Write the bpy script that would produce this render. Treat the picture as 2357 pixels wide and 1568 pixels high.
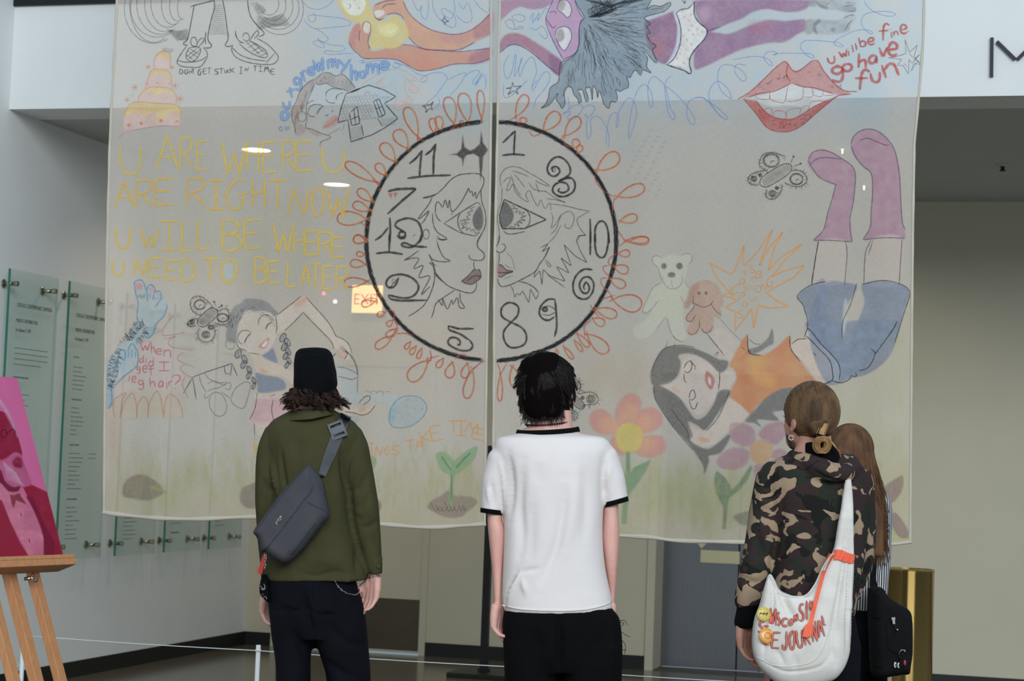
import bpy, bmesh, math, random
import numpy as np
from mathutils import Vector, Matrix
for o in list(bpy.data.objects): bpy.data.objects.remove(o, do_unlink=True)
S_ = bpy.context.scene
COL = S_.collection
random.seed(7); RNG = np.random.default_rng(7)

# ------------------------------------------------------------------ camera (solved from the room's vanishing points)
IW, IH, FPX, EYE = 2357, 1568, 4583.0, 1.42
Yv = np.array([1252., 341., FPX]); Yv /= np.linalg.norm(Yv)
Xv = np.array([16700., 323., -FPX]); Xv -= Xv.dot(Yv)*Yv; Xv /= np.linalg.norm(Xv)
Zv = np.cross(Xv, Yv)
ROT = np.array([Xv, Yv, Zv]); CAM = np.array([0., 0., EYE])
def ray(x, y): return ROT @ np.array([x-IW/2, y-IH/2, FPX])
def onX(x, y, v): d = ray(x, y); return CAM + (v-CAM[0])/d[0]*d
def onY(x, y, v): d = ray(x, y); return CAM + (v-CAM[1])/d[1]*d
def onZ(x, y, v): d = ray(x, y); return CAM + (v-CAM[2])/d[2]*d
cd = bpy.data.cameras.new('camera'); cam = bpy.data.objects.new('camera', cd); COL.objects.link(cam)
cd.sensor_width = 36; cd.lens = 36*FPX/IW; cd.clip_end = 200
m3 = Matrix([[ROT[i][0], -ROT[i][1], -ROT[i][2]] for i in range(3)])
cam.matrix_world = Matrix.Translation(CAM) @ m3.to_4x4()
cd.dof.use_dof = True; cd.dof.focus_distance = 7.4; cd.dof.aperture_fstop = 6.3
S_.camera = cam
# ------------------------------------------------------------------ light: daylight of a glazed hall behind the camera
w = bpy.data.worlds.new('sky'); S_.world = w; w.use_nodes = True
w.node_tree.nodes['Background'].inputs[0].default_value = (0.66, 0.85, 1.0, 1)
w.node_tree.nodes['Background'].inputs[1].default_value = 0.6
def area_light(name, loc, target, sx, sy, power, col):
    l = bpy.data.lights.new(name, 'AREA'); l.shape = 'RECTANGLE'; l.size = sx; l.size_y = sy; l.energy = power; l.color = col
    o = bpy.data.objects.new(name, l); COL.objects.link(o); o.location = loc
    o.rotation_euler = (Vector(target)-Vector(loc)).to_track_quat('-Z', 'Y').to_euler(); return o
area_light('window_daylight', (7.0, -12.5, 9.5), (-3.0, 9.5, 2.2), 14, 8, 3650, (0.89, 0.965, 1.0))
S_.view_settings.view_transform = 'Standard'; S_.view_settings.look = 'None'
S_.view_settings.exposure = 0.0; S_.view_settings.gamma = 1.0; S_.view_settings.use_curve_mapping = False
S_.cycles.transparent_max_bounces = 24

# ------------------------------------------------------------------ helpers
def lin(c): 
    c = np.asarray(c, float)/255.0
    return np.where(c <= .04045, c/12.92, ((c+.055)/1.055)**2.4)
def link(o, parent=None):
    COL.objects.link(o)
    if parent is not None: o.parent = parent
    return o
def tag(o, label=None, cat=None, group=None, kind=None):
    if label: o['label'] = label
    if cat: o['category'] = cat
    if group: o['group'] = group
    if kind: o['kind'] = kind
    return o
def empty(name, loc=(0, 0, 0), rz=0, label=None, cat=None, group=None):
    o = bpy.data.objects.new(name, None); COL.objects.link(o); o.location = loc; o.rotation_euler = (0, 0, rz); o.empty_display_size = .1
    return tag(o, label, cat, group)
def mesh(name, verts, faces, mat, parent=None, smooth=False):
    me = bpy.data.meshes.new(name); me.from_pydata([tuple(v) for v in verts], [], [tuple(f) for f in faces]); me.update()
    if smooth: me.polygons.foreach_set('use_smooth', [True]*len(me.polygons))
    if mat: me.materials.append(mat)
    return link(bpy.data.objects.new(name, me), parent)
class MB:
    def __init__(s): s.v = []; s.f = []
    def add(s, v, f):
        n = len(s.v); s.v += [tuple(p) for p in v]; s.f += [tuple(i+n for i in q) for q in f]; return s
    def box(s, x0, y0, z0, x1, y1, z1, M=None):
        v = [(x, y, z) for z in (z0, z1) for y in (y0, y1) for x in (x0, x1)]
        if M is not None: v = [tuple(M @ Vector(p)) for p in v]
        return s.add(v, [(0, 2, 3, 1), (4, 5, 7, 6), (0, 1, 5, 4), (2, 6, 7, 3), (0, 4, 6, 2), (1, 3, 7, 5)])
    def tube(s, pts, r, n=8, cap=True, up=None):
        pts = [Vector(p) for p in pts]; rr = r if hasattr(r, '__len__') else [r]*len(pts)
        rings = []; nrm = None
        for i, p in enumerate(pts):
            t = (pts[min(i+1, len(pts)-1)]-pts[max(i-1, 0)]).normalized()
            if nrm is None:
                a = Vector((0, 0, 1)) if abs(t.z) < .9 else Vector((1, 0, 0)); nrm = t.cross(a).normalized()
            nrm = (nrm-t*nrm.dot(t)).normalized(); b = t.cross(nrm)
            rings.append([p+(nrm*math.cos(2*math.pi*k/n)+b*math.sin(2*math.pi*k/n))*rr[i] for k in range(n)])
        v = [q for R in rings for q in R]; f = []
        for i in range(len(pts)-1):
            for k in range(n): f.append((i*n+k, i*n+(k+1) % n, (i+1)*n+(k+1) % n, (i+1)*n+k))
        if cap: f.append(tuple(range(n-1, -1, -1))); f.append(tuple((len(pts)-1)*n+k for k in range(n)))
        return s.add(v, f)
    def lathe(s, prof, c=(0, 0, 0), n=24, M=None):
        v = []; f = []
        for r, z in prof:
            for k in range(n):
                p = Vector((r*math.cos(2*math.pi*k/n), r*math.sin(2*math.pi*k/n), z))
                if M is not None: p = M @ p
                v.append(p+Vector(c))
        for i in range(len(prof)-1):
            for k in range(n): f.append((i*n+k, i*n+(k+1) % n, (i+1)*n+(k+1) % n, (i+1)*n+k))
        f.append(tuple(range(n-1, -1, -1))); f.append(tuple((len(prof)-1)*n+k for k in range(n)))
        return s.add(v, f)
    def build(s, name, mat, parent=None, smooth=False): return mesh(name, s.v, s.f, mat, parent, smooth)
def bevel(o, w, seg=2):
    m = o.modifiers.new('b', 'BEVEL'); m.width = w; m.segments = seg; m.limit_method = 'ANGLE'; return o
def catmull(P, step=None, closed=False, sub=6):
    P = np.asarray(P, float)
    if len(P) < 3: return P
    if closed: Q = np.vstack([P[-1], P, P[0], P[1]])
    else: Q = np.vstack([2*P[0]-P[1], P, 2*P[-1]-P[-2]])
    out = []
    t = np.linspace(0, 1, sub, endpoint=False)[:, None]
    for i in range(1, len(Q)-2):
        a, b, c, d = Q[i-1], Q[i], Q[i+1], Q[i+2]
        out.append(.5*((2*b)+(-a+c)*t+(2*a-5*b+4*c-d)*t**2+(-a+3*b-3*c+d)*t**3))
    out = np.vstack(out)
    if not closed: out = np.vstack([out, P[-1]])
    return out
def resample(P, step):
    P = np.asarray(P, float); d = np.r_[0, np.cumsum(np.linalg.norm(np.diff(P, axis=0), axis=1))]
    if d[-1] < 1e-9: return P[:1]
    n = max(1, int(math.ceil(d[-1]/step))); t = np.linspace(0, d[-1], n+1)
    return np.stack([np.interp(t, d, P[:, k]) for k in range(P.shape[1])], 1)
_tab = RNG.random((64, 64))
def vnoise(x, y):
    x = np.asarray(x, float); y = np.asarray(y, float)
    xi = np.floor(x).astype(int); yi = np.floor(y).astype(int); fx = x-xi; fy = y-yi
    fx = fx*fx*(3-2*fx); fy = fy*fy*(3-2*fy); g = lambda a, b: _tab[a % 64, b % 64]
    return (g(xi, yi)*(1-fx)+g(xi+1, yi)*fx)*(1-fy)+(g(xi, yi+1)*(1-fx)+g(xi+1, yi+1)*fx)*fy

# ------------------------------------------------------------------ materials
def mat(name, col, rough=.6, metal=0, spec=.5, bump=0, bscale=60, var=0, vscale=8, emit=None, estr=0, stretch=(1, 1, 1), sheen=0, trans=0, ior=1.45, alpha=1, col2=None):
    m = bpy.data.materials.new(name); m.use_nodes = True; nt = m.node_tree; b = nt.nodes['Principled BSDF']
    c = tuple(lin(col))+(1,)
    b.inputs['Base Color'].default_value = c; b.inputs['Roughness'].default_value = rough; b.inputs['Metallic'].default_value = metal
    b.inputs['Specular IOR Level'].default_value = spec; b.inputs['IOR'].default_value = ior
    b.inputs['Transmission Weight'].default_value = trans; b.inputs['Alpha'].default_value = alpha
    if sheen: b.inputs['Sheen Weight'].default_value = sheen
    if emit is not None: b.inputs['Emission Color'].default_value = tuple(lin(emit))+(1,); b.inputs['Emission Strength'].default_value = estr
    if var or bump:
        tc = nt.nodes.new('ShaderNodeTexCoord'); mp = nt.nodes.new('ShaderNodeMapping'); mp.inputs['Scale'].default_value = stretch
        nt.links.new(tc.outputs['Object'], mp.inputs['Vector'])
    if var:
        n = nt.nodes.new('ShaderNodeTexNoise'); n.inputs['Scale'].default_value = vscale; n.inputs['Detail'].default_value = 5
        nt.links.new(mp.outputs[0], n.inputs['Vector'])
        r = nt.nodes.new('ShaderNodeValToRGB'); r.color_ramp.elements[0].position = .3; r.color_ramp.elements[1].position = .7
        ca = np.array(c[:3]); cb = lin(col2) if col2 is not None else np.clip(ca*(1+var), 0, 1)
        r.color_ramp.elements[0].color = tuple(ca*(1-var) if col2 is None else ca)+(1,); r.color_ramp.elements[1].color = tuple(cb)+(1,)
        nt.links.new(n.outputs['Fac'], r.inputs[0]); nt.links.new(r.outputs[0], b.inputs['Base Color'])
    if bump:
        n2 = nt.nodes.new('ShaderNodeTexNoise'); n2.inputs['Scale'].default_value = bscale; n2.inputs['Detail'].default_value = 4
        nt.links.new(mp.outputs[0], n2.inputs['Vector']); bp = nt.nodes.new('ShaderNodeBump'); bp.inputs['Strength'].default_value = bump; bp.inputs['Distance'].default_value = .005
        nt.links.new(n2.outputs['Fac'], bp.inputs['Height']); nt.links.new(bp.outputs[0], b.inputs['Normal'])
    return m
M = {}
M['wall'] = mat('painted_wall', (228, 228, 227), .75, var=.02, vscale=2, bump=.05, bscale=90)
M['wall_back'] = mat('cream_wall', (198, 191, 170), .75, var=.02, vscale=2, bump=.05, bscale=90)
M['soffit'] = mat('soffit_paint', (186, 187, 186), .8, var=.02, vscale=3)
M['black'] = mat('black_rubber', (22, 22, 21), .5)
M['blackpaint'] = mat('black_powder_coat', (14, 14, 14), .45)
M['floor'] = mat('polished_terrazzo', (98, 92, 80), .16, spec=.5, var=.12, vscale=140)
M['steel'] = mat('brushed_steel', (128, 128, 132), .32, metal=.85, var=.06, vscale=4, stretch=(40, 40, 1))
M['bronze'] = mat('bronze_kickplate', (92, 82, 70), .35, metal=.6, var=.06, vscale=10)
M['nickel'] = mat('nickel', (188, 180, 165), .22, metal=1)
M['brass'] = mat('polished_brass', (168, 140, 86), .14, metal=1, var=.08, vscale=3, stretch=(1, 1, .15))
M['dark'] = mat('dark_void', (26, 25, 24), .8)
M['letter'] = mat('letter_vinyl', (24, 25, 32), .5)
M['white_metal'] = mat('white_powder_coat', (226, 226, 226), .4)
M['wood'] = mat('oiled_beech', (190, 132, 88), .45, var=.12, vscale=9, stretch=(14, 14, 1), bump=.04, bscale=60)
M['glassedge'] = mat('glass_edge', (38, 112, 92), .25, spec=.6)
M['print'] = mat('print_ink', (58, 58, 60), .8)
M['lens'] = mat('lamp_lens', (255, 240, 210), .4, emit=(255, 236, 196), estr=9)
def glass_mat(name, tint, alpha):
    m = bpy.data.materials.new(name); m.use_nodes = True; nt = m.node_tree; nt.nodes.clear()
    o = nt.nodes.new('ShaderNodeOutputMaterial'); t = nt.nodes.new('ShaderNodeBsdfTransparent'); g = nt.nodes.new('ShaderNodeBsdfGlossy')
    t.inputs[0].default_value = tuple(tint)+(1,); g.inputs['Roughness'].default_value = .03
    lw = nt.nodes.new('ShaderNodeLayerWeight'); lw.inputs[0].default_value = .5; pw = nt.nodes.new('ShaderNodeMath'); pw.operation = 'POWER'; pw.inputs[1].default_value = 5; nt.links.new(lw.outputs['Facing'], pw.inputs[0]); fr = nt.nodes.new('ShaderNodeMapRange'); fr.inputs[3].default_value = .03; fr.inputs[4].default_value = .6; nt.links.new(pw.outputs[0], fr.inputs[0])
    mx = nt.nodes.new('ShaderNodeMixShader'); nt.links.new(fr.outputs[0], mx.inputs[0]); nt.links.new(t.outputs[0], mx.inputs[1]); nt.links.new(g.outputs[0], mx.inputs[2]); nt.links.new(mx.outputs[0], o.inputs[0])
    return m
M['glass'] = glass_mat('sheet_glass', (.93, .97, .955), 1)

# ------------------------------------------------------------------ the room
XL, YF, YB, ZS = -5.98, 10.40, 14.31, 3.42
XR, YN, ZT = 7.0, -7.0, 9.0
def struct(name, mb, m, parent=None):
    o = mb.build(name, M[m] if isinstance(m, str) else m, parent)
    if parent is None: tag(o, kind='structure')
    return o
struct('floor', MB().box(XL-.3, YN, -.2, XR, YB+.6, 0), 'floor')
struct('wall_left', MB().box(XL-.3, YN, 0, XL, YB+.3, ZT), 'wall')
ztop = onY(150, 12, YF)[2]
struct('wall_upper', MB().box(XL, YF, ZS, XR, YF+.35, ztop), 'wall')
cap = struct('trim_1', MB().box(XL, YF-.02, ztop, XR, YF+.38, ztop+.14), 'blackpaint')
struct('ceiling', MB().box(XL, YF+.35, ZS+.001, XR, YB+.3, ZS+.2), 'soffit')
# back wall is split around two doorways
dx0, dx1 = onY(640, 1400, YB)[0], onY(966, 1440, YB)[0]
ex0 = onY(1507, 1400, YB)[0]; ex1 = ex0+1.22; dh = 2.16
wb = MB()
for a, b, z0, z1 in ((XL, dx0-.05, 0, ZS), (dx0-.05, dx1+.05, dh+.05, ZS), (dx1+.05, ex0-.06, 0, ZS), (ex0-.06, ex1+.06, dh+.06, ZS), (ex1+.06, XR, 0, ZS)):
    wb.box(a, YB, z0, b, YB+.3, z1)
struct('wall_back', wb, 'wall_back')
bb = MB()
for a, b in ((XL, dx0-.05), (dx1+.05, ex0-.06), (ex1+.06, XR)): bb.box(a, YB-.012, 0, b, YB, .1)
struct('baseboard_back', bb, 'black')
struct('baseboard_left', MB().box(XL, YN, 0, XL+.012, YB-.012, .1), 'black')
tr = MB()
for a, b in ((dx0-.05, dx0), (dx1, dx1+.05)): tr.box(a, YB-.008, 0, b, YB+.05, dh)
tr.box(dx0-.05, YB-.008, dh, dx1+.05, YB+.05, dh+.05); struct('trim_2', tr, 'wall_back')
tr = MB()
for a, b in ((ex0-.06, ex0), (ex1, ex1+.06)): tr.box(a, YB-.02, 0, b, YB+.36, dh)
tr.box(ex0-.06, YB-.02, dh, ex1+.06, YB+.36, dh+.06); struct('trim_3', tr, 'wall_back')
d1 = empty('door_1', ((dx0+dx1)/2, YB+.006, 0)); tag(d1, kind='structure')
hw = (dx1-dx0)/2
MB().box(-hw, 0, .01, hw, .045, dh).build('leaf', M['wall_back'], d1)
zk = onY(900, 1378, YB)[2]
MB().box(-hw+.01, -.004, .03, hw-.01, 0, zk).build('kick_plate', M['bronze'], d1)
hd = MB().tube([(-hw+.1, -.05, 1.02), (-hw+.22, -.05, 1.02)], .011).tube([(-hw+.1, -.05, 1.02), (-hw+.1, 0, 1.02)], .011).build('handle', M['nickel'], d1, True)
d2 = empty('door_2', ((ex0+ex1)/2, YB+.28, 0)); tag(d2, kind='structure')
hw2 = (ex1-ex0)/2; gx = onY(1698, 1400, YB+.28)[0]-(ex0+ex1)/2
MB().box(-hw2, 0, .01, gx-.006, .04, dh).build('leaf', M['steel'], d2)
MB().box(gx+.006, 0, .01, hw2, .04, dh).build('leaf', M['steel'], d2)
MB().box(gx-.006, .02, .01, gx+.006, .05, dh).build('gap', M['dark'], d2)
MB().box(-hw2, -.28, 0, hw2, 0, .006).build('sill', M['bronze'], d2)
# cream notice and arrow on the steel door
def door_px(x, y): p = onY(x, y, YB+.275); return (p[0]-(ex0+ex1)/2, p[2])
ns = empty('door_notice', ((ex0+ex1)/2, YB+.28, 0), 0, 'cream rectangular notice with arrow stuck on the grey steel door', 'notice')
M['cream'] = mat('cream_card', (206, 196, 160), .7)
a = door_px(1613, 1266); b = door_px(1702, 1299); MB().box(a[0], -.006, b[1], b[0], -.001, a[1]).build('card', M['cream'], ns)
q = [door_px(1604, 1249), door_px(1628, 1249), door_px(1615, 1263)]
mesh('arrow', [(x, yy, z) for yy in (-.006, -.001) for x, z in q], [(0, 2, 1), (3, 4, 5), (0, 1, 4, 3), (1, 2, 5, 4), (2, 0, 3, 5)], M['cream'], ns)
# museum letter on the upper wall
lm = empty('sign_letter', (onY(2284, 130, YF)[0], YF, onY(2284, 177, YF)[2]), 0, 'large black bar letter M fixed on the pale upper wall', 'sign')
ox, oz = lm.location.x, lm.location.z
def bar(p, q, wd):
    a = onY(*p, YF); b = onY(*q, YF); a = Vector((a[0]-ox, 0, a[2]-oz)); b = Vector((b[0]-ox, 0, b[2]-oz)); d = (b-a).normalized(); n = Vector((-d.z, 0, d.x))*wd/2
    v = [a+n, a-n, b-n, b+n]; v = [p+Vector((0, -.004, 0)) for p in v]+[p+Vector((0, -.02, 0)) for p in v]
    mesh('bar', v, [(0, 1, 2, 3), (7, 6, 5, 4), (0, 4, 5, 1), (1, 5, 6, 2), (2, 6, 7, 3), (3, 7, 4, 0)], M['letter'], lm)
bar((2283.5, 88), (2282.5, 178), .017); bar((2295, 97), (2337, 138), .017); bar((2342, 138), (2384, 97), .017); bar((2395, 88), (2394, 178), .017)
# sprinkler head
p = onZ(2308, 380, ZS); sp = empty('sprinkler', (p[0], p[1], ZS), 0, 'small dark sprinkler head in the grey ceiling beside the right banner', 'sprinkler')
MB().lathe([(.045, 0), (.045, -.006), (.03, -.01)], n=20).build('plate', M['soffit'], sp); MB().lathe([(.012, -.01), (.012, -.03), (.02, -.034), (.02, -.037)], n=12).build('nozzle', M['dark'], sp)
# recessed ceiling lights of the passage
lights = [((590, 342), .115, 'round recessed ceiling light nearer the hall, glowing through the left banner'), ((775, 422), .115, 'round recessed ceiling light nearer the back wall, glowing through the left banner')]
for i, (px, r, lab) in enumerate(lights):
    p = onZ(*px, ZS); e = empty('downlight', (p[0], p[1], ZS), 0, lab, 'light', 'recessed lights of the passage ceiling')
    MB().lathe([(r, 0), (r, -.008), (r-.02, -.012), (r-.02, 0)], n=32).build('trim_ring', M['white_metal'], e)
    MB().lathe([(r-.025, -.004), (r-.025, -.006)], n=32).build('lens', M['lens'], e)
    l = bpy.data.lights.new('downlight_lamp', 'SPOT'); l.energy = 34; l.spot_size = 2.4; l.spot_blend = .8; l.shadow_soft_size = .1; l.color = (1, .86, .62)
    lo = bpy.data.objects.new('downlight_lamp', l); link(lo, e); lo.location = (0, 0, -.03)
for i, (px, lab) in enumerate((((1939, 341), 'tiny glowing ceiling spot beside the left pink sock drawing'), ((1989, 426), 'tiny glowing ceiling spot between the two pink sock drawings'))):
    p = onZ(*px, ZS); e = empty('spotlight', (p[0], p[1], ZS), 0, lab, 'light', 'small ceiling spots')
    MB().lathe([(.014, 0), (.014, -.006)], n=16).build('rim', M['white_metal'], e); MB().lathe([(.0045, -.006), (.0045, -.03), (.002, -.033)], n=10).build('bulb', M['lens'], e)
    l = bpy.data.lights.new('spotlight_lamp', 'SPOT'); l.energy = 10; l.spot_size = 2.3; l.spot_blend = .9; l.shadow_soft_size = .08; l.color = (1, .88, .6)
    lo = bpy.data.objects.new('spotlight_lamp', l); link(lo, e); lo.location = (0, 0, -.05)

# ------------------------------------------------------------------ the two hanging cloth banners
YBN = 9.0
PXM = 2.02e-3
def rays(P):
    P = np.asarray(P, float).reshape(-1, 2); d = np.c_[P[:, 0]-IW/2, P[:, 1]-IH/2, np.full(len(P), FPX)]; return d @ ROT.T
def disp(X, Z):
    k = np.clip((4.2-Z)/3.0, 0.15, 1)
    return k*(.016*np.sin(X*5.1+.7+.25*Z)+.010*np.sin(X*11.3+2.0-.5*Z)+.006*np.sin(X*23+Z*1.3))+.006*np.sin(Z*2.1+X)
def bmap(P, off=0.0):
    d = rays(P); t = YBN/d[:, 1]; q = CAM+d*t[:, None]
    q[:, 1] = YBN+disp(q[:, 0], q[:, 2])-off; return q
def pigment_mat(name, scale, lo, hi, rough=.9):
    m = bpy.data.materials.new(name); m.use_nodes = True; nt = m.node_tree; b = nt.nodes['Principled BSDF']
    at = nt.nodes.new('ShaderNodeVertexColor'); at.layer_name = 'Col'
    tc = nt.nodes.new('ShaderNodeTexCoord')
    outs = []
    for sc in ((scale, 1, scale*.12), (scale*.12, 1, scale)):
        mp = nt.nodes.new('ShaderNodeMapping'); mp.inputs['Scale'].default_value = sc; n = nt.nodes.new('ShaderNodeTexNoise'); n.inputs['Scale'].default_value = 1; n.inputs['Detail'].default_value = 1
        nt.links.new(tc.outputs['Object'], mp.inputs[0]); nt.links.new(mp.outputs[0], n.inputs['Vector']); outs.append(n)
    ad = nt.nodes.new('ShaderNodeMath'); ad.operation = 'ADD'; nt.links.new(outs[0].outputs['Fac'], ad.inputs[0]); nt.links.new(outs[1].outputs['Fac'], ad.inputs[1])
    mr = nt.nodes.new('ShaderNodeMapRange'); mr.inputs[1].default_value = .7; mr.inputs[2].default_value = 1.3; mr.inputs[3].default_value = lo; mr.inputs[4].default_value = hi
    nt.links.new(ad.outputs[0], mr.inputs[0])
    mu = nt.nodes.new('ShaderNodeMath'); mu.operation = 'MULTIPLY'; nt.links.new(mr.outputs[0], mu.inputs[0]); nt.links.new(at.outputs['Alpha'], mu.inputs[1])
    nt.links.new(at.outputs['Color'], b.inputs['Base Color']); nt.links.new(mu.outputs[0], b.inputs['Alpha']); b.inputs['Roughness'].default_value = rough; b.inputs['Specular IOR Level'].default_value = .1
    return m
M['pigment'] = pigment_mat('pencil_and_pastel', 420, .55, 1.0)
M['paint'] = pigment_mat('painted_print', 60, .9, 1.0)
def cloth_mat(name, transp):
    m = bpy.data.materials.new(name); m.use_nodes = True; nt = m.node_tree; nt.nodes.clear(); L = nt.links.new
    o = nt.nodes.new('ShaderNodeOutputMaterial'); d = nt.nodes.new('ShaderNodeBsdfDiffuse'); tl = nt.nodes.new('ShaderNodeBsdfTranslucent'); tr = nt.nodes.new('ShaderNodeBsdfTransparent')
    at = nt.nodes.new('ShaderNodeVertexColor'); at.layer_name = 'Col'
    tc = nt.nodes.new('ShaderNodeTexCoord'); fs = []
    for sc in ((500, 1, 30), (30, 1, 500)):
        mp = nt.nodes.new('ShaderNodeMapping'); mp.inputs['Scale'].default_value = sc; n = nt.nodes.new('ShaderNodeTexNoise'); n.inputs['Scale'].default_value = 1; n.inputs['Detail'].default_value = 2
        L(tc.outputs['Object'], mp.inputs[0]); L(mp.outputs[0], n.inputs['Vector']); fs.append(n)
    ad = nt.nodes.new('ShaderNodeMath'); L(fs[0].outputs['Fac'], ad.inputs[0]); L(fs[1].outputs['Fac'], ad.inputs[1])
    mr = nt.nodes.new('ShaderNodeMapRange'); mr.inputs[1].default_value = .7; mr.inputs[2].default_value = 1.3; mr.inputs[3].default_value = transp-.06; mr.inputs[4].default_value = transp+.06; L(ad.outputs[0], mr.inputs[0])
    m1 = nt.nodes.new('ShaderNodeMixShader'); m1.inputs[0].default_value = .25; L(d.outputs[0], m1.inputs[1]); L(tl.outputs[0], m1.inputs[2])
    m2 = nt.nodes.new('ShaderNodeMixShader'); L(mr.outputs[0], m2.inputs[0]); L(m1.outputs[0], m2.inputs[1]); L(tr.outputs[0], m2.inputs[2])
    L(at.outputs['Color'], d.inputs[0]); L(at.outputs['Color'], tl.inputs[0]); L(m2.outputs[0], o.inputs[0]); return m
M['cloth'] = cloth_mat('sheer_cotton', .34); M['hem'] = cloth_mat('folded_hem_cotton', .1)
def setcol(me, C):
    a = me.color_attributes.new('Col', 'FLOAT_COLOR', 'POINT'); a.data.foreach_set('color', np.asarray(C, np.float32).ravel())
def wash(P):   # pastel stains rubbed into the cloth: blue sky, peach middle, green-yellow meadow
    x, y = P[:, 0], P[:, 1]; base = np.tile(lin((231, 219, 207)), (len(P), 1))
    def mixin(col, a): 
        a = np.clip(a, 0, 1)[:, None]; base[:] = base*(1-a)+lin(col)*a
    n1 = vnoise(x/90, y/90); n2 = vnoise(x/35+9, y/60+4); n3 = vnoise(x/14, y/60)
    sky = np.clip((x-650)/120, 0, 1)*np.clip((330-y+60*n1)/160, 0, 1); mixin((196, 216, 232), sky*(.25+.5*n2))
    mixin((176, 214, 214), sky*np.clip(n1-.55, 0, 1)*.8)
    mixin((232, 206, 190), np.clip((y-560)/200, 0, 1)*np.clip((1000-y)/150, 0, 1)*np.clip((1250-x)/200, 0, 1)*(.15+.5*n1*n2))
    mixin((228, 190, 158), np.exp(-(((x-1410)/110)**2+((y-870)/70)**2))*.35*(.5+n2))
    mixin((224, 178, 150), np.exp(-(((x-262)/18)**2+((y-1000)/90)**2))*.6)
    mixin((226, 214, 150), np.exp(-(((x-560)/220)**2+((y-560)/90)**2))*.22)
    g = np.clip((y-(1075-75*n3-30*n2))/90, 0, 1); mixin((212, 192, 148), g*(.35+.3*n2))
    mixin((188, 188, 118), np.clip((y-1040)/110, 0, 1)*np.clip(n3+n1-1.0, 0, 1)*.8)
    mixin((210, 200, 156), np.clip((x-1840)/140, 0, 1)*np.clip((y-640-.6*(2100-x))/120, 0, 1)*(.25+.4*n2))
    mixin((206, 192, 100), np.clip((x-1840)/140, 0, 1)*np.clip((y-760)/120, 0, 1)*np.clip(n1*n2*2-.7, 0, 1)*.6)
    mixin((190, 200, 140), np.exp(-(((x-1600)/200)**2+((y-1130)/60)**2))*.35)
    return np.c_[base, np.ones(len(P))]
def edge(pts, ys):
    p = np.array(pts, float); return np.interp(ys, p[:, 1], p[:, 0])
def banner(label, le, re, bot, nx, y0=-420):
    root = empty('banner', (0, 0, 0), 0, label, 'banner', 'hand-drawn cloth banners')
    le = [(le[0][0]+(le[0][0]-le[1][0])*.5, y0)]+le; re = [(re[0][0]+6, y0)]+re
    bx = np.array(bot, float); ny = 330
    s = np.linspace(0, 1, nx); P = []
    for j in range(ny):
        t = j/(ny-1)
        yb = np.interp(le[-1][0]+(re[-1][0]-le[-1][0])*s, bx[:, 0], bx[:, 1]); y = y0+(yb-y0)*t
        P.append(np.c_[edge(le, y)+(edge(re, y)-edge(le, y))*s, y])
    P = np.vstack(P); V = bmap(P); idx = np.arange(nx*ny).reshape(ny, nx)
    F = np.stack([idx[:-1, :-1], idx[1:, :-1], idx[1:, 1:], idx[:-1, 1:]], -1).reshape(-1, 4)
    o = mesh('cloth', V, F, M['cloth'], root, True); setcol(o.data, wash(P))
    # hems: narrow doubled strips along both sides and the bottom, as thin folded tubes
    def strip(cl, wd, name):
        cl = resample(catmull(cl), 12); t = np.gradient(cl, axis=0); n = np.c_[-t[:, 1], t[:, 0]]; n /= np.linalg.norm(n, axis=1)[:, None]+1e-9
        wv = wd*(1+.18*np.sin(np.arange(len(cl))*.7))[:, None]/2
        rows = [bmap(cl+n*wv*k, off) for k, off in ((-1, .0015), (-.6, .006), (.6, .006), (1, .0015), (.6, -.004), (-.6, -.004))]
        v = np.stack(rows, 1).reshape(-1, 3); f = []
        for i in range(len(cl)-1):
            for k in range(6): f.append((i*6+k, i*6+(k+1) % 6, (i+1)*6+(k+1) % 6, (i+1)*6+k))
        h = mesh(name, v, f, M['hem'], root, True); setcol(h.data, np.tile(np.r_[lin((226, 216, 202)), 1], (len(v), 1)))
    ys = np.linspace(y0, 1, 8).tolist()+np.linspace(40, le[-1][1]-4, 30).tolist()
    strip(np.c_[edge(le, ys)+3, ys], 6, 'side_hem')
    ys = np.linspace(y0, 1, 8).tolist()+np.linspace(40, re[-1][1]-4, 30).tolist()
    strip(np.c_[edge(re, ys)-3, ys], 6, 'side_hem')
    strip(np.array(bot, float)-np.array([0, 4.0]), 9, 'bottom_hem')
    a = bmap(np.array([[le[0][0]-2, y0+6]]))[0]; b = bmap(np.array([[re[0][0]+2, y0+6]]))[0]
    MB().tube([a, b], .018, 10).build('hanging_rod', M['white_metal'], root, True)
    return root
BL = banner('left sheer cloth banner with yellow crayon words and half a clock', [(267, 0), (262, 100), (254, 240), (250, 330), (246, 500), (243, 700), (240, 950), (237, 1183)],
            [(1134, 0), (1133, 240), (1130, 420), (1126, 600), (1122, 800), (1120, 1000), (1119, 1214)],
            [(237, 1183), (270, 1188), (340, 1195), (450, 1199), (590, 1194), (720, 1199), (876, 1210), (979, 1218), (1070, 1214), (1119, 1210)], 260)
BR = banner('right sheer cloth banner with red lips, purple woman and half a clock', [(1148, 0), (1145, 100), (1143, 240), (1139, 400), (1135, 560), (1133, 700), (1133, 870), (1131, 1222)],
            [(2130, 0), (2128, 100), (2120, 200), (2112, 290), (2108, 330), (2104, 560), (2100, 1000), (2098, 1251)],
            [(1131, 1222), (1280, 1230), (1430, 1237), (1500, 1241), (1560, 1249), (1690, 1252), (1850, 1256), (2040, 1257), (2098, 1251)], 280)

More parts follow.
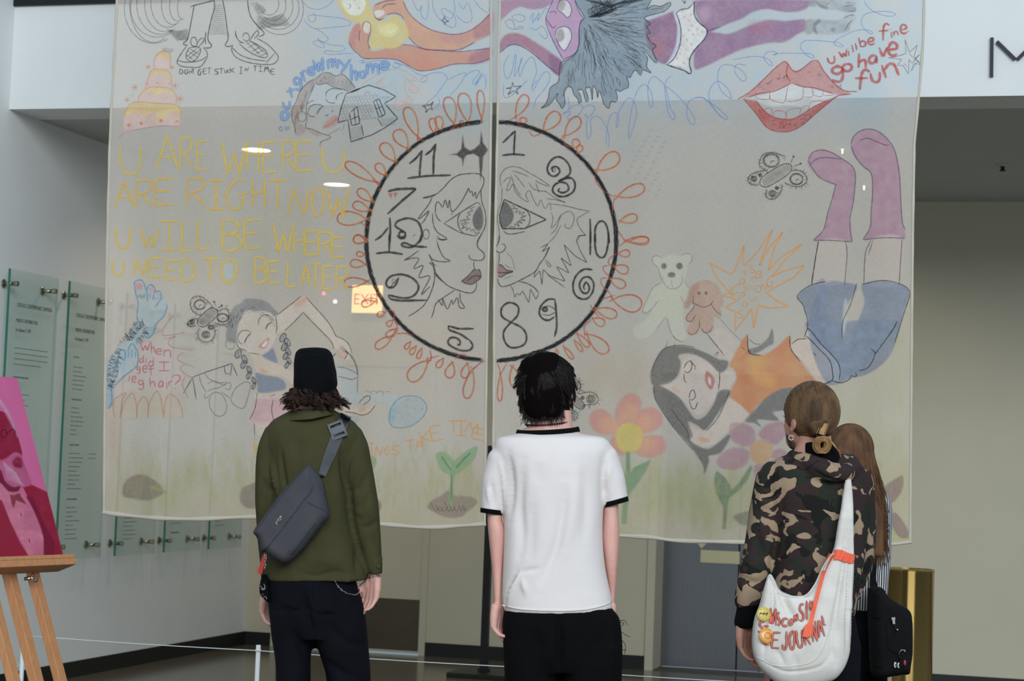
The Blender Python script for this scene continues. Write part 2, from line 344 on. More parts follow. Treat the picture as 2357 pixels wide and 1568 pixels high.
CROPS = dict(A=(240, 0, 4.9), B=(620, 0, 4.5327), C=(1130, 0, 4.447), D=(1600, 0, 4.3648), E=(240, 290, 3.92), F=(760, 200, 4.355), G=(760, 540, 4.021), H=(1130, 200, 4.356), I=(1130, 540, 4.0205),
             J=(230, 630, 4.238), K=(500, 660, 4.612), L=(1440, 520, 5.124), M=(1680, 280, 4.3556), N=(1480, 740, 3.683), O=(230, 950, 5.015), P=(820, 950, 5.406), Q=(1300, 870, 4.02), T=(1720, 1280, 5.446), X=(0, 0, 1),
             U=(0, 850, 3.41))
FONT = {k: v.split('|') for k, v in {
 'A': '0 1 .5 0 1 1|.15 .62 .85 .62', 'B': '0 0 0 1|s 0 0 .6 .03 .85 .22 .6 .42 .05 .48|s .05 .48 .7 .5 1 .75 .6 .97 0 1', 'C': 's 1 .1 .5 0 .1 .3 .1 .75 .5 1 1 .9',
 'D': '0 0 .05 1|s 0 0 .6 .1 1 .45 .8 .85 .05 1', 'E': '1 0 0 .03 0 1 1 .97|0 .48 .8 .46', 'G': 's .9 .05 .5 .05 .1 .4 .05 .75 .3 1 .7 .9 .85 .6 .8 .5|.5 .55 1 .45',
 'H': '0 0 0 1|1 0 1 1|0 .5 1 .46', 'I': '0 0 1 0|.5 0 .5 1|0 1 1 1', 'J': 's .9 0 .9 .7 .6 1 .2 .9 .1 .7', 'K': '0 0 .1 1|1 0 .05 .55|.2 .5 1 .95', 'L': '.1 0 0 1 1 .97', 'M': '0 1 .25 0 .5 .6 .8 0 1 1', 'N': '0 1 .2 0 .75 1 1 0',
 'O': 's .5 0 .1 .25 .02 .6 .3 .98 .75 .92 1 .5 .85 .1 .5 0', 'R': '0 0 0 1|s 0 .02 .7 0 .95 .22 .6 .45 .1 .52|.3 .5 1 1', 'S': 's 1 .05 .5 0 .1 .2 .3 .42 .8 .6 .9 .8 .5 1 0 .93', 'T': '0 0 1 0|.5 0 .45 1',
 'U': 's 0 0 .02 .6 .25 .95 .5 1 .8 .9 .97 .6 1 0', 'W': '0 0 .25 1 .5 .35 .72 1 1 0', 'a': 's .95 .1 .5 0 .1 .3 .05 .75 .4 1 .8 .7 .95 .1|s .95 .1 .9 .7 1 1', 'b': '0 0 .1 1|s .1 .6 .5 .42 1 .6 .9 .9 .4 1 .1 .9',
 'd': '1 0 .95 1|s .95 .5 .5 .4 .05 .65 .2 .95 .6 .95 .95 .7', 'e': 's .1 .55 .9 .45 .85 .1 .4 0 .05 .4 .1 .8 .5 1 1 .85', 'f': 's 1 .1 .7 0 .45 .2 .4 1|0 .45 .9 .4',
 'g': 's .9 .1 .5 0 .1 .15 .1 .4 .5 .5 .9 .3 .9 .1|s .9 .05 .95 .6 .8 .95 .4 1 .05 .85', 'h': '0 0 .1 1|s .1 .65 .45 .45 .8 .5 .9 1', 'i': '.5 .35 .5 1|.5 0 .5 .08', 'k': '0 0 0 1|.8 .4 .05 .7 .9 1', 'l': '.5 0 .5 1',
 'm': '0 0 .1 1|s .1 .4 .3 .05 .5 .2 .5 .9|s .5 .4 .75 .05 .95 .3 1 1', 'n': '0 0 .1 1|s .1 .4 .5 .05 .85 .2 1 1', 'o': 's .5 0 .1 .25 .02 .6 .3 .98 .75 .92 1 .5 .85 .1 .5 0', 'r': '0 0 .1 1|s .1 .4 .5 .05 1 .1',
 't': '.5 0 .5 1|0 .35 1 .3', 'u': 's 0 0 .05 .7 .4 1 .8 .8 .95 0', 'v': '0 0 .5 1 1 0', 'w': '0 0 .25 1 .5 .35 .72 1 1 0', 'x': '0 0 1 1|1 0 0 1', 'y': '0 0 .5 .5|1 0 .2 1', '?': 's 0 .2 .3 0 .9 .1 .8 .4 .4 .6 .4 .75|.4 .93 .42 1', "'": '.5 0 .4 1', '.': '0 0 1 1'}.items()}
def nums(s): return np.array([float(t) for t in s.split()]).reshape(-1, 2)
class Draw:
    def __init__(s, name, parent, label=None, crop='X', mapf=bmap, material='pigment', gain=1.2, step=2.0, base=.0012, zs=4e-6):
        s.zs = zs
        s.name, s.parent, s.label, s.mapf, s.material, s.gain, s.step, s.base = name, parent, label, mapf, material, gain, step, base
        s.st = []; s.fl = []; s.c(crop)
    def c(s, k): s.k = CROPS[k]; return s
    def P(s, p):
        p = nums(p) if isinstance(p, str) else np.asarray(p, float); return np.array(s.k[:2])+p/s.k[2]
    def s(s, w, col, a, *ps):
        for p in ps: s.st.append((catmull(s.P(p)), w, col, a))
        return s
    def l(s, w, col, a, *ps):
        for p in ps: s.st.append((s.P(p), w, col, a))
        return s
    def f(s, col, a, p, col2=None, soft=3.0, sm=True, ns=22, at=None):
        q = s.P(p); q = catmull(q, closed=True) if sm and len(q) > 3 else q
        s.fl.append((q, col, a, col2, soft, ns)); return s
    def ell(s, w, col, a, cx, cy, rx, ry, rot=0, fill=None, fa=.8, part=(0, 360)):
        t = np.radians(np.linspace(part[0], part[1], 33)); r = math.radians(rot)
        p = np.c_[cx+rx*np.cos(t)*math.cos(r)-ry*np.sin(t)*math.sin(r), cy+rx*np.cos(t)*math.sin(r)+ry*np.sin(t)*math.cos(r)]
        if w: s.st.append((s.P(p), w, col, a))
        if fill is not None: s.fl.append((s.P(p[:-1]), fill, fa, None, 2.5, 22))
        return s
    def t(s, ch, x0, y0, x1, y1, w, col, a, rot=0):
        r = math.radians(rot); cx, cy = (x0+x1)/2, (y0+y1)/2
        for g in FONT[ch]:
            sm = g.startswith('s'); p = nums(g[1:] if sm else g)
            p = np.c_[(p[:, 0]-.5)*(x1-x0), (p[:, 1]-.5)*(y1-y0)]
            p = np.c_[cx+p[:, 0]*math.cos(r)-p[:, 1]*math.sin(r), cy+p[:, 0]*math.sin(r)+p[:, 1]*math.cos(r)]
            p = catmull(p) if sm else p
            s.st.append((s.P(p), w, col, a))
        return s
    def words(s, w, col, a, data, rot=0):
        for ln in data.split(';'):
            q = ln.split()
            if q: s.t(q[0], *[float(v) for v in q[1:5]], w, col, a, float(q[5]) if len(q) > 5 else rot)
        return s
    def hairs(s, w, col, a, p, n, ln, out=1, jit=.5):
        q = resample(catmull(s.P(p)), 1.0); ln /= s.k[2]
        for i in range(n):
            j = int((i+.5)/n*(len(q)-1)); tt = q[min(j+2, len(q)-1)]-q[max(j-2, 0)]; tt /= np.linalg.norm(tt)+1e-9; nn = np.array([tt[1], -tt[0]])*out
            d = nn*(1+RNG.uniform(-jit, jit))+tt*RNG.uniform(-.7, .7); st = q[j]+RNG.uniform(-1, 1, 2)
            s.st.append((np.array([st, st+d*ln*.5, st+d*ln+tt*RNG.uniform(-1, 1)]), w, col, a))
        return s
    def loop(s, w, col, a, bx, by, tx, ty, wd):
        b = np.array([bx, by], float); t = np.array([tx, ty], float); d = t-b; n = np.array([-d[1], d[0]])/(np.linalg.norm(d)+1e-9)*wd
        p = np.array([b-n*.15, b+d*.3+n*.28, b+d*.65+n*.5, b+d*.9+n*.38, t, b+d*.92-n*.36, b+d*.65-n*.48, b+d*.3-n*.25, b+n*.2])
        s.st.append((s.P(catmull(p)), w, col, a)); return s
    def mute(s, c):
        if s.material != 'pigment': return c
        l_ = .3*c[0]+.59*c[1]+.11*c[2]; return tuple(v*.8+l_*.2 for v in c)
    def split(s, gap=14):
        it = [(q.min(0)-gap, q.max(0)+gap) for q, *_ in s.fl]+[(p.min(0)-gap, p.max(0)+gap) for p, *_ in s.st]; n = len(it); par = list(range(n))
        def find(i):
            while par[i] != i: i = par[i]
            return i
        for i in range(n):
            for j in range(i):
                if (it[i][0] < it[j][1]).all() and (it[j][0] < it[i][1]).all(): par[find(i)] = find(j)
        nf = len(s.fl); fl, st = s.fl, s.st
        for r in sorted(set(find(i) for i in range(n))):
            s.fl = [fl[i] for i in range(nf) if find(i) == r]; s.st = [st[i-nf] for i in range(nf, n) if find(i) == r]; s.build()
    def build(s):
        V = []; F = []; C = []; n = 0
        if s.fl:
            st = s.step; al = np.vstack([q for q, *_ in s.fl]); mg = max(k[4] for k in s.fl)
            x0, y0 = al.min(0)-mg-st; x1, y1 = al.max(0)+mg+st
            gx = np.arange(x0, x1+st, st); gy = np.arange(y0, y1+st, st); GX, GY = np.meshgrid(gx, gy); rgb = np.zeros(GX.shape+(3,)); A = np.zeros(GX.shape)
            for q, col, a, col2, soft, ns in s.fl:
                col = s.mute(col); col2 = s.mute(col2) if col2 is not None else None
                lo = q.min(0)-soft; hi = q.max(0)+soft
                ix = np.where((gx >= lo[0]) & (gx <= hi[0]))[0]; iy = np.where((gy >= lo[1]) & (gy <= hi[1]))[0]
                if not len(ix) or not len(iy): continue
                sl = (slice(iy[0], iy[-1]+1), slice(ix[0], ix[-1]+1)); px = GX[sl].ravel(); py = GY[sl].ravel()
                ins = np.zeros(len(px), bool); dd = np.full(len(px), 1e9)
                for (ax, ay), (bx, by) in zip(q, np.roll(q, -1, 0)):
                    dx, dy = bx-ax, by-ay; L2 = dx*dx+dy*dy+1e-12
                    cr = ((ay > py) != (by > py)) & (px < (bx-ax)*(py-ay)/((by-ay) if by != ay else 1e-12)+ax); ins ^= cr
                    t = np.clip(((px-ax)*dx+(py-ay)*dy)/L2, 0, 1); dd = np.minimum(dd, (px-ax-t*dx)**2+(py-ay-t*dy)**2)
                sd = np.sqrt(dd)*np.where(ins, 1, -1); cov = np.clip(.5+sd/soft, 0, 1)
                nz = .6*vnoise(px/ns+col[0], py/ns+col[1])+.4*vnoise(px/ns*3, py/ns*3+7)
                cc = lin(col)[None]*(1-nz[:, None])+lin(col2 if col2 is not None else col)[None]*nz[:, None]
                if col2 is None: cc = cc*(.88+.24*nz[:, None])
                aa = cov*a*.88*(.8+.25*nz); aa = np.clip(aa, 0, 1); sh = GX[sl].shape; aa = aa.reshape(sh); cc = cc.reshape(sh+(3,))
                ao = A[sl]; nA = aa+ao*(1-aa); rgb[sl] = (cc*aa[..., None]+rgb[sl]*(ao*(1-aa))[..., None])/np.maximum(nA, 1e-6)[..., None]; A[sl] = nA
            ok = A > .02; cell = ok[:-1, :-1] | ok[1:, :-1] | ok[:-1, 1:] | ok[1:, 1:]
            use = np.zeros(A.shape, bool); use[:-1, :-1] |= cell; use[1:, :-1] |= cell; use[:-1, 1:] |= cell; use[1:, 1:] |= cell
            idx = -np.ones(A.shape, int); idx[use] = np.arange(use.sum())
            # spread colour into empty neighbours so soft rims keep their hue
            for _ in range(3):
                em = A <= .001
                for sh in ((1, 0), (-1, 0), (0, 1), (0, -1)):
                    r2 = np.roll(rgb, sh, (0, 1)); a2 = np.roll(A, sh, (0, 1)) > .001; tk = em & a2 & (rgb.sum(-1) == 0); rgb[tk] = r2[tk]
            V.append(s.mapf(np.c_[GX[use], GY[use]], s.base)); C.append(np.c_[rgb[use]*s.gain, A[use]])
            iy, ix = np.where(cell); F.append(np.stack([idx[iy, ix], idx[iy+1, ix], idx[iy+1, ix+1], idx[iy, ix+1]], 1).tolist()); n += int(use.sum())
        for k, (p, w, col, a) in enumerate(s.st):
            p = resample(p, 4.0 if len(p) > 4 else 8.0)
            if len(p) < 2: p = np.array([p[0], p[0]+[.8, .8]])
            t = np.gradient(p, axis=0); nn = np.c_[-t[:, 1], t[:, 0]]; nn /= np.linalg.norm(nn, axis=1)[:, None]+1e-9
            m = len(p); tp = np.minimum(1, .55+np.minimum(np.arange(m), np.arange(m)[::-1])*.25)[:, None]
            ww = w*tp*(1+.12*np.sin(np.arange(m)*1.3+k))[:, None]/2
            off = s.base+.0005+(k % 400)*s.zs
            col = s.mute(col); rows = [s.mapf(p+nn*ww*q, off) for q in (-1.25, -.6, .6, 1.25)]
            v = np.stack(rows, 1).reshape(-1, 3); V.append(v)
            cl = np.tile(np.r_[np.clip(lin(col)*s.gain, 0, 1), 0], (m*4, 1)); va = np.clip(a*(.85+.3*vnoise(p[:, 0]/9, p[:, 1]/9)), 0, 1)
            cl[:, 3] = np.stack([va*.12, va, va, va*.12], 1).ravel(); C.append(cl)
            b = n+np.arange(m-1)*4
            for q in range(3): F.append(np.stack([b+q, b+q+1, b+q+5, b+q+4], 1).tolist())
            n += m*4
        if not V: return
        V = np.vstack(V); C = np.clip(np.vstack(C), 0, 1); F = [tuple(q) for L in F for q in L]
        pi = self_inv(s.parent)
        if pi is not None: V = np.c_[V, np.ones(len(V))] @ np.array(pi).T[:, :3]
        o = mesh(s.name, V, F, M[s.material], s.parent, True); setcol(o.data, C)
        if s.label: o['label'] = s.label
        return o
def self_inv(p):
    if p is None or (p.parent is None and p.location.length < 1e-9): return None
    bpy.context.view_layer.update(); return p.matrix_world.inverted()
K = (42, 43, 46); GR = (112, 114, 118); RED = (196, 66, 58); BLU = (98, 140, 204); YEL = (222, 182, 62)
# ---- drawings of the left banner
d = Draw('standing_legs_drawing', BL, 'black pencil drawing of trouser legs in laced shoes', 'A')
for cx, cy, rx, ry in ((560, 100, 330, 390), (600, 90, 300, 330), (640, 60, 270, 330), (690, 60, 230, 300), (720, 40, 190, 270), (560, 60, 270, 420), (780, 60, 130, 220), (830, 70, 90, 170), (880, 90, 50, 130)): d.ell(1.5, K, .6, cx, cy, rx, ry, 0, part=(60, 275))
for cx, cy, rx, ry in ((1980, 110, 270, 280), (1960, 90, 240, 240), (1930, 70, 200, 210), (1900, 60, 150, 170), (1860, 40, 110, 130)): d.ell(1.5, K, .6, cx, cy, rx, ry, 0, part=(-100, 140))
for i in range(16): d.s(1.3, K, .5, '%d %d %d %d %d %d' % (700+i*8, 330+i*9, 830, 350+i*7, 950, 330+i*8))
for i in range(14): d.s(1.4, K, .5, '%d %d %d %d %d %d' % (1720, 180+i*12, 1860, 200+i*8, 2020+i*6, 150+i*10))
for i in range(8): d.l(1.4, K, .55, '%d %d %d %d %d %d' % (1650+i*12, 40+i*18, 1740+i*14, 30+i*10, 1690+i*10, 110+i*12))
for i in range(16): d.s(1.6, K, .5, '%d %d %d %d %d %d' % (1250-i*4, 60+i*22, 1300, 54+i*22, 1345+i*3, 62+i*22))
d.s(2.4, K, .85, '1020 60 1000 170 980 270 960 370 935 455 890 490 920 510 950 512', '1245 0 1250 90 1220 200 1190 330 1175 430 1190 480 1220 515 1190 545 1130 540', '1340 0 1360 100 1380 240 1390 330 1400 440 1365 515 1410 525 1450 512',
    '1620 0 1630 100 1660 200 1730 290 1780 340 1805 380 1770 405 1735 410', '980 90 1000 70 1240 10', '1480 345 1490 410 1530 470 1580 485', '1155 360 1145 440 1150 500')
d.s(2.0, K, .85, '930 520 860 620 825 680 830 720 880 750 1000 762 1090 755 1150 680 1170 630 1160 580 1120 540', '825 680 900 700 1000 700 1100 680 1160 640', '960 540 930 600 930 660 990 700 1050 660 1085 600 1090 550 1040 530 960 540',
    '980 480 990 430 1030 425 1050 470 1045 520 1000 520 970 470', '1050 500 1090 440 1130 435 1125 470 1060 540', '1450 500 1440 570 1480 640 1580 690 1720 720 1880 725 1940 690 1960 640 1920 580 1840 500 1720 430',
    '1450 540 1520 610 1640 660 1800 685 1820 680', '1820 710 1920 600', '1520 490 1600 560 1700 620 1810 650 1840 620 1810 560 1720 500 1640 460', '1560 420 1580 375 1620 380 1640 430 1610 465 1565 440', '1640 465 1690 380 1730 345 1740 380 1690 440')
d.l(1.6, K, .8, '940 570 1060 650', '960 545 1080 620', '935 620 1020 690', '1090 560 950 670', '1060 540 930 640', '1600 500 1660 470', '1620 540 1700 490', '1660 580 1760 530', '1700 610 1800 560', '1760 630 1830 600', '1600 470 1760 620', '1650 460 1830 610'); d.build()
d = Draw('stuck_in_time_lettering', BL, 'small black pencil words below the shoes', 'A')
d.words(2.4, K, .85, "D 850 780 890 835;O 905 785 945 835;N 960 785 995 835;' 995 775 1000 790;T 990 780 1025 835;G 1060 780 1105 850;E 1120 775 1160 838;T 1165 770 1215 835;S 1245 780 1295 840;T 1300 775 1350 835;U 1360 785 1385 825;C 1390 785 1415 822;K 1420 765 1470 822;I 1520 755 1560 828;N 1580 755 1625 808;T 1680 745 1720 805;I 1735 745 1785 805;M 1800 745 1855 815;E 1870 775 1920 838"); d.split(3)
d = Draw('cake_drawing', BL, 'pink and orange crayon tiered cake', 'A')
PK = (236, 176, 162); OR = (232, 178, 84)
d.f(PK, .75, '225 1500 230 1280 330 1230 560 1260 740 1230 860 1240 850 1430 700 1420 520 1430 330 1470', (240, 200, 186)).f(PK, .7, '375 1160 420 1050 600 990 800 1060 815 1180 640 1165 500 1160', (240, 200, 186)).f(PK, .7, '455 1010 490 880 620 810 740 860 765 990 640 985', (240, 200, 186)).f(PK, .7, '555 770 585 640 700 610 745 660 730 780 640 790', (240, 204, 190))
d.f(OR, .8, '235 1320 240 1230 340 1150 480 1160 700 1165 860 1220 855 1290 760 1270 700 1310 640 1370 590 1350 590 1280 540 1260 480 1300 400 1290 330 1270', (224, 200, 120)).f(OR, .75, '390 1090 440 1030 520 985 700 990 800 1050 770 1060 660 1040 610 1090 570 1090 530 1030 460 1050', (228, 206, 130)).f(OR, .75, '500 880 530 800 620 780 730 820 760 880 745 920 700 850 640 840 560 840 520 880', (228, 200, 120)).f(OR, .8, '580 640 600 600 660 580 740 610 750 660 715 680 680 640 630 650', (228, 196, 110))
d.s(2, (222, 150, 80), .6, '235 1310 245 1230 340 1150 600 1165 800 1180 860 1240 850 1420', '380 1150 400 1070 500 990 720 990 800 1050 815 1170', '460 1000 500 870 540 790 640 780 740 820 760 980', '560 770 580 640 660 580 740 610 745 780').s(1.6, (170, 130, 160), .6, '220 1490 190 1530 150 1568', '220 1490 420 1450 640 1420 820 1425 845 1440')
for x, y, r in ((275, 1412, 4.5), (415, 1390, 4.5), (640, 1362, 4.5), (823, 1368, 3), (600, 935, 2), (732, 945, 2), (488, 945, 2)): d.f((206, 66, 70), .8, [(x+r*4.2*math.cos(q), y+r*4.2*math.sin(q)) for q in np.linspace(0, 5.6, 9)], soft=3)
for x, y, r in ((340, 985, 42), (255, 1125, 38), (855, 1115, 46), (798, 968, 38), (497, 757, 32), (765, 760, 26)):
    for k in range(7): q = k*.9+.3; d.l(2, (230, 120, 60), .75, '%f %f %f %f' % (x, y, x+r*math.cos(q), y+r*math.sin(q)))
d.s(1.6, (190, 190, 110), .6, '325 1020 310 1070 270 1070', '290 1080 340 1110 340 1150', '855 1150 850 1210').l(1.6, (70, 60, 70), .7, *['%d %d %d %d' % (655+i*18, 580+i*4, 685+i*20, 535+i*3) for i in range(6)]); d.build()
d = Draw('girl_and_house_drawing', BL, 'pencil girl with brown hair hugging a tiled house', 'B')
HB = (150, 112, 104)
d.f(HB, .6, '470 830 440 830 380 870 310 960 280 1060 230 1140 220 1200 250 1290 270 1400 340 1400 380 1340 300 1260 290 1180 360 1130 400 1000 470 900', (196, 168, 158)).f(HB, .6, '475 840 560 765 640 765 690 790 770 775 820 820 900 910 830 960 740 920 660 905 600 870 520 885', (200, 172, 162)).f(HB, .55, '380 1330 440 1350 540 1390 520 1420 450 1400', (196, 168, 158))
d.f((204, 112, 100), .75, '555 1335 600 1270 680 1205 715 1225 720 1270 650 1320 590 1335', (214, 140, 126))
for i in range(46): x = random.uniform(250, 470); y = 1330-(x-250)*2.1+random.uniform(-60, 60); d.l(1.1, (130, 90, 84), .6, '%f %f %f %f' % (x, y, x+random.uniform(0, 22), y-random.uniform(30, 80)))
for i in range(30): x = random.uniform(500, 860); y = 820+abs(x-620)*.22+random.uniform(-20, 50); d.l(1.1, (130, 90, 84), .6, '%f %f %f %f' % (x, y, x+random.uniform(-20, 30), y-random.uniform(-20, 50)))
d.s(1.7, (96, 84, 84), .8, '470 830 400 870 320 950 280 1050 230 1150 230 1230 260 1330 270 1400', '470 840 560 765 640 765 690 795 760 775 820 820 900 920', '480 870 440 960 395 1060 385 1150 395 1260', '480 850 520 885 600 870 660 905 760 930 820 950', '390 1250 380 1330 450 1350 540 1390 630 1420 635 1440 540 1480 530 1530')
d.ell(1.6, (96, 84, 84), .7, 338, 1215, 48, 52); d.s(1.8, K, .8, '400 1170 430 1110 500 1090 570 1110', '395 1090 430 1060 470 1050', '500 1200 500 1170 540 1125 570 1115', '510 1190 540 1125', '590 1010 600 960 660 925 760 935', '700 1045 700 1010 730 980 770 968', '590 1030 620 1070 690 1075', '400 1170 420 1210 480 1220').l(2.6, K, .85, '585 1212 620 1195', '650 1170 668 1150')
d.s(1.4, (160, 110, 80), .7, '555 1335 640 1290 715 1225', '780 1280 770 1340 740 1360', '600 1420 640 1390 740 1330')
HL = [(0, 0)]
d.l(2.4, K, .85, '800 980 1040 890 1200 940 1325 1010 1200 1085', '800 980 750 1120 710 1280 820 1250', '820 1250 850 1480 1070 1410 1200 1340 1345 1240 1215 1090', '850 1170 920 1110 945 1290 860 1310 835 1180', '885 1140 900 1300', '840 1250 940 1210', '1090 1060 1150 1035 1215 1190 1150 1230 1090 1060', '1120 1050 1180 1210', '1110 1140 1190 1110', '960 1300 985 1420', '1130 1230 1180 1320').l(5, K, .8, '850 965 950 925')
for r in range(9):
    for c in range(14):
        x = 790+c*36+(r % 2)*18-r*6; y = 985+r*34-c*3
        if (760-r*8 < x < 1290-r*20 and y < 1260 and not (840 < x < 950 and y > 1120) and not (1085 < x < 1215 and 1040 < y < 1220)) and y > 960+abs(x-1030)*.22: d.s(1.1, K, .65, '%d %d %d %d %d %d' % (x-16, y-12, x, y+16, x+16, y-12))
for r in range(7):
    for c in range(5):
        d.s(1.0, K, .6, '%d %d %d %d %d %d' % (850+c*26, 1330+r*22-c*4, 862+c*26, 1350+r*22-c*4, 874+c*26, 1330+r*22-c*4))
        if r < 4: d.s(1.0, K, .6, '%d %d %d %d %d %d' % (1170+c*28, 1240+r*20-c*2, 1184+c*28, 1256+r*20-c*2, 1198+c*28, 1240+r*20-c*2))
HN = (206, 170, 140)
d.s(1.6, HN, .9, '960 890 1060 820 1180 755 1310 720 1430 745 1500 790 1550 820 1530 850 1490 850 1440 820 1400 800', '1440 830 1490 880 1560 920 1570 960 1500 970 1460 930', '1420 830 1430 960 1500 1040 1490 1080 1440 1080 1390 1060', '1300 870 1340 980 1310 1080 1310 1130 1380 1140 1430 1100 1400 1050', '1110 880 1160 840 1220 800', '1110 880 1160 910 1240 900 1300 850')
for q in ('1120 870 1180 820 1210 820 1180 870', '1490 840 1500 810 1540 825', '1470 950 1480 900 1520 900 1560 940', '1430 1050 1440 1000 1490 1030 1480 1065', '1330 1110 1350 1060 1400 1060 1390 1110'): d.f((232, 180, 168), .7, q)
d.build()
d = Draw('outgrew_my_home_lettering', BL, 'blue outlined crayon words arching over the girl', 'B')
for w_, c_ in ((7.5, (92, 134, 196)), (3.0, (150, 184, 226))):
    d.words(w_, c_, .85, 'o 115 1155 190 1245;u 140 1055 215 1125 -8;t 175 905 265 1020 -12;g 255 810 335 935 -10;r 345 735 400 850 -25;e 400 705 480 780 -15;w 470 610 575 745 -15;m 610 620 710 720;y 720 620 850 765;h 855 670 920 845;o 940 745 1005 810;m 1020 665 1145 780;e 1160 650 1255 725')
d.ell(3, (92, 134, 196), .8, 112, 1340, 18, 22).f((110, 150, 206), .7, '150 1315 200 1315 200 1352 150 1352', sm=False); d.build()
d = Draw('arms_and_swaddled_baby_drawing', BL, 'orange and purple arms holding a yellow bundled figure', 'B')
OA = (226, 138, 88); PA = (196, 112, 128); PU = (122, 74, 120)
d.f(OA, .92, '1100 60 1200 10 1330 0 1400 10 1450 120 1540 220 1680 310 1830 350 1950 360 2080 330 2200 250 2330 120 2320 320 2150 440 1980 520 1790 525 1640 515 1530 460 1460 380 1430 250 1380 170 1300 150 1230 160 1170 210 1110 190 1090 130', (232, 160, 110), 3)
d.f(OA, .92, '830 440 850 340 900 260 950 250 960 300 970 250 1010 230 1060 270 1065 340 1035 430 1050 520 1140 530 1280 480 1400 470 1560 500 1760 530 2000 540 2200 530 2310 500 2305 610 2150 660 1930 670 1760 720 1590 745 1480 700 1350 630 1200 610 1100 620 1000 615 930 560 870 500', (222, 128, 100), 3)
d.f(PU, .75, '2330 120 2330 330 2200 400 2130 390 2140 300 2230 230', PA, 8).f(PU, .75, '2310 500 2310 610 2170 665 2080 650 2120 560', PA, 8).f(PA, .6, '1800 360 1960 365 2080 340 2150 310 2120 400 1950 470 1820 430', (206, 140, 130), 8).f(PA, .6, '840 440 870 330 920 260 950 270 930 350 900 440 890 500', (206, 120, 120), 6).f((216, 110, 96), .5, '1000 560 1200 600 1350 620 1480 690 1600 730 1760 700 1650 640 1450 600 1250 560', (226, 140, 100), 8)
d.s(2.2, PU, .75, '835 440 870 510 930 565 1000 612 1200 612 1350 632 1480 702 1590 745 1760 722 1930 672 2150 662 2305 612', '1390 470 1500 480 1620 520 1760 530 2000 540 2300 505', '1460 390 1530 465 1640 518 1790 527 1980 522 2150 442', '1400 10 1450 120 1540 220 1680 310 1830 352 1950 362 2080 332 2200 252 2330 122', '1100 60 1200 20 1330 0', '1180 90 1230 50 1330 45', '1230 160 1300 140 1380 165 1410 210', '950 320 940 380 945 430', '1065 330 1035 430 1050 520', '1040 470 1060 510', '1170 210 1110 190')
d.f((234, 206, 112), .9, '730 0 740 80 790 160 870 220 950 240 970 300 1000 240 1060 290 1060 400 1040 470 1090 520 1190 500 1280 510 1370 480 1460 390 1440 280 1400 220 1340 170 1280 170 1200 220 1120 200 1060 80 1020 0', (226, 190, 80), 4).f((226, 222, 214), .95, '775 0 780 80 840 150 930 165 980 130 1005 70 990 0', None, 3).f((240, 222, 150), .7, '1150 270 1300 250 1350 320 1260 380 1160 340', None, 10)
d.f((228, 218, 210), .95, '985 290 1000 240 1040 240 1060 290 1040 345 1000 340').f((228, 218, 210), .95, '1095 140 1130 110 1195 115 1200 150 1150 185 1110 180').s(1.8, (90, 70, 70), .7, '975 300 990 240 1030 230 1062 260 1062 330', '1095 140 1110 185 1150 215 1200 190').s(1.8, K, .6, '835 40 855 70 830 100', '935 70 940 100', '880 0 905 10'); d.build()
d = Draw('scribble_drawing', BL, 'thin blue pencil scribbles in the upper sky area', 'B')
d.s(1.6, BLU, .7, '350 10 400 70 480 100 560 90 640 40 680 0', '460 130 490 180 470 230 420 220 420 160 560 170 740 190 850 230 820 270 640 290 480 300 400 250 365 210', '470 300 540 330 620 410 560 440 500 400 580 480 560 500 480 470 460 440 520 430 640 470 760 480 790 520 700 540 600 530 570 550 640 570 780 560 880 560', '1500 0 1560 120 1600 60 1590 150 1640 210 1670 80 1660 0', '1710 0 1720 100 1780 200 1900 290 1950 260 1930 160 1820 90 1810 140 1900 200 1940 100 1930 0', '1980 30 2030 100 2060 40 2090 60 2120 200 2060 240 1990 200 1950 150', '2140 0 2200 80 2280 130 2300 60 2290 0', '930 640 1000 630 960 660 1100 640 1240 630', '1290 670 1310 710 1380 690 1300 650 1450 700 1560 780 1650 800 1640 850 1590 860 1600 820 1700 770 1800 760 1860 810 1840 860 1740 1000 1640 1090 1600 1130', '1880 1000 1980 900 2040 800 2050 760 1950 790 1860 840', '1700 1160 1780 1080 1760 1000', '2040 800 2130 740 2200 750 2130 840 2140 880 2200 800 2220 760 2150 900 2240 780 2260 880 2240 950').split()
d = Draw('star_drawing', BL, 'small black outlined star', 'B')
d.l(2, K, .85, '1830 170 1842 210 1882 225 1848 232 1836 265 1826 228 1798 210 1826 208 1830 170', '1660 1090 1672 1110 1720 1062 1692 1120 1715 1145 1670 1140 1640 1185 1645 1135 1605 1105 1655 1110 1660 1090').split()
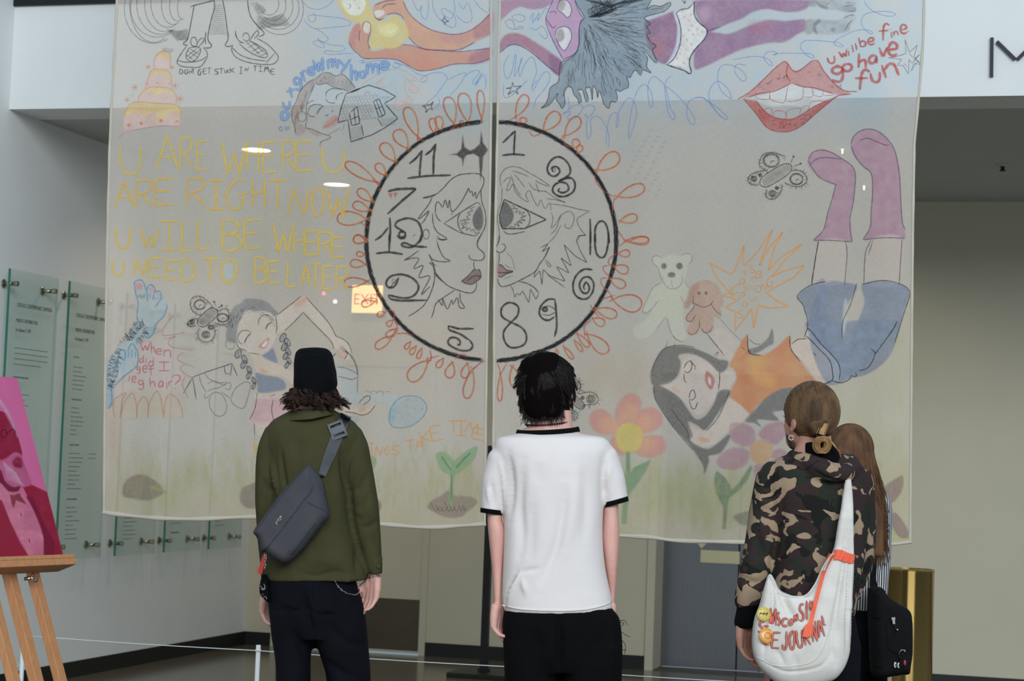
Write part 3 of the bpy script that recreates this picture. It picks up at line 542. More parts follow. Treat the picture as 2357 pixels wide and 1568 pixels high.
# ---- yellow lettering
d = Draw('yellow_lettering', BL, 'large yellow crayon block capitals', 'E')
for L_, xs in (('U ARE WHERE U', 0), ):
    d.words(5.2, YEL, .85, 'U 145 185 325 435;A 465 85 670 400;R 685 105 800 385;E 840 135 940 398;W 1060 145 1270 440;H 1280 120 1385 400;E 1425 135 1550 415;R 1600 130 1725 400;E 1725 130 1890 405;U 1968 195 2165 415')
    d.words(5.2, (224, 174, 56), .88, 'A 95 495 265 735;R 285 490 440 735;E 460 475 625 715;R 750 475 920 725;I 940 490 1085 750;G 1090 475 1280 750;H 1330 470 1440 730;T 1470 485 1645 755;N 1655 560 1850 800;O 1870 550 1980 810;W 2010 560 2200 820')
    d.words(5.2, (222, 180, 64), .88, 'U 108 915 230 1105;W 330 930 490 1100;I 500 860 680 1120;L 700 855 790 1135;L 840 835 945 1115;B 1065 845 1230 1125;E 1255 840 1405 1105;W 1515 880 1700 1135;H 1705 920 1800 1150;E 1810 945 1940 1165;R 1930 960 2065 1165;E 2050 1000 2170 1185')
    d.words(5.2, (224, 182, 62), .88, 'U 78 1210 175 1355;N 255 1200 380 1350;E 400 1190 535 1365;E 560 1215 680 1390;D 700 1200 830 1410;T 890 1200 1050 1410;O 1050 1200 1185 1410;B 1350 1180 1460 1415;E 1465 1215 1575 1415;L 1640 1225 1725 1450;A 1765 1250 1865 1455;T 1860 1245 1955 1465;E 1970 1260 2060 1470;R 2085 1270 2200 1480').f((190, 205, 200), .5, '1085 1240 1150 1240 1165 1340 1110 1385 1070 1330').ell(0, K, 0, 2180, 765, 16, 16, fill=(200, 200, 90), fa=.5)
d.build()
# ---- clock, left half
d = Draw('half_clock_drawing', BL, 'charcoal left half of a clock dial with pencil profile face', 'X')
cx, cy, R0 = 1137, 555, 280
def ringpts(a0, a1, n, jr=0): return [(cx-6+(R0+8+RNG.uniform(-jr, jr))*math.cos(math.radians(t)), cy+(R0-5+RNG.uniform(-jr, jr))*math.sin(math.radians(t))) for t in np.linspace(a0, a1, n)]
d.s(10, (92, 92, 94), .75, np.array(ringpts(94, 266, 40)))
for i in range(14): d.s(1.8, (46, 46, 48), .55, np.array(ringpts(95, 265, 90, 5)))
for i in range(150): t = math.radians(RNG.uniform(95, 265)); q = RNG.uniform(-4, 4); d.l(1.5, K, .6, '%f %f %f %f' % (cx-6+(R0+8+q)*math.cos(t), cy+(R0-5+q)*math.sin(t), cx-6+(R0+8-q)*math.cos(t+.03), cy+(R0-5-q)*math.sin(t+.03)))
d.c('F').s(5, K, .95, '930 640 915 760 905 900', '800 775 870 720 930 645', '1065 570 1045 700 1040 880', '960 690 1020 640 1065 575').l(5, K, .95, '780 920 1000 895 1210 885').s(6, K, .95, '580 1050 660 1030 760 1025 870 1025').l(5.5, K, .95, '870 1030 720 1150 575 1275')
d.f((34, 34, 36), .97, '1195 678 1270 668 1315 620 1330 490 1345 600 1400 640 1450 620 1500 570 1515 440 1530 560 1580 630 1530 700 1525 800 1505 940 1495 800 1490 700 1440 670 1370 680 1340 720 1330 795 1320 720 1270 685', sm=False, soft=2).f((190, 70, 70), .8, '585 1070 630 1065 610 1120', sm=False).f((190, 70, 70), .8, '640 1065 680 1060 652 1115', sm=False)
d.s(5, K, .92, '600 1310 605 1420 600 1568', '450 1540 520 1490 585 1410', '740 1460 700 1460 700 1500 750 1520 760 1470 720 1440 660 1400 660 1370 700 1340 790 1320 880 1350 920 1420 930 1500 900 1568').c('G').s(5, K, .92, '550 0 550 80 548 165', '425 175 550 165 680 185', '855 0 830 70 760 120 680 110 665 90 700 80 780 110 905 118', '620 10 660 40 690 10', '640 400 600 480 545 490 520 450 560 390 660 370 760 400 820 460 820 520 770 575 680 590 540 560').l(5, K, .92, '540 565 560 600 660 615 900 610', '1090 840 1090 880 1200 920 1290 980').l(5, K, .92, '1090 845 1180 870 1325 870').s(5, K, .92, '1290 980 1315 1030 1280 1070 1200 1070 1110 1030 1085 990 1110 955 1160 955 1195 985 1190 1025 1170 1010').ell(1.5, K, .7, 590, 430, 14, 20).l(2.5, K, .8, '625 410 560 490')
FP = 2.2
d.c('F').s(FP, K, .85, '1440 865 1300 880 1210 930 1150 1000 1100 1050 1060 1080 960 1110 935 1120 1000 1110 1060 1085', '1440 865 1510 880 1540 930 1530 990 1510 1040 1520 1160 1550 1250 1555 1380 1510 1480 1480 1540 1478 1568', '1030 1110 990 1190 930 1270 890 1330 950 1290 1000 1240 960 1330 920 1380', '1060 1270 1060 1200 1080 1150 1110 1180 1130 1210 1155 1130 1180 1220 1195 1130 1220 1250 1300 1170 1370 1050 1385 1010 1400 1060 1420 1040 1430 1100 1455 1050 1460 1120 1490 1060 1510 1030', '1060 1270 1080 1320 1110 1350', '1030 1270 1040 1380 1080 1460 1170 1520 1100 1530 1070 1520').l(FP, K, .85, '1140 1370 1300 1260 1480 1150 1505 1190', '1140 1370 1300 1460 1450 1495 1500 1450').s(FP, K, .85, '1300 1265 1275 1330 1290 1410 1330 1465', '1230 1260 1210 1280').l(1.6, K, .8, '1450 1200 1400 1220 1430 1240 1370 1260 1410 1280 1360 1300 1400 1330 1330 1330 1370 1360 1310 1370 1340 1400 1310 1420 1370 1400 1360 1440 1400 1410 1410 1450 1440 1420 1450 1470 1480 1450', '1290 1340 1340 1330 1290 1370', '1330 1390 1390 1360').f((38, 38, 40), .85, '1500 1195 1440 1270 1425 1340 1440 1400 1480 1440 1520 1400 1530 1300', (100, 100, 102), 3).ell(2, K, .7, 970, 1480, 30, 50)
d.c('G').s(FP, K, .85, '1395 0 1360 60 1365 120 1410 160 1425 200 1400 235 1330 235 1290 220 1280 185', '1330 245 1325 290 1345 330', '1350 440 1345 500 1300 540 1200 520 1100 480 1040 430 990 380 960 300 920 260', '1150 510 1050 580 980 640 960 720 940 775', '1000 600 1040 660 1040 590 1080 690 1120 600 1130 650 1170 580 1190 670 1240 675 1200 610 1195 530', '960 260 970 400 940 530 880 650 800 720 730 760', '690 240 760 200 830 150', '690 240 780 220 830 230 780 320 870 290 830 400 930 390 850 560 930 480', '920 180 950 230 1020 250 1110 245 1050 210 1010 130 990 60', '930 260 990 290').s(FP, K, .8, '990 10 1030 50 1080 45', '920 190 940 230 960 290', '770 20 800 0', '960 350 1000 380 1040 440', '970 370 1030 430').f((150, 100, 96), .85, '1210 432 1270 380 1330 320 1350 335 1375 320 1390 390 1340 440 1290 460', (110, 86, 84), 2.5).s(2, K, .85, '1210 432 1270 385 1330 320 1350 335 1375 320 1392 390 1340 440 1290 460 1210 432', '1260 430 1330 380 1390 390')
d.build()
d = Draw('sun_loop_drawing', BL, 'red and yellow crayon loops around the left half clock', 'F')
loopsF = [(1520, 345, 1505, 35, 75), (1390, 390, 1330, 65, 130), (1250, 400, 1180, 105, 120), (1325, 400, 1320, 340, 45), (1110, 460, 1090, 300, 80), (1050, 480, 1030, 320, 75), (900, 540, 770, 210, 120), (800, 640, 660, 440, 130), (670, 770, 520, 570, 120), (570, 900, 465, 775, 85), (500, 980, 150, 760, 110), (440, 1165, 275, 1030, 90), (420, 1250, 225, 1170, 90), (400, 1330, 65, 1310, 140), (385, 1540, 230, 1520, 90)]
for q in loopsF: d.loop(3.6, (198, 74, 62), .8, *q).loop(3, (230, 186, 90), .35, q[0]+8, q[1]-4, q[2]+14, q[3]+10, q[4]*.8)
d.s(3.2, (200, 80, 62), .7, '880 480 900 530 960 545', '1200 440 1260 395 1300 415 1330 390', '770 640 820 650', '420 930 480 960 500 1050', '380 1420 300 1350').c('G')
loopsG = [(345, 65, 210, 35, 80), (325, 190, 240, 175, 50), (340, 280, 180, 260, 75), (370, 435, 120, 445, 90), (520, 720, 440, 750, 50), (590, 790, 530, 845, 50), (620, 870, 525, 950, 60), (600, 930, 425, 1050, 80), (760, 990, 700, 1060, 40), (810, 1030, 750, 1110, 45), (860, 1050, 820, 1150, 40), (930, 1150, 740, 1350, 130), (1050, 1140, 990, 1230, 50), (1130, 1170, 1090, 1325, 85), (1270, 1180, 1230, 1325, 75), (1320, 1220, 1255, 1515, 95), (430, 620, 290, 650, 60)]
for q in loopsG: d.loop(3.6, (196, 76, 66), .8, *q).loop(2.6, (230, 190, 96), .3, q[0], q[1]+8, q[2]+8, q[3]+14, q[4]*.8)
d.s(3.2, (198, 78, 66), .75, '530 700 590 710 600 760 600 800 630 860 600 940', '620 920 700 915 770 940', '930 1070 940 1150 900 1200', '890 1160 1010 1120', '1150 1150 1200 1110 1260 1120', '1320 1250 1370 1200 1430 1165', '290 620 370 590 430 600 440 640'); d.split()
# ---- foot and burst
d = Draw('hairy_foot_drawing', BL, 'blue crayon foot and hairy leg clasped by hands', 'J')
BF = (130, 162, 176); BF2 = (196, 200, 200)
d.f(BF2, .7, '335 90 370 65 420 80 450 160 480 110 530 120 545 180 590 170 610 220 650 250 670 310 640 400 580 470 540 540 520 600 470 630 440 600 430 540 370 490 360 380 370 280 345 190', (150, 188, 204), 5).f(BF, .6, '520 600 470 630 440 600 460 540 500 520 545 480 560 530', (124, 174, 200), 5).f(BF2, .75, '360 480 300 540 260 640 180 720 100 830 75 1000 75 1200 90 1310 125 1260 130 1100 200 1020 300 960 370 880 370 740 430 600 440 520', (140, 182, 202), 5).f(BF, .5, '80 1180 130 1040 140 1240 90 1315', (120, 170, 196), 6).f((224, 120, 130), .8, '345 110 365 90 405 100 415 140 380 160 350 145').f((222, 140, 150), .75, '475 140 500 130 530 150 525 175 490 175').f((190, 140, 170), .6, '560 190 585 185 590 215 565 215').f((180, 150, 180), .55, '580 230 615 230 615 258 585 258').f((184, 170, 190), .5, '640 285 665 285 665 305 640 305')
d.s(2.6, (84, 144, 176), .75, '335 120 330 90 365 62 420 75 455 170 470 120 510 110 545 150 555 180 590 170 610 220 600 260', '335 120 345 190 370 280 360 400 370 480', '455 170 470 260 480 280', '545 160 520 260', '670 310 640 410 570 480 540 550 520 600 470 630 435 600', '600 260 560 310 540 330', '180 780 200 750 240 750 250 790 240 850', '190 790 175 880 180 960 150 1040 120 1110 125 1240 90 1320', '270 760 300 690 330 690 350 740 370 760 370 870 330 930 240 1000 140 1110', '280 760 275 820', '310 740 310 820', '345 760 345 820')
d.hairs(1.3, K, .8, '370 480 300 570 250 640 190 710', 26, 30, -1).hairs(1.3, K, .8, '440 510 380 560 320 640 270 660', 40, 60, -1).hairs(1.3, K, .75, '430 530 400 600 350 640', 22, 50, 1).hairs(1.3, K, .75, '180 720 100 840 80 960 80 1130', 44, 45, 1).hairs(1.3, K, .75, '180 800 140 900 120 1000 90 1100', 40, 45, 1).l(1.6, K, .8, '375 205 380 240', '390 200 395 240', '405 205 410 245', '420 200 425 240', '435 195 440 235', '475 205 500 205', '480 222 500 220', '485 240 500 238', '540 240 548 250', '558 240 562 250'); d.build()
d = Draw('leg_hair_burst_drawing', BL, 'spiky peach burst around pink handwritten words', 'J')
BU = (196, 132, 100)
d.f((226, 194, 196), .4, '400 660 620 640 760 760 800 900 830 1000 800 1140 560 1150 300 1160 140 1230 150 1130 300 980 370 860', (228, 200, 190), 20).f((226, 186, 150), .35, '210 1200 330 1170 480 1210 620 1180 800 1200 820 1380 640 1400 480 1390 360 1400 200 1400', None, 20)
d.s(2.2, BU, .7, '540 590 610 560 660 500 700 440 735 410', '630 560 620 600 720 600 840 570', '650 620 660 640 760 610 690 650 690 700 760 730 930 750', '840 770 790 790 770 830 800 860 940 920', '850 890 820 900 800 920 840 980 920 1020', '850 1000 820 1060 830 1120 880 1220', '140 1230 200 1190 260 1160 220 1240 200 1410', '140 1240 135 1320 150 1400', '200 1410 240 1260 320 1165 360 1300 360 1410', '360 1410 375 1280 430 1200 480 1260 480 1410', '480 1410 500 1260 570 1150 610 1200 630 1300 645 1410', '645 1400 660 1250 700 1180 760 1210 810 1300 825 1400', '150 1220 130 1280 90 1310')
d.words(2.8, (206, 92, 106), .85, 'W 395 665 500 755;h 510 670 550 775;e 560 735 620 790;n 640 740 710 820 10;d 385 795 430 870;i 445 800 470 880;d 480 820 535 910;I 590 865 700 950;g 358 905 395 975;e 420 895 470 965;t 475 900 545 1000;l 265 990 305 1055 15;e 310 1000 355 1060;g 375 1040 435 1130;h 500 1010 560 1110;a 590 1050 640 1110;i 655 1020 690 1130;r 690 1050 730 1100;? 725 990 805 1125'); d.build()
def butterfly(name, parent, label, crop, body, wings, eyes, feel, hair_n=26):
    d = Draw(name, parent, label, crop)
    (ax, ay), (bx, by), wd = body; a = np.array([ax, ay], float); b = np.array([bx, by], float); dr = b-a; n = np.array([-dr[1], dr[0]])/np.linalg.norm(dr)*wd
    ol = np.array([a, a+dr*.12+n*.8, a+dr*.5+n, a+dr*.88+n*.8, b, b-dr*.12-n*.8, a+dr*.5-n, a+dr*.12-n*.8, a]); d.s(2, K, .85, ol)
    for k in np.linspace(.1, .92, 20):
        q = math.sin(math.pi*min(max(k, .08), .92))**.4*.9; d.l(1.5, K, .7, np.array([a+dr*k+n*q, a+dr*(k+.03)-n*q]))
    for wpts in wings: d.s(1.7, K, .8, wpts); d.hairs(1.4, K, .75, wpts, hair_n, 26, 1); d.hairs(1.2, K, .6, wpts, hair_n//2, 20, -1)
    for (x, y, r, kind) in eyes:
        d.ell(2.2, K, .85, x, y, r, r*.85)
        if kind == 'c':
            d.ell(1.3, K, .7, x, y, r*.85, r*.72).l(2.2, K, .9, '%f %f %f %f %f %f' % (x-r*.1, y+r*.4, x, y, x+r*.45, y+r*.1))
            for k in range(10): t = k*.628; d.l(1.2, K, .8, '%f %f %f %f' % (x+r*.65*math.cos(t), y+r*.55*math.sin(t), x+r*.76*math.cos(t), y+r*.64*math.sin(t)))
        else: d.ell(2, K, .8, x, y, r*.6, r*.55, fill=(90, 90, 92), fa=.6)
    for p, q in feel: d.l(1.8, K, .85, np.array([p, q])); d.ell(2, K, .9, q[0], q[1], 8, 8, fill=K)
    d.build()
butterfly('butterfly_drawing', BL, 'black pencil butterfly with clock faces beside the blue foot', 'J', ((975, 510), (1140, 350), 55), ['1110 330 1060 270 980 220 910 240 890 300 910 360 960 400 1010 410', '960 440 900 450 860 490 890 520 950 510', '1150 370 1230 340 1250 400 1240 480 1180 500 1130 480', '1110 500 1130 580 1100 650 1040 670 980 640 970 570 990 530'], [(985, 305, 56, 'c'), (1195, 430, 50, 'c'), (912, 475, 24, 'e'), (1090, 525, 26, 'e'), (1045, 595, 38, 'e')], [((1140, 325), (1120, 275)), ((1150, 335), (1188, 310))])
d = Draw('seated_figure_sketch', BL, 'unfinished pencil outline of a seated figure', 'J')
d.l(2.2, K, .75, '910 1015 1280 875 1265 1000', '920 1020 955 1230', '830 1170 915 1020', '1210 900 1220 980 1260 975', '1280 875 1330 1000').s(1.8, GR, .8, '985 995 1000 1070 1050 1160', '1030 970 1080 1030 1160 1070 1220 1090', '1060 1150 1100 1130 1170 1110 1220 1080 1250 1060 1270 1080 1260 1130 1220 1120', '1060 1080 1110 1050 1180 1065 1230 1060', '1040 1170 1030 1210 1060 1210 1080 1180', '1180 1150 1265 1215', '1270 1215 1310 1120 1390 1060 1440 1060 1460 1090 1420 1250 1390 1310 1350 1310 1290 1270 1265 1215').ell(1.8, GR, .8, 1155, 1275, 75, 120, -12); d.build()
# ---- girl with braids and watering can
d = Draw('watering_girl_drawing', BL, 'pencil girl with braids, blue top and pink shorts', 'K')
SK = (224, 200, 180); HC = (112, 112, 118)
d.f(SK, .7, '600 320 720 220 820 150 900 90 940 110 1010 190 1100 300 1190 400 1260 520 1340 560 1410 640 1420 720 1380 780 1330 760 1240 660 1200 580 1080 440 920 275 800 380 700 470 640 500 560 660 500 720 420 720 330 700 210 640 195 560 200 450 240 340 300 260 450 250 560 270', (228, 206, 190), 4).f(SK, .7, '340 700 440 720 600 800 760 880 820 920 820 1060 700 960 560 940 420 910 390 860', (226, 196, 172), 4).f(SK, .6, '410 1130 720 1100 740 1190 410 1190', None, 4).f(SK, .7, '1340 1250 1470 1240 1560 1190 1620 1160 1640 1190 1700 1250 1620 1340 1540 1360 1340 1320', (226, 190, 160), 4).f(SK, .5, '390 1440 560 1440 560 1568 390 1568', None, 4)
d.f(HC, .75, '90 560 100 420 130 280 180 200 240 170 290 125 420 130 520 160 590 230 640 280 600 310 540 270 460 250 380 260 300 240 240 330 200 430 195 540 180 590', (150, 150, 154), 3).f((100, 118, 150), .85, '470 735 540 680 580 650 610 720 630 805 560 790', (120, 136, 164), 4).f((100, 118, 150), .85, '400 920 500 940 620 960 700 1000 720 1080 640 1110 520 1130 430 1120 420 1040', (124, 140, 166), 4).f((222, 150, 160), .75, '415 1190 740 1190 760 1320 620 1450 540 1465 340 1410 390 1300', (232, 176, 182), 4).f((224, 140, 90), .6, '810 210 850 150 920 110 950 150 900 190', None, 6).f((210, 140, 96), .6, '440 860 500 880 540 910 480 920', None, 6).f((214, 150, 120), .6, '1250 650 1320 680 1370 740 1330 760 1280 720', None, 5).f((214, 140, 90), .6, '1510 1320 1540 1290 1580 1290 1560 1330', None, 5)
d.s(1.8, K, .75, '640 290 700 240 800 165 890 95', '910 270 820 360 700 470', '910 275 1000 370 1100 470 1200 580 1230 660', '940 110 1010 190 1120 310 1200 420 1250 520 1300 540 1370 590 1410 660 1420 710', '610 310 625 420 615 500', '195 580 210 640 300 680', '330 700 450 720', '420 1120 410 1190', '415 1190 390 1300 335 1410', '385 1450 390 1568', '590 1200 575 1300 590 1390 605 1430', '560 1160 615 1145', '1340 1325 1450 1340 1540 1365 1620 1340 1690 1260', '1500 1240 1570 1170 1630 1165 1620 1210 1550 1260', '1290 640 1340 690', '1310 630 1370 700 1340 770')
d.ell(1.8, GR, .85, 510, 380, 85, 80, 20, part=(150, 330)).ell(1.8, GR, .85, 285, 540, 80, 80, 0, part=(120, 300)).s(2.6, K, .85, '505 455 530 400 575 375', '275 595 300 540 345 490').s(1.6, GR, .8, '420 410 450 320 510 295 580 370', '205 540 230 480 280 460 350 480', '270 600 230 600 205 560').f((190, 70, 56), .75, '430 640 480 580 545 535 535 600 500 655', (206, 110, 90), 3).f((236, 226, 220), .9, '465 635 500 585 525 570 510 625').ell(1.6, GR, .7, 130, 610, 45, 55)
for x0, y0, x1, y1 in ((210, 680, 400, 1080), (690, 510, 730, 850)):
    n = 7
    for k in range(n):
        x = x0+(x1-x0)*k/n; y = y0+(y1-y0)*k/n; sg = 1 if k % 2 else -1; wd = 46*(1-.45*k/n)
        d.ell(2.6, (74, 74, 78), .8, x+sg*wd*.45+20, y+30, wd*.62, 50*(1-.25*k/n), -25*sg, fill=(160, 160, 160), fa=.7).l(1.3, GR, .7, '%f %f %f %f' % (x+sg*wd*.2+20, y, x+sg*wd*.7+20, y+55), '%f %f %f %f' % (x+sg*wd*.4+20, y, x+sg*wd*.5+20, y+60))
for i in range(60): t = random.uniform(0, 1); x = 110+t*480; y = 200+180*(t-.45)**2*4+random.uniform(-50, 60)*(1-t*.6)-60*t+40; d.l(1.2, (70, 70, 74), .6, '%f %f %f %f' % (x, y+60*(1-t), x+40*t+5, y+60*(1-t)-50*(1-t)+20*t))
d.c('X').f((224, 176, 78), .85, '581 1016 590 1024 600 1026 612 1026 612 1062 596 1062 586 1048', (214, 160, 60), 3, sm=False).l(1.2, GR, .7, '585 975 585 1015'); d.build()
d = Draw('watering_can_drawing', BL, 'pale blue pencil watering can', 'K')
WB = (166, 180, 184)
d.f((190, 202, 206), .55, '1255 860 1380 870 1480 930 1485 1130 1640 1150 1820 1140 2000 1165 1900 1290 1830 1270 1720 1230 1600 1290 1400 1280 1330 1250 1270 1120', (176, 196, 204), 5).f(WB, .6, '1830 1420 1850 1310 1900 1220 1990 1170 2100 1160 2190 1200 2235 1280 2200 1370 2110 1460 1990 1500 1880 1490', (178, 190, 196), 4).f((120, 170, 190), .6, '1830 1400 1860 1290 1910 1220 1900 1330 1860 1460', None, 8).f(WB, .6, '1400 1370 1500 1380 1490 1440 1420 1420', None, 5)
d.s(3.6, (92, 98, 102), .8, '1340 680 1400 720 1450 790 1480 870 1490 940', '1215 740 1250 705').s(2.4, (110, 116, 120), .75, '1490 940 1485 1130', '1260 850 1340 860 1420 890 1485 930', '1270 950 1360 970 1430 985 1485 960').s(1.8, (90, 140, 160), .7, '1840 1440 1850 1310 1910 1215 2000 1165 2120 1165 2200 1210 2235 1290 2190 1390 2090 1470 1980 1500 1880 1490 1840 1440')
for x, y in ((2020, 1270), (2110, 1300), (2045, 1355), (1930, 1335), (1975, 1390), (2190, 1300), (2125, 1210), (2040, 1195), (1890, 1390)): d.ell(0, K, 0, x, y, 8, 9, fill=(110, 140, 160), fa=.8)
for i in range(26): x = random.uniform(1850, 2250); y = random.uniform(1520, 1860); d.l(1.6, (130, 150, 165), .5, '%f %f %f %f' % (x, y, x+2, y+16))
d.s(1.4, GR, .6, '1570 1120 1590 1110 1640 1125 1650 1150', '1640 1120 1690 1110 1710 1140', '1690 1130 1740 1105 1775 1130 1760 1165', '1770 1120 1840 1115 1850 1130'); d.build()
d = Draw('things_take_time_lettering', BL, 'orange crayon capitals above the seedling', 'P')
d.words(3.2, (226, 150, 82), .85, 'I 170 380 240 545;N 250 415 345 540;G 370 410 440 525;S 450 410 550 520;T 635 340 745 480 -5;A 745 330 855 470 -8;K 815 220 945 390 -15;E 935 160 1070 345 -12;T 1145 100 1270 265 -3;I 1225 100 1370 280;M 1350 120 1530 270 15;E 1445 195 1605 335 15'); d.split(3)
d = Draw('seedling_drawing', BL, 'green crayon sprout growing from a brown mound', 'P')
BRN = (134, 110, 98)
d.f(BRN, .8, '900 1170 960 1090 1060 1030 1140 970 1210 1030 1340 1040 1450 1060 1510 1110 1450 1180 1370 1240 1310 1290 1180 1310 1060 1280 950 1220', (158, 134, 120), 5).f((110, 160, 108), .9, '1150 1150 1155 960 1165 790 1060 720 1010 600 1005 510 1080 490 1160 540 1210 610 1260 560 1380 470 1490 420 1500 480 1460 580 1380 660 1290 730 1220 790 1205 960 1190 1160', (134, 178, 126), 5).s(3.6, (78, 128, 96), .6, '1060 540 1120 640 1180 720', '1420 500 1320 590 1230 690', '1180 760 1180 1100'); d.s(1.6, (110, 84, 74), .6, *['%d %d %d %d %d %d' % (930+i*55, 1110+(i % 3)*30, 1000+i*50, 1230, 1040+i*45, 1160) for i in range(8)]); d.build()
d = Draw('seed_drawing', BL, 'soft crayon seed or sprout near the lower edge', 'O')
d.f((122, 104, 94), .85, '270 960 270 850 320 770 420 720 530 720 640 770 720 830 760 890 750 940 680 980 590 1010 470 1005 350 985', (146, 124, 112), 6).f((140, 160, 80), .8, '600 850 690 860 800 915 780 930 700 900 620 880', None, 4).c('X').f((124, 106, 96), .8, '550 1150 555 1125 575 1115 592 1112 595 1150 592 1168 570 1170 556 1162', (150, 128, 116), 5).f((124, 106, 96), .8, '868 1150 876 1152 882 1164 876 1178 868 1180', None, 5).f((112, 166, 112), .8, '850 1062 862 1053 870 1058 866 1074 856 1086 848 1090', None, 4); d.split()
d = Draw('grass_drawing', BL, 'pale green pastel grass strokes along the lower edge', 'X', base=.0006)
for i in range(260):
    x = RNG.uniform(252, 1108); y = RNG.uniform(1080, 1180); h = RNG.uniform(18, 70); cc = [(186, 184, 116), (170, 180, 104), (204, 190, 116)][i % 3]
    d.s(RNG.uniform(3, 11), cc, RNG.uniform(.05, .16), np.array([(x, y), (x+RNG.uniform(-4, 4), y-h*.5), (x+RNG.uniform(-10, 10), y-h)]))
d.build()
# ---- drawings of the right banner
d = Draw('purple_woman_drawing', BR, 'purple crayon woman lying sideways in dotted underwear', 'C')
PV = (170, 96, 142); PV2 = (146, 80, 128); PF = (196, 128, 176)
d.f(PV, .9, '85 200 90 60 130 0 640 0 600 50 520 90 400 95 300 70 200 120 120 190', (196, 124, 160), 4).f(PV, .92, '90 530 95 430 150 360 250 340 350 370 450 430 560 500 640 560 730 640 700 770 600 700 480 590 380 500 260 460 160 480', (188, 92, 110), 5).f(PV2, .7, '600 560 720 630 700 770 620 710', (110, 70, 130), 6)
d.f(PF, .92, '620 60 660 0 850 0 880 80 930 150 950 190 910 250 905 330 910 420 890 490 850 560 790 610 740 610 690 520 630 400 595 300 565 200 600 130', (206, 146, 186), 3)
d.f(PV, .92, '1580 230 1640 210 1740 170 1900 130 1910 330 1890 500 1840 620 1780 660 1700 620 1660 540 1600 420', (136, 70, 120), 5).f((190, 100, 100), .5, '1650 420 1740 380 1800 480 1780 580 1690 580', None, 20)
d.c('D').f(PV, .92, '0 60 90 0 1140 0 1140 60 1080 100 960 120 840 110 720 90 580 120 460 190 320 240 200 300 120 330 70 260 20 160', (150, 84, 140), 5).f(PV, .92, '0 690 0 520 60 420 120 330 220 330 340 340 470 290 600 240 740 200 900 210 1060 195 1110 210 1105 300 1030 340 900 420 760 430 600 460 430 510 260 590 100 670', (150, 84, 140), 5).f((186, 84, 110), .5, '560 240 700 230 760 280 680 330 560 330', None, 20).f((206, 160, 176), .5, '40 100 120 60 160 130 110 220 60 190', None, 14)
d.c('C').f((224, 216, 212), .96, '1900 140 2000 100 2080 30 2090 160 2140 230 2215 310 2190 400 2110 490 2050 570 2040 660 2055 750 2010 730 1940 690 1850 680 1800 665 1880 580 1930 450 1945 320', None, 3).f((206, 200, 222), .9, '1870 140 1905 135 1940 320 1930 460 1880 590 1800 665 1860 560 1905 420 1910 280', None, 3)
for x, y in ((1960, 120), (1985, 178), (2050, 155), (2030, 215), (2060, 265), (2115, 300), (2030, 310), (2075, 355), (1975, 370), (2010, 415), (1950, 465), (2055, 455), (2000, 510), (1940, 555), (2080, 520), (2025, 605), (1975, 650), (1940, 695), (1910, 600), (2165, 330)): d.ell(0, K, 0, x, y, 11, 11, fill=(226, 150, 80), fa=1)
d.s(3, K, .85, '2085 20 2085 150 2130 230 2215 310 2190 400 2110 490 2050 580 2035 660 2055 740 2035 760 1990 730 1900 700 1800 665').s(2.2, K, .85, '1900 140 1930 220 1950 330 1935 470 1880 600 1810 665', '1900 140 1950 100 2020 90 2080 30', '1960 0 1990 40 1990 0')
for q in ('690 40 720 0 780 10 820 60 825 130 790 185 740 140 685 100', '655 380 680 300 740 275 800 290 830 370 800 460 755 520 710 480 680 420'): d.f((222, 216, 212), .95, q).s(2, (90, 70, 140), .8, q+' '+' '.join(q.split()[:2]))
d.f((74, 52, 46), .9, '695 0 740 0 770 50 745 100 710 115 690 80', (190, 170, 160), 4).f((74, 52, 46), .9, '690 310 730 300 755 360 740 410 690 435 665 390', (190, 170, 160), 4)
d.s(2, (84, 64, 140), .8, '640 0 600 90 565 190 580 280 620 380 680 500 740 610', '600 130 660 120 670 150', '570 200 620 270 640 290 665 265', '740 610 850 560 900 480 905 330 920 230 960 190', '950 190 900 120 860 0', '90 540 200 460 300 470 420 540 560 660 700 770', '2220 320 2357 270')
d.f((222, 216, 212), .0, '0 0 1 0 1 1')
d.c('D').f((150, 150, 150), .7, '1145 10 1210 0 1215 60 1150 60').f((190, 190, 190), .7, '1220 0 1580 0 1600 60 1610 110 1540 125 1440 100 1330 90 1260 60', (130, 130, 130), 6).f((150, 150, 150), .7, '1115 205 1200 205 1190 320 1110 335').f((196, 194, 192), .7, '1200 200 1300 200 1440 200 1520 150 1600 150 1610 190 1560 250 1540 310 1400 340 1260 340 1190 310', (140, 140, 140), 6).f((70, 70, 72), .7, '1190 240 1240 195 1260 215 1210 270 1230 340 1190 310', None, 5).f((80, 80, 80), .6, '1365 290 1400 275 1405 310 1370 315', None, 5).f((80, 80, 80), .6, '1220 0 1250 40 1330 70 1310 90 1240 60', None, 5)
d.s(1.6, K, .7, '1510 300 1540 240 1580 200', '1500 180 1560 150 1600 150', '1320 50 1350 20', '1500 60 1570 50', '1510 30 1560 20', '1540 110 1600 110 1615 70'); d.build()
d = Draw('blue_hair_drawing', BR, 'slate blue crayon hair streaming down with dark pencil strands', 'C')
HBL = (96, 116, 138)
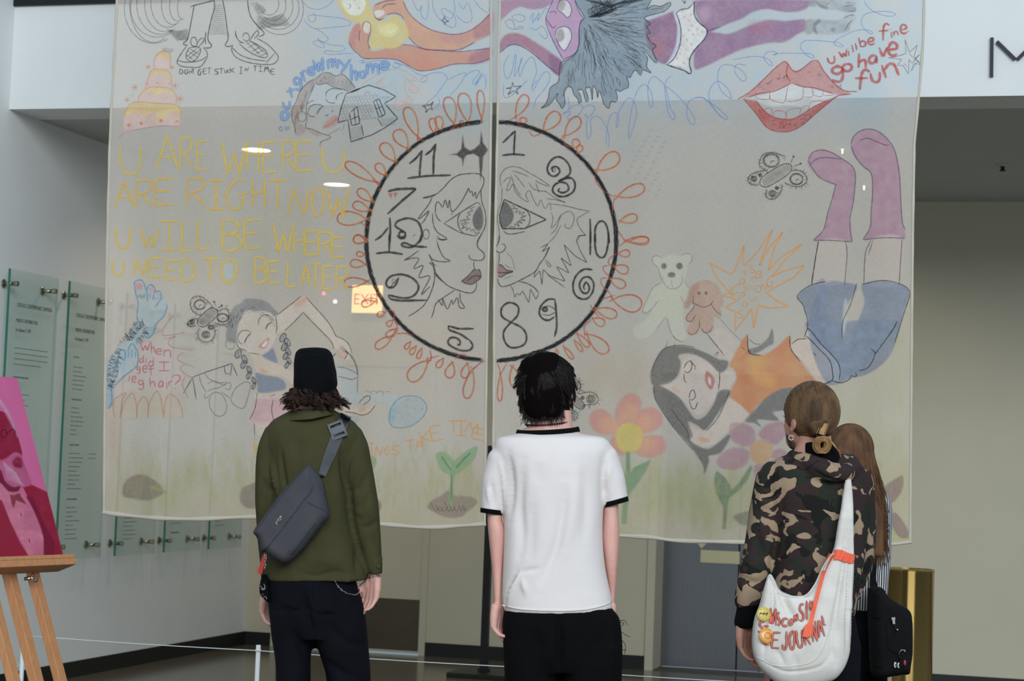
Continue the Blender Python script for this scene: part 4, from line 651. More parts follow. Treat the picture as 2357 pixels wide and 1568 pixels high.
hair = '860 0 900 80 960 180 920 230 905 320 910 430 880 530 800 610 720 640 700 760 690 840 610 900 590 1000 560 1070 515 1110 590 1080 650 1010 690 950 670 1020 700 1060 730 1110 760 1050 750 950 780 890 830 900 850 970 890 1010 900 1060 930 1030 910 960 880 930 940 920 960 990 980 1045 1000 1010 970 910 1020 900 1040 1030 1045 950 1050 880 1080 920 1095 1010 1110 920 1140 1000 1160 1070 1210 1110 1230 1040 1270 1050 1300 1010 1280 920 1320 940 1360 920 1410 900 1415 850 1390 780 1430 800 1480 720 1540 780 1560 720 1650 755 1600 690 1610 600 1560 540 1600 550 1680 640 1710 640 1660 520 1700 480 1640 430 1600 360 1640 340 1600 280 1640 250 1590 210 1580 180 1680 150 1780 120 1840 60 1840 25 1800 40 1740 70 1660 60 1600 100 1650 0'
d.f(HBL, .92, hair, (140, 156, 166), 2.5, sm=False)
d.s(2, (44, 52, 64), .75, hair)
def inside(px, py, q):
    r = False
    for (ax, ay), (bx, by) in zip(q, np.roll(q, -1, 0)):
        if (ay > py) != (by > py) and px < (bx-ax)*(py-ay)/(by-ay)+ax: r = not r
    return r
hq = nums(hair)
for i in range(330):
    t = RNG.uniform(-.35, 2.25); L0 = RNG.uniform(60, 700); L1 = L0+RNG.uniform(80, 260); c0 = np.array([960, 190]); dr = np.array([math.cos(t), math.sin(t)]); nr = np.array([-dr[1], dr[0]]); k = RNG.uniform(-30, 30)
    q = np.array([c0+dr*L0, c0+dr*(L0+L1)/2+nr*k, c0+dr*L1])
    if all(inside(*p, hq) for p in q): d.s(1.3, (40, 46, 56) if i % 3 else (170, 184, 192), .6, q)
for i in range(60):
    t = RNG.uniform(3.9, 5.2); q = np.array([[1000+120*i/60, 180], [1000+RNG.uniform(0, 300), 90], [930+RNG.uniform(0, 650), 0]])
    if all(inside(*p, hq) for p in q[:2]): d.s(1.2, (40, 46, 56), .55, q)
d.build()
d = Draw('scribble_drawing', BR, 'thin blue pencil loops trailing across the sky area', 'C')
d.s(1.7, BLU, .75, '240 220 220 170 260 150 330 160 355 200 300 225 240 200', '160 260 150 220 200 200 240 240 250 300 300 270 340 290 260 300 190 290 160 250', '400 200 440 130 430 240 500 130 480 220 560 90 580 100', '400 280 460 310 530 270 580 360 560 400 490 340', '190 560 140 640 135 740 170 810 220 720 240 600 260 560 250 700 240 790 310 640 320 590 290 700 300 790 340 680 410 590 450 620 470 740 440 830 420 900', '480 820 420 900 440 920 540 750 600 750 600 830 540 930 470 1010 440 1110', '130 860 130 980 190 990 300 900 380 820', '790 990 800 1110 730 1170 820 1140 780 1210 860 1210 940 1120 930 1080 850 1080 790 1140', '940 1110 1010 1075 1065 1100 1050 1150 1000 1200 960 1180 990 1165', '1000 1200 980 1260 985 1380 1000 1425 1030 1350 1020 1240 1060 1190 1130 1220 1190 1320 1215 1420 1200 1520', '1180 1480 1190 1330 1220 1200 1270 1150 1310 1200 1300 1300 1285 1290 1300 1180 1350 1080 1410 1010 1460 1030 1500 1150 1470 1290 1420 1425 1420 1300 1450 1120 1490 970 1550 880 1600 880 1650 960 1665 1080 1640 1100 1615 980 1620 860 1670 790 1740 830 1800 920 1840 1100 1890 1190 1870 1230 1820 1150 1790 950 1790 860 1830 790 1870 790', '1790 880 1900 970 2010 1090 2080 1200 2090 1270 2050 1270 2010 1180 2020 1060 2080 1010 2160 1000 2240 1060 2357 1200').c('D').s(1.7, BLU, .75, '10 990 80 985 150 1030 250 1100 325 1180 310 1200 240 1150 160 1040 140 940 180 850 240 820 320 880 370 980 350 985 270 920 230 820 240 700 300 650 380 660 480 720 515 790 480 815 420 760 395 690 430 645 520 660', '380 600 520 575 640 570 740 600 785 660 740 650 690 580 720 530 780 515 830 540 780 555 850 535 1090 535 1160 540 1200 575 1150 575 1070 500 1060 450 1100 410 1200 405 1390 420 1450 430 1490 465 1440 465 1390 430 1450 380 1600 310 1720 300 1790 330 1760 340 1700 290 1670 220 1700 150 1800 120 1960 120 2015 150 1940 165 1800 120 1720 50 1700 0'); d.c('M').split()
d = Draw('star_drawing', BR, 'small sketched pencil star', 'C')
d.l(1.8, K, .8, '220 840 240 890 320 880 260 915 285 970 235 925 170 975 210 905 150 905 215 895 220 840').c('D').l(1.4, (80, 80, 84), .75, '2110 395 2120 540 2030 570 1940 585 2080 600 2030 660 2090 660 2145 750 2150 600 2180 640 2260 545 2210 590 2260 640 2200 570 2235 450 2155 530 2110 400', '2170 720 2240 610 2265 650 2200 640 2170 720', '2150 540 2210 600', '2100 640 2140 680'); d.split()
d = Draw('lips_drawing', BR, 'big red crayon open lips with outlined teeth', 'D')
LP = (206, 92, 84)
d.f(LP, .85, '480 990 560 920 700 790 800 690 890 620 930 630 970 700 1020 715 1090 680 1180 610 1240 620 1290 710 1400 840 1500 910 1570 940 1480 960 1390 940 1290 910 1180 880 1080 870 970 830 900 870 780 920 640 950', (222, 140, 128), 4, sm=False).f(LP, .9, '490 995 540 1040 620 1150 700 1260 780 1310 900 1320 1000 1300 1100 1240 1200 1150 1300 1070 1420 970 1330 1010 1200 1070 1100 1140 1000 1190 900 1200 790 1180 700 1120 610 1020', (196, 70, 64), 4, sm=False).f((226, 222, 216), .6, '610 985 760 930 950 860 1100 880 1300 930 1400 950 1330 1000 1160 1080 960 1060 760 1070 640 1030', None, 5)
d.s(2.6, (190, 60, 52), .8, '430 998 560 920 700 790 800 690 890 620 930 640 970 700 1020 720 1090 680 1180 610 1240 620 1290 710 1400 840 1500 910 1630 920', '490 995 620 1150 700 1260 780 1310 900 1325 1000 1300 1100 1240 1200 1150 1420 970 1560 945', '540 980 640 945 790 920 900 870 970 830', '970 830 1080 870 1180 880 1290 910 1390 940', '930 640 920 740 960 830', '610 1010 700 1120 790 1180 900 1200 1000 1190 1200 1070 1330 1010').s(1.6, (196, 84, 74), .75, '610 960 620 990 740 1000 750 930', '750 940 760 1000 830 1025 900 1025 925 900 940 870', '925 1020 1000 1015 1080 980 1085 870', '1090 975 1180 970 1175 880', '1190 960 1270 970 1290 920', '1290 960 1350 960 1400 950', '690 1120 720 1090 770 1100 775 1180', '790 1180 800 1120 870 1115 910 1135 905 1200', '920 1190 930 1110 1040 1085 1060 1095 1045 1150', '1060 1090 1110 1060 1150 1075 1130 1120', '1150 1060 1180 1020 1330 1015')
for i in range(60):
    if i % 2: x = RNG.uniform(620, 1480); y = 900-140*math.exp(-((x-880)/160)**2)-150*math.exp(-((x-1200)/150)**2)+RNG.uniform(-25, 25)
    else: x = RNG.uniform(620, 1250); y = 1255-200*((x-920)/330)**2+RNG.uniform(-25, 25)
    d.s(1.3, (90, 50, 50), .6, np.array([(x, y), (x+RNG.uniform(-25, 25), y+RNG.uniform(-25, 25)), (x+RNG.uniform(-35, 35), y+RNG.uniform(-30, 30))]))
d.build()
d = Draw('have_fun_lettering', BR, 'red crayon handwritten words beside the lips', 'D')
d.words(5, (198, 66, 58), .85, 'u 1335 565 1410 635 -15;w 1450 505 1530 575 -15;i 1525 480 1555 565 -10;l 1565 450 1600 525 -12;l 1600 430 1635 505 -12;b 1650 370 1710 470 -10;e 1735 382 1802 452 -8;f 1845 240 1955 410;i 1955 290 1990 385 -8;n 1995 315 2040 360 -10;e 2060 250 2130 340 -8;. 2138 310 2146 318').words(7, (200, 66, 58), .85, 'g 1370 665 1490 820;o 1480 640 1575 715;h 1640 540 1730 685 5;a 1745 560 1830 640;v 1850 480 1930 580;e 1940 430 2035 565;f 1605 700 1750 905 5;u 1770 730 1870 830 -8;n 1890 640 2035 780 -12'); d.build()
# ---- clock, right half
d = Draw('half_clock_drawing', BR, 'charcoal right half of a clock dial with pencil profile face', 'X')
d.s(10, (86, 86, 88), .75, np.array(ringpts(-87, 87, 40)))
for i in range(14): d.s(1.8, (44, 44, 46), .55, np.array(ringpts(-87, 88, 90, 5)))
for i in range(150): t = math.radians(RNG.uniform(-87, 87)); q = RNG.uniform(-4, 4); d.l(1.5, K, .6, '%f %f %f %f' % (cx-6+(R0+8+q)*math.cos(t), cy+(R0-5+q)*math.sin(t), cx-6+(R0+8-q)*math.cos(t+.03), cy+(R0-5-q)*math.sin(t+.03)))
d.c('H').s(4.6, K, .95, '245 440 235 560 230 680', '115 560 180 500 245 440', '110 685 220 675 345 685', '620 850 610 810 660 800 690 850 640 895 590 880 565 820 600 740 670 700 740 730 790 800 790 870 740 910 670 945', '670 945 790 910 840 960 830 1040 760 1090 680 1095 620 1050 630 990 690 955 760 970 775 1030 720 1060 670 1040 690 1015').ell(2, K, .8, 630, 830, 16, 20).s(4.6, K, .95, '995 1320 1000 1568', '1050 1568 1045 1430 1080 1360 1130 1350 1170 1420 1190 1568').c('I').s(4.6, K, .95, '920 0 920 90 918 190', '960 0 965 110 980 180 1020 215 1060 190 1085 90 1090 0', '940 325 860 320 790 370 755 450 765 540 820 590 890 590 940 530 950 450 910 395 850 400 815 460 840 530 890 540 910 490 880 440 855 480 865 510', '180 810 100 760 90 690 130 640 190 630 250 670 240 750 180 810 115 890 115 970 160 1035 230 1045 310 1010 325 930 280 860 180 810', '585 595 520 600 460 660 445 730 480 780 530 790 580 760', '585 595 595 700 600 850 580 945').s(2.2, K, .85, '470 700 510 660 560 670 590 700', '470 735 530 745 590 715').ell(3, K, .85, 495, 690, 25, 22, fill=(60, 60, 62))
d.c('H').s(1.6, K, .7, '100 1000 90 900 130 830 200 800 290 810 380 860 470 910 590 990', '120 960 150 920 200 910 170 980 150 1040 190 1020 220 970 240 1040 300 1110 380 1155 350 1080 390 1040 420 1110 470 1195 500 1130 540 1220 590 1160 600 1240', '210 840 280 860 380 900', '230 870 290 940 340 1010', '200 880 240 1000 300 1090', '450 940 500 970 590 1000', '450 960 480 1050 490 1060', '380 960 440 1030 560 1050', '540 1040 640 1110 750 1160 650 1130 560 1120', '590 1170 740 1190 900 1230 990 1245', '600 1250 620 1330 600 1420 660 1350 700 1270', '590 1480 650 1420 700 1290 780 1245 830 1290 820 1370 780 1420 730 1390 750 1370', '990 1245 910 1290 860 1330 900 1430 950 1490 880 1490 850 1550', '110 1010 100 1150 70 1230 60 1330 80 1450 65 1568', '700 1380 640 1490 570 1568').l(3, K, .9, '130 1125 350 1230 555 1330 340 1420 110 1420 85 1350 85 1270 130 1125').s(2, K, .85, '350 1230 390 1290 385 1370 340 1420', '120 1440 160 1470 240 1470 340 1450').f((38, 38, 40), .88, '125 1150 200 1210 225 1290 200 1360 140 1410 105 1400 90 1310', (110, 110, 112), 3).l(1.5, K, .8, '200 1180 240 1200 210 1220 270 1220 240 1260 300 1240 280 1280 340 1250 300 1300 360 1290 290 1320 350 1340 270 1340 320 1370 250 1350 290 1400 230 1370 240 1410 190 1390 200 1420 160 1400')
d.c('I').s(2.2, K, .85, '75 0 70 60 40 120 45 150 80 165 110 150 130 120 120 90 95 85', '70 170 72 230 60 270', '55 400 70 460 110 480 180 460 250 430 330 390 410 340 450 270 500 200 540 110', '250 430 330 450 400 490 440 540').l(1.8, K, .8, '170 460 200 510 215 580 240 540 265 560 290 520 350 630 365 500 415 600 440 545', '460 120 530 80 470 160 540 115 500 190', '410 340 395 400 450 330 470 465 480 320 540 380 680 430 600 290 720 355 640 210 740 290 670 90 780 200 890 260 830 160 790 60 820 10 880 0', '520 370 680 490', '500 230 530 300 560 300 520 240').s(1.5, GR, .8, '140 160 190 220 220 330', '120 270 160 300 200 310', '110 410 160 390 200 380').f((176, 112, 104), .85, '62 275 90 275 130 320 190 338 120 370 90 392 60 380 52 330', (150, 96, 90), 2.5).s(2, K, .85, '62 275 100 285 140 325 205 338 130 365 90 392 58 380', '55 350 120 350 200 340'); d.build()
d = Draw('sun_loop_drawing', BR, 'red and orange crayon loops around the right half clock', 'H')
for q in [(240, 320, 360, 85, 110), (320, 380, 330, 310, 75), (510, 460, 680, 260, 130), (720, 510, 890, 310, 120), (820, 620, 870, 530, 80), (860, 670, 910, 590, 60), (1040, 850, 1285, 680, 150), (1240, 1110, 1550, 1010, 120), (1280, 1350, 1475, 1310, 90), (1330, 1545, 1590, 1535, 70)]: d.loop(3.6, (206, 82, 62), .8, *q).loop(3, (228, 180, 96), .35, q[0]+8, q[1]+4, q[2]-12, q[3]+14, q[4]*.75)
d.s(3, (204, 84, 66), .7, '180 335 260 300', '260 340 290 390 320 400', '380 440 430 495 510 465', '680 525 730 510', '730 560 760 590 800 610', '1040 880 1060 960 1130 1040 1230 1100', '1240 1110 1225 1200 1220 1280', '1270 1430 1330 1520 1360 1540').c('I')
for q in [(1270, 65, 1470, 60, 75), (1170, 180, 1290, 175, 65), (1130, 290, 1275, 340, 85), (1090, 400, 1245, 480, 85), (1100, 590, 1400, 660, 160), (950, 680, 1165, 750, 95), (930, 770, 1050, 830, 75), (870, 900, 1080, 1090, 120), (780, 900, 905, 1040, 55), (760, 970, 840, 1080, 40), (655, 1020, 750, 1150, 40), (600, 1050, 600, 1110, 25), (85, 1270, 75, 1545, 45), (190, 1200, 240, 1420, 110)]: d.loop(3.6, (204, 78, 66), .8, *q).loop(2.6, (228, 186, 100), .3, q[0]+5, q[1], q[2]-8, q[3]+8, q[4]*.8)
d.s(3, (204, 80, 66), .7, '1170 120 1270 55', '1160 180 1100 220 1090 270 1140 300', '1090 290 1050 290 1040 330 1100 390', '1080 400 1020 410 1030 470 1100 540 1130 600', '1020 600 1150 560', '920 650 940 690 1000 760', '870 940 860 850 930 790', '50 1170 85 1280', '140 1190 90 1280'); d.split()
d = Draw('faint_handwriting', BR, 'faint grey pencil handwriting', 'H')
for i in range(7):
    for j in range(9):
        x = 1370+i*70+j*28; y = 880-j*52+i*60+RNG.uniform(-10, 10)
        if x < 1690 or i < 3: d.s(1.1, (140, 138, 142), .38, np.array([(x, y), (x+12, y-30-RNG.uniform(0, 14)), (x+20, y-8), (x+30, y-34), (x+34, y-12)]))
d.build()
butterfly('butterfly_drawing', BR, 'black pencil butterfly with clock faces beside the pink sock', 'M', ((305, 640), (615, 440), 62), ['560 350 500 330 430 310 340 330 300 400 310 460 380 490', '380 490 300 500 220 530 180 580 210 630 290 640', '620 490 700 490 760 540 770 600 720 640 650 650 540 610', '370 680 360 740 400 780 460 770 510 710 530 630'], [(418, 392, 80, 'c'), (668, 575, 66, 'c'), (245, 575, 30, 'e'), (308, 540, 18, 'e'), (430, 722, 36, 'e'), (474, 667, 18, 'e')], [((610, 415), (638, 350)), ((635, 450), (710, 420))])
butterfly('butterfly_drawing', BR, 'black pencil butterfly partly behind the dark-haired head', 'Q', ((20, 150), (170, 280), 40), ['60 0 110 20 140 60 130 120 100 150', '120 150 220 130 280 150 310 200 280 240 180 250 160 260', '10 300 60 300 110 330 90 380 20 400'], [(160, 182, 18, 'e'), (240, 195, 42, 'e'), (50, 345, 38, 'e'), (90, 70, 46, 'e')], [], 18)
# ---- girl upside down
d = Draw('lying_girl_drawing', BR, 'crayon girl lying down with dark hair, orange top and raised legs', 'N')
SG = (226, 196, 178); HD = (94, 88, 84)
d.f(SG, .6, '150 540 300 470 330 350 420 290 520 310 620 400 660 440 740 420 790 470 740 560 700 600 640 590 600 680 480 800 420 760 300 640', (230, 206, 194), 5).f(SG, .6, '740 650 900 790 870 850 700 950 620 1030 500 1080 410 1020 380 900 430 900 540 920 640 820', (230, 204, 186), 5).f(SG, .5, '580 120 680 60 860 250 760 320 690 300', None, 6).f(SG, .75, '1255 190 1320 145 1400 150 1500 230 1580 330 1605 430 1590 500 1490 540 1450 480 1350 340 1270 260', (232, 200, 178), 4)
d.f((226, 146, 70), .92, '735 370 800 230 880 120 900 260 1000 290 1120 230 1240 120 1250 240 1330 340 1450 500 1490 580 1350 560 1180 570 1060 640 960 720 910 780 840 720 740 640 760 560 795 480 770 400', (216, 112, 62), 4, ns=40).f((232, 184, 90), .6, '900 300 1040 320 1000 420 1120 480 1080 560 950 520 900 420', (226, 150, 80), 20)
d.f(HD, .9, '75 420 110 330 180 230 300 205 420 225 540 270 640 320 720 340 700 410 640 430 560 350 460 290 380 270 300 290 320 350 300 440 230 520 100 545 70 480', (110, 106, 102), 4).f(HD, .9, '95 550 180 560 300 640 380 750 450 830 530 800 600 700 640 600 700 575 740 600 700 680 620 800 530 920 460 880 380 850 420 960 400 1010 480 1060 560 1080 650 1020 720 960 735 990 660 1110 560 1140 560 1190 520 1290 510 1220 440 1110 380 1030 260 900 180 780 110 660', (110, 102, 98), 4).f(HD, .85, '860 840 960 740 1050 640 1180 570 1340 565 1260 640 1210 740 1100 770 1145 840 970 830 1000 890 940 860', (112, 110, 108), 4).f((88, 88, 90), .8, '890 240 980 210 1060 140 1095 60 1105 180 1060 210 980 260 900 280', (120, 120, 122), 3)
d.f((106, 120, 148), .85, '1395 0 1680 0 1690 80 1750 0 2160 0 2110 100 1970 270 1920 340 1830 420 1750 470 1660 500 1670 400 1600 300 1500 200 1400 80', (138, 150, 172), 5, ns=14).f((206, 206, 208), .7, '1380 110 1410 90 1500 190 1620 310 1670 410 1660 510 1610 500 1600 410 1530 280 1440 160', None, 3)
d.s(2.2, K, .8, '1365 130 1400 60 1500 180 1640 330 1670 420 1660 500', '1380 120 1480 220 1580 330 1605 430 1600 500 1480 545', '1255 190 1310 150 1380 145', '1600 500 1680 520 1750 490 1760 460', '1800 430 1810 465 1760 460', '1830 420 1910 390 1970 280 1930 230', '1970 280 2110 90 2160 0', '1440 260 1465 290', '885 110 900 260 1000 290', '1240 120 1250 230 1330 340').s(2, K, .8, '345 400 370 350 410 335 410 400 380 435 345 420', '400 340 440 380 440 410', '345 440 350 500 370 520', '390 650 400 600 425 580 445 630 420 665 390 660', '390 670 410 730 440 740 465 680', '650 430 650 500 640 580').f((186, 80, 66), .85, '540 420 590 460 610 510 580 580 540 540 525 480', None, 2.5).f((226, 214, 206), .9, '555 470 575 490 575 540 555 520').f((218, 140, 90), .7, '470 980 560 1000 560 1020 490 1020', None, 6).f((222, 150, 110), .6, '250 550 310 590 300 610 250 580', None, 6)
d.s(1.6, (60, 60, 64), .7, '80 430 120 320 190 230 320 200 440 220', '100 550 110 660 190 800 300 950 420 1090', '240 740 300 830 370 920 390 1000', '540 930 640 810 730 600', '190 230 215 165', '260 210 272 180', '600 290 640 255 620 300', '620 200 690 290', '530 90 640 220', '860 240 830 210', '900 150 950 190 1000 190')
d.c('L').s(1.5, (120, 118, 118), .7, '1110 1090 1250 1250 1370 1360', '950 1260 1050 1390 1150 1500', '560 1290 600 1340 680 1370').c('M')
PS = (196, 142, 164)
d.f(PS, .85, '785 380 830 310 920 280 1020 310 1120 370 1220 440 1260 520 1255 650 1235 800 1205 950 1210 1100 1225 1200 1100 1190 840 1190 930 1100 970 980 1010 850 1040 720 1055 640 980 600 880 540 800 460', (178, 118, 146), 5, ns=14).f(PS, .85, '1215 230 1240 150 1310 95 1400 80 1500 110 1590 190 1650 290 1690 420 1710 580 1715 800 1730 1000 1750 1175 1560 1165 1340 1185 1410 1080 1420 900 1430 700 1420 530 1320 440 1240 330', (178, 116, 144), 5, ns=14).f((206, 194, 184), .6, '885 1200 1160 1200 1175 1400 1150 1620 815 1620 850 1420', (212, 184, 168), 5).f((206, 194, 184), .6, '1430 1180 1730 1180 1700 1620 1350 1640 1360 1400', (212, 180, 160), 5)
d.s(2, (90, 84, 96), .8, '785 380 830 310 920 285 1020 310 1120 370 1220 440 1258 530 1250 700 1230 850 1205 960 1210 1100 1225 1205', '785 390 830 470 900 560 1000 610 1080 635', '1060 640 1030 760 980 920 940 1080 840 1190', '840 1190 1000 1190 1225 1205', '810 430 860 380 960 360 1110 375', '1215 230 1240 150 1310 95 1400 78 1500 110 1600 200 1660 310 1700 520 1715 760 1730 1000 1760 1090', '1215 240 1260 350 1340 450 1420 525 1435 700 1420 900 1410 1060 1340 1185', '1340 1185 1550 1170 1760 1175', '1300 190 1380 170 1460 200 1560 240 1600 240', '890 1200 850 1400 820 1640', '1160 1200 1175 1330 1150 1640', '1420 1190 1360 1330 1345 1640', '1440 1190 1390 1340', '1730 1180 1700 1640').c('L').s(2, K, .75, '2270 180 2220 500 2195 620 2195 690', '2357 655 2200 690 2090 750 2020 835 2090 930 2110 1000 2140 1100 2140 1220')
d.f((104, 118, 148), .8, '2357 670 2210 695 2100 750 2025 835 2090 930 2120 1010 2150 1100 2150 1220 2357 1430', (132, 146, 170), 5, ns=14); d.c('X').f((104, 118, 148), .85, '1895 655 1960 653 1972 665 1950 700 1938 740 1940 790 1960 770 1990 700 1985 655 2040 648 2092 668 2080 720 2062 790 2040 830 2000 860 1960 870 1900 880 1860 760', (136, 148, 172), 4, ns=14).f((206, 204, 202), .55, '1941 700 1950 690 1948 740 1940 775', None, 3).s(2, K, .7, '1972 652 1958 700 1940 740 1938 780', '1985 655 2040 647 2093 668 2082 720 2060 790'); d.build()
d = Draw('teddy_bear_drawing', BR, 'pale cream crayon teddy bear', 'L')
TB = (212, 202, 182)
d.f(TB, .75, '330 440 330 380 380 355 430 380 530 340 650 350 700 325 770 340 785 390 760 440 740 480 720 600 690 660 740 720 740 860 690 900 680 1060 700 1200 720 1320 640 1370 560 1300 510 1180 480 1090 380 1230 250 1330 140 1340 90 1280 100 1200 230 1120 320 1000 250 1030 210 1000 240 900 320 740 430 670 400 560 390 490', (196, 194, 164), 5)
d.s(1.5, (130, 130, 124), .75, '330 440 325 380 380 355 430 385', '330 440 390 500', '660 350 710 325 775 345 785 400 750 450', '395 500 420 600 440 650 500 730 570 745 640 710 670 640 660 580', '440 650 450 600', '430 670 330 740 250 900 210 1000 240 1035 300 1000 400 880', '700 670 750 740', '650 820 690 930', '540 640 560 740', '480 1070 360 1240', '490 1080 520 1200 560 1300 640 1365')
for x, y, rx, ry in ((458, 478, 32, 36), (637, 475, 38, 40), (545, 580, 46, 32)): d.ell(0, K, 0, x, y, rx, ry, fill=(52, 54, 60), fa=.9)
d.build()
d = Draw('toy_dog_drawing', BR, 'brown crayon floppy-eared soft toy beside the teddy', 'L')
TD = (190, 136, 112)
d.f(TD, .85, '700 970 690 930 730 850 770 740 820 680 900 645 980 645 1050 690 1100 760 1140 870 1150 940 1110 960 1130 1040 1100 1090 1040 1070 1040 1160 1020 1240 960 1260 900 1240 870 1170 860 1250 800 1285 735 1270 730 1210 770 1140 740 1130 710 1080 760 1010 810 950 780 900 740 970', (206, 162, 140), 4).f((170, 110, 84), .5, '770 740 830 690 880 700 830 800 790 880 740 940 710 940', None, 8).s(1.7, (110, 80, 70), .8, '800 830 800 900 860 940 930 960 1000 930 1040 880', '780 900 810 950 740 1040 715 1100 770 1130 830 1050', '1010 920 1060 1000 1130 1050', '870 1100 870 1190 830 1260 770 1285 735 1250', '890 1200 930 1260 990 1250 1030 1180').hairs(1.3, (180, 124, 100), .7, '1040 680 1110 780 1150 900', 16, 24, 1)
for x in (868, 952): d.ell(0, K, 0, x, 795, 17, 20, fill=(50, 52, 60), fa=.9)
d.build()
d = Draw('taking_so_long_burst_drawing', BR, 'orange crayon spiky burst with handwritten words', 'L')
d.l(3.4, (226, 150, 76), .85, '1000 435 1110 500 1240 570 1290 520 1400 225 1380 400 1400 470 1560 300 1735 50 1640 290 1580 470 1700 250 1855 70 1760 250 1680 530 1850 350 2085 205 1900 380 1720 600 1860 530 2105 460 1980 600 1660 780 1760 870 1915 945 1700 970 1570 930 1510 1205 1490 970 1370 1130 1290 1240 1300 1010 1175 960 1280 900 1310 870 1220 840 1140 825 1230 785 1110 650 1040 540 1000 435')
d.words(2.4, (224, 146, 70), .85, "w 1225 740 1310 830 40;h 1240 670 1360 740 -35;a 1350 620 1410 680;t 1365 520 1455 590;' 1455 455 1470 480;s 1 1 2 2".replace(";s 1 1 2 2", "")+';S 1470 470 1530 550 -10;t 1310 830 1370 890;a 1355 780 1410 830;k 1400 670 1460 760 -15;i 1450 670 1490 730 -20;n 1490 590 1550 660 -10;g 1535 530 1610 610;S 1320 990 1390 1085;O 1375 890 1440 960;L 1450 790 1550 870 -35;O 1530 700 1600 780;N 1600 670 1675 760;G 1665 590 1750 720'); d.build()
# ---- flowers and meadow
d = Draw('orange_flower_drawing', BR, 'orange and pink crayon flower with yellow centre', 'Q')
OF = (226, 144, 116)
for q in ('480 440 470 330 500 230 570 160 640 150 700 190 710 280 660 390 560 450', '660 450 680 340 760 280 840 280 900 350 890 440 820 490 720 500', '700 560 800 540 890 540 940 620 900 700 800 735 700 720 650 660', '480 500 380 520 290 500 230 420 240 330 310 290 390 310 450 390', '480 560 430 560 430 640 490 700 560 700'): d.f(OF, .75, q, (226, 124, 124), 8, ns=16).f((232, 166, 110), .5, [(a*.75+600*.25, b*.75+550*.25) for a, b in nums(q)], None, 16)
d.f((222, 196, 84), .95, '475 550 500 470 560 425 640 425 710 470 730 550 700 640 640 690 560 690 500 640', (210, 178, 70), 4).f((116, 160, 110), .9, '570 680 605 680 610 880 650 830 730 790 800 760 760 860 690 960 600 1080 585 1200 575 1350 530 1350 540 1180 560 1050 540 870 575 900', (98, 144, 98), 4, sm=False); d.build()
d = Draw('purple_flower_drawing', BR, 'mauve crayon flower with orange centre', 'N')
for q in ('730 930 750 870 830 860 910 890 950 950 940 1020 880 1060 800 1040 750 1000', '630 1180 680 1110 780 1070 880 1090 900 1140 860 1220 780 1255 690 1250 640 1220', '980 960 1030 890 1110 855 1190 860 1200 960 1130 1040 1050 1020', '1090 1110 1160 1080 1210 1110 1200 1160 1100 1160', '940 1230 1010 1210 1060 1230 1020 1320 950 1326'): d.f((188, 136, 152), .75, q, (176, 112, 128), 6, ns=14)
d.f((216, 164, 106), .9, '905 1090 930 1030 1000 1005 1070 1030 1100 1090 1070 1170 1000 1205 930 1180', (196, 138, 92), 6); d.c('Q').f((108, 142, 104), .85, '1385 960 1390 900 1410 860 1480 920 1530 1000 1545 1040 1620 960 1670 880 1720 810 1730 840 1690 940 1600 1050 1520 1110 1505 1200 1490 1400 1460 1400 1470 1200 1440 1140 1400 1060', (96, 110, 84), 4, sm=False).f((110, 114, 100), .7, '1560 1290 1620 1255 1720 1240 1700 1360 1620 1350', None, 6); d.build()
d = Draw('dark_leaf_drawing', BR, 'maroon crayon petals near the lower right corner', 'X')
d.f((150, 112, 112), .85, '2030 1140 2040 1118 2060 1104 2078 1096 2078 1124 2066 1146 2050 1158', None, 4).f((150, 112, 112), .85, '2060 1180 2076 1196 2090 1222 2088 1238 2070 1236 2056 1215 2050 1192', None, 4); d.build()
d = Draw('grass_drawing', BR, 'pale green pastel meadow strokes along the lower edge', 'X', base=.0006)
for i in range(260):
    x = RNG.uniform(1140, 2088); y = RNG.uniform(1100, 1230); h = RNG.uniform(18, 70); cc = [(186, 184, 116), (170, 180, 104), (204, 190, 116)][i % 3]
    if x > 1900 and i % 2: y -= RNG.uniform(0, 300)
    d.s(RNG.uniform(3, 12), cc, RNG.uniform(.05, .15), np.array([(x, y), (x+RNG.uniform(-4, 4), y-h*.5), (x+RNG.uniform(-10, 10), y-h)]))
d.build()
# ------------------------------------------------------------------ glass donor panels on the left wall
def text_mesh(name, body, size, mt, parent, mtx, width=None, align='LEFT', ext=.0004):
    c = bpy.data.curves.new(name, 'FONT'); c.body = body; c.size = size; c.align_x = align; c.extrude = ext; c.resolution_u = 3
    o = bpy.data.objects.new(name, c); COL.objects.link(o); bpy.context.view_layer.update()
    me = bpy.data.meshes.new_from_object(o.evaluated_get(bpy.context.evaluated_depsgraph_get())); me.name = name
    wd = max(v.co.x for v in me.vertices)-min(v.co.x for v in me.vertices)
    bpy.data.objects.remove(o); bpy.data.curves.remove(c)
    if width: me.transform(Matrix.Diagonal((width/wd, 1, 1, 1)))
    me.transform(mtx); me.materials.clear(); me.materials.append(mt)
    return link(bpy.data.objects.new(name, me), parent)
M['faint_print'] = mat('faint_print_ink', (118, 120, 118), .8)
XG = XL+.062
starts = [onX(22, 618, XG)[1], onX(160, 648, XG)[1], onX(263, 1278, XG)[1], onX(376, 1272, XG)[1], onX(479, 1265, XG)[1]]
gz0, gz1 = onX(263, 1280, XG)[2], onX(22, 618, XG)[2]; gw = onX(135, 640, XG)[1]-starts[0]
labs = ['tall glass donor panel nearest the easel, with printed lines', 'tall glass donor panel second from the easel, beside the left banner', 'glass donor panel behind the banner, third from the easel', 'glass donor panel behind the banner, fourth from the easel', 'glass donor panel nearest the back corner, behind the banner']
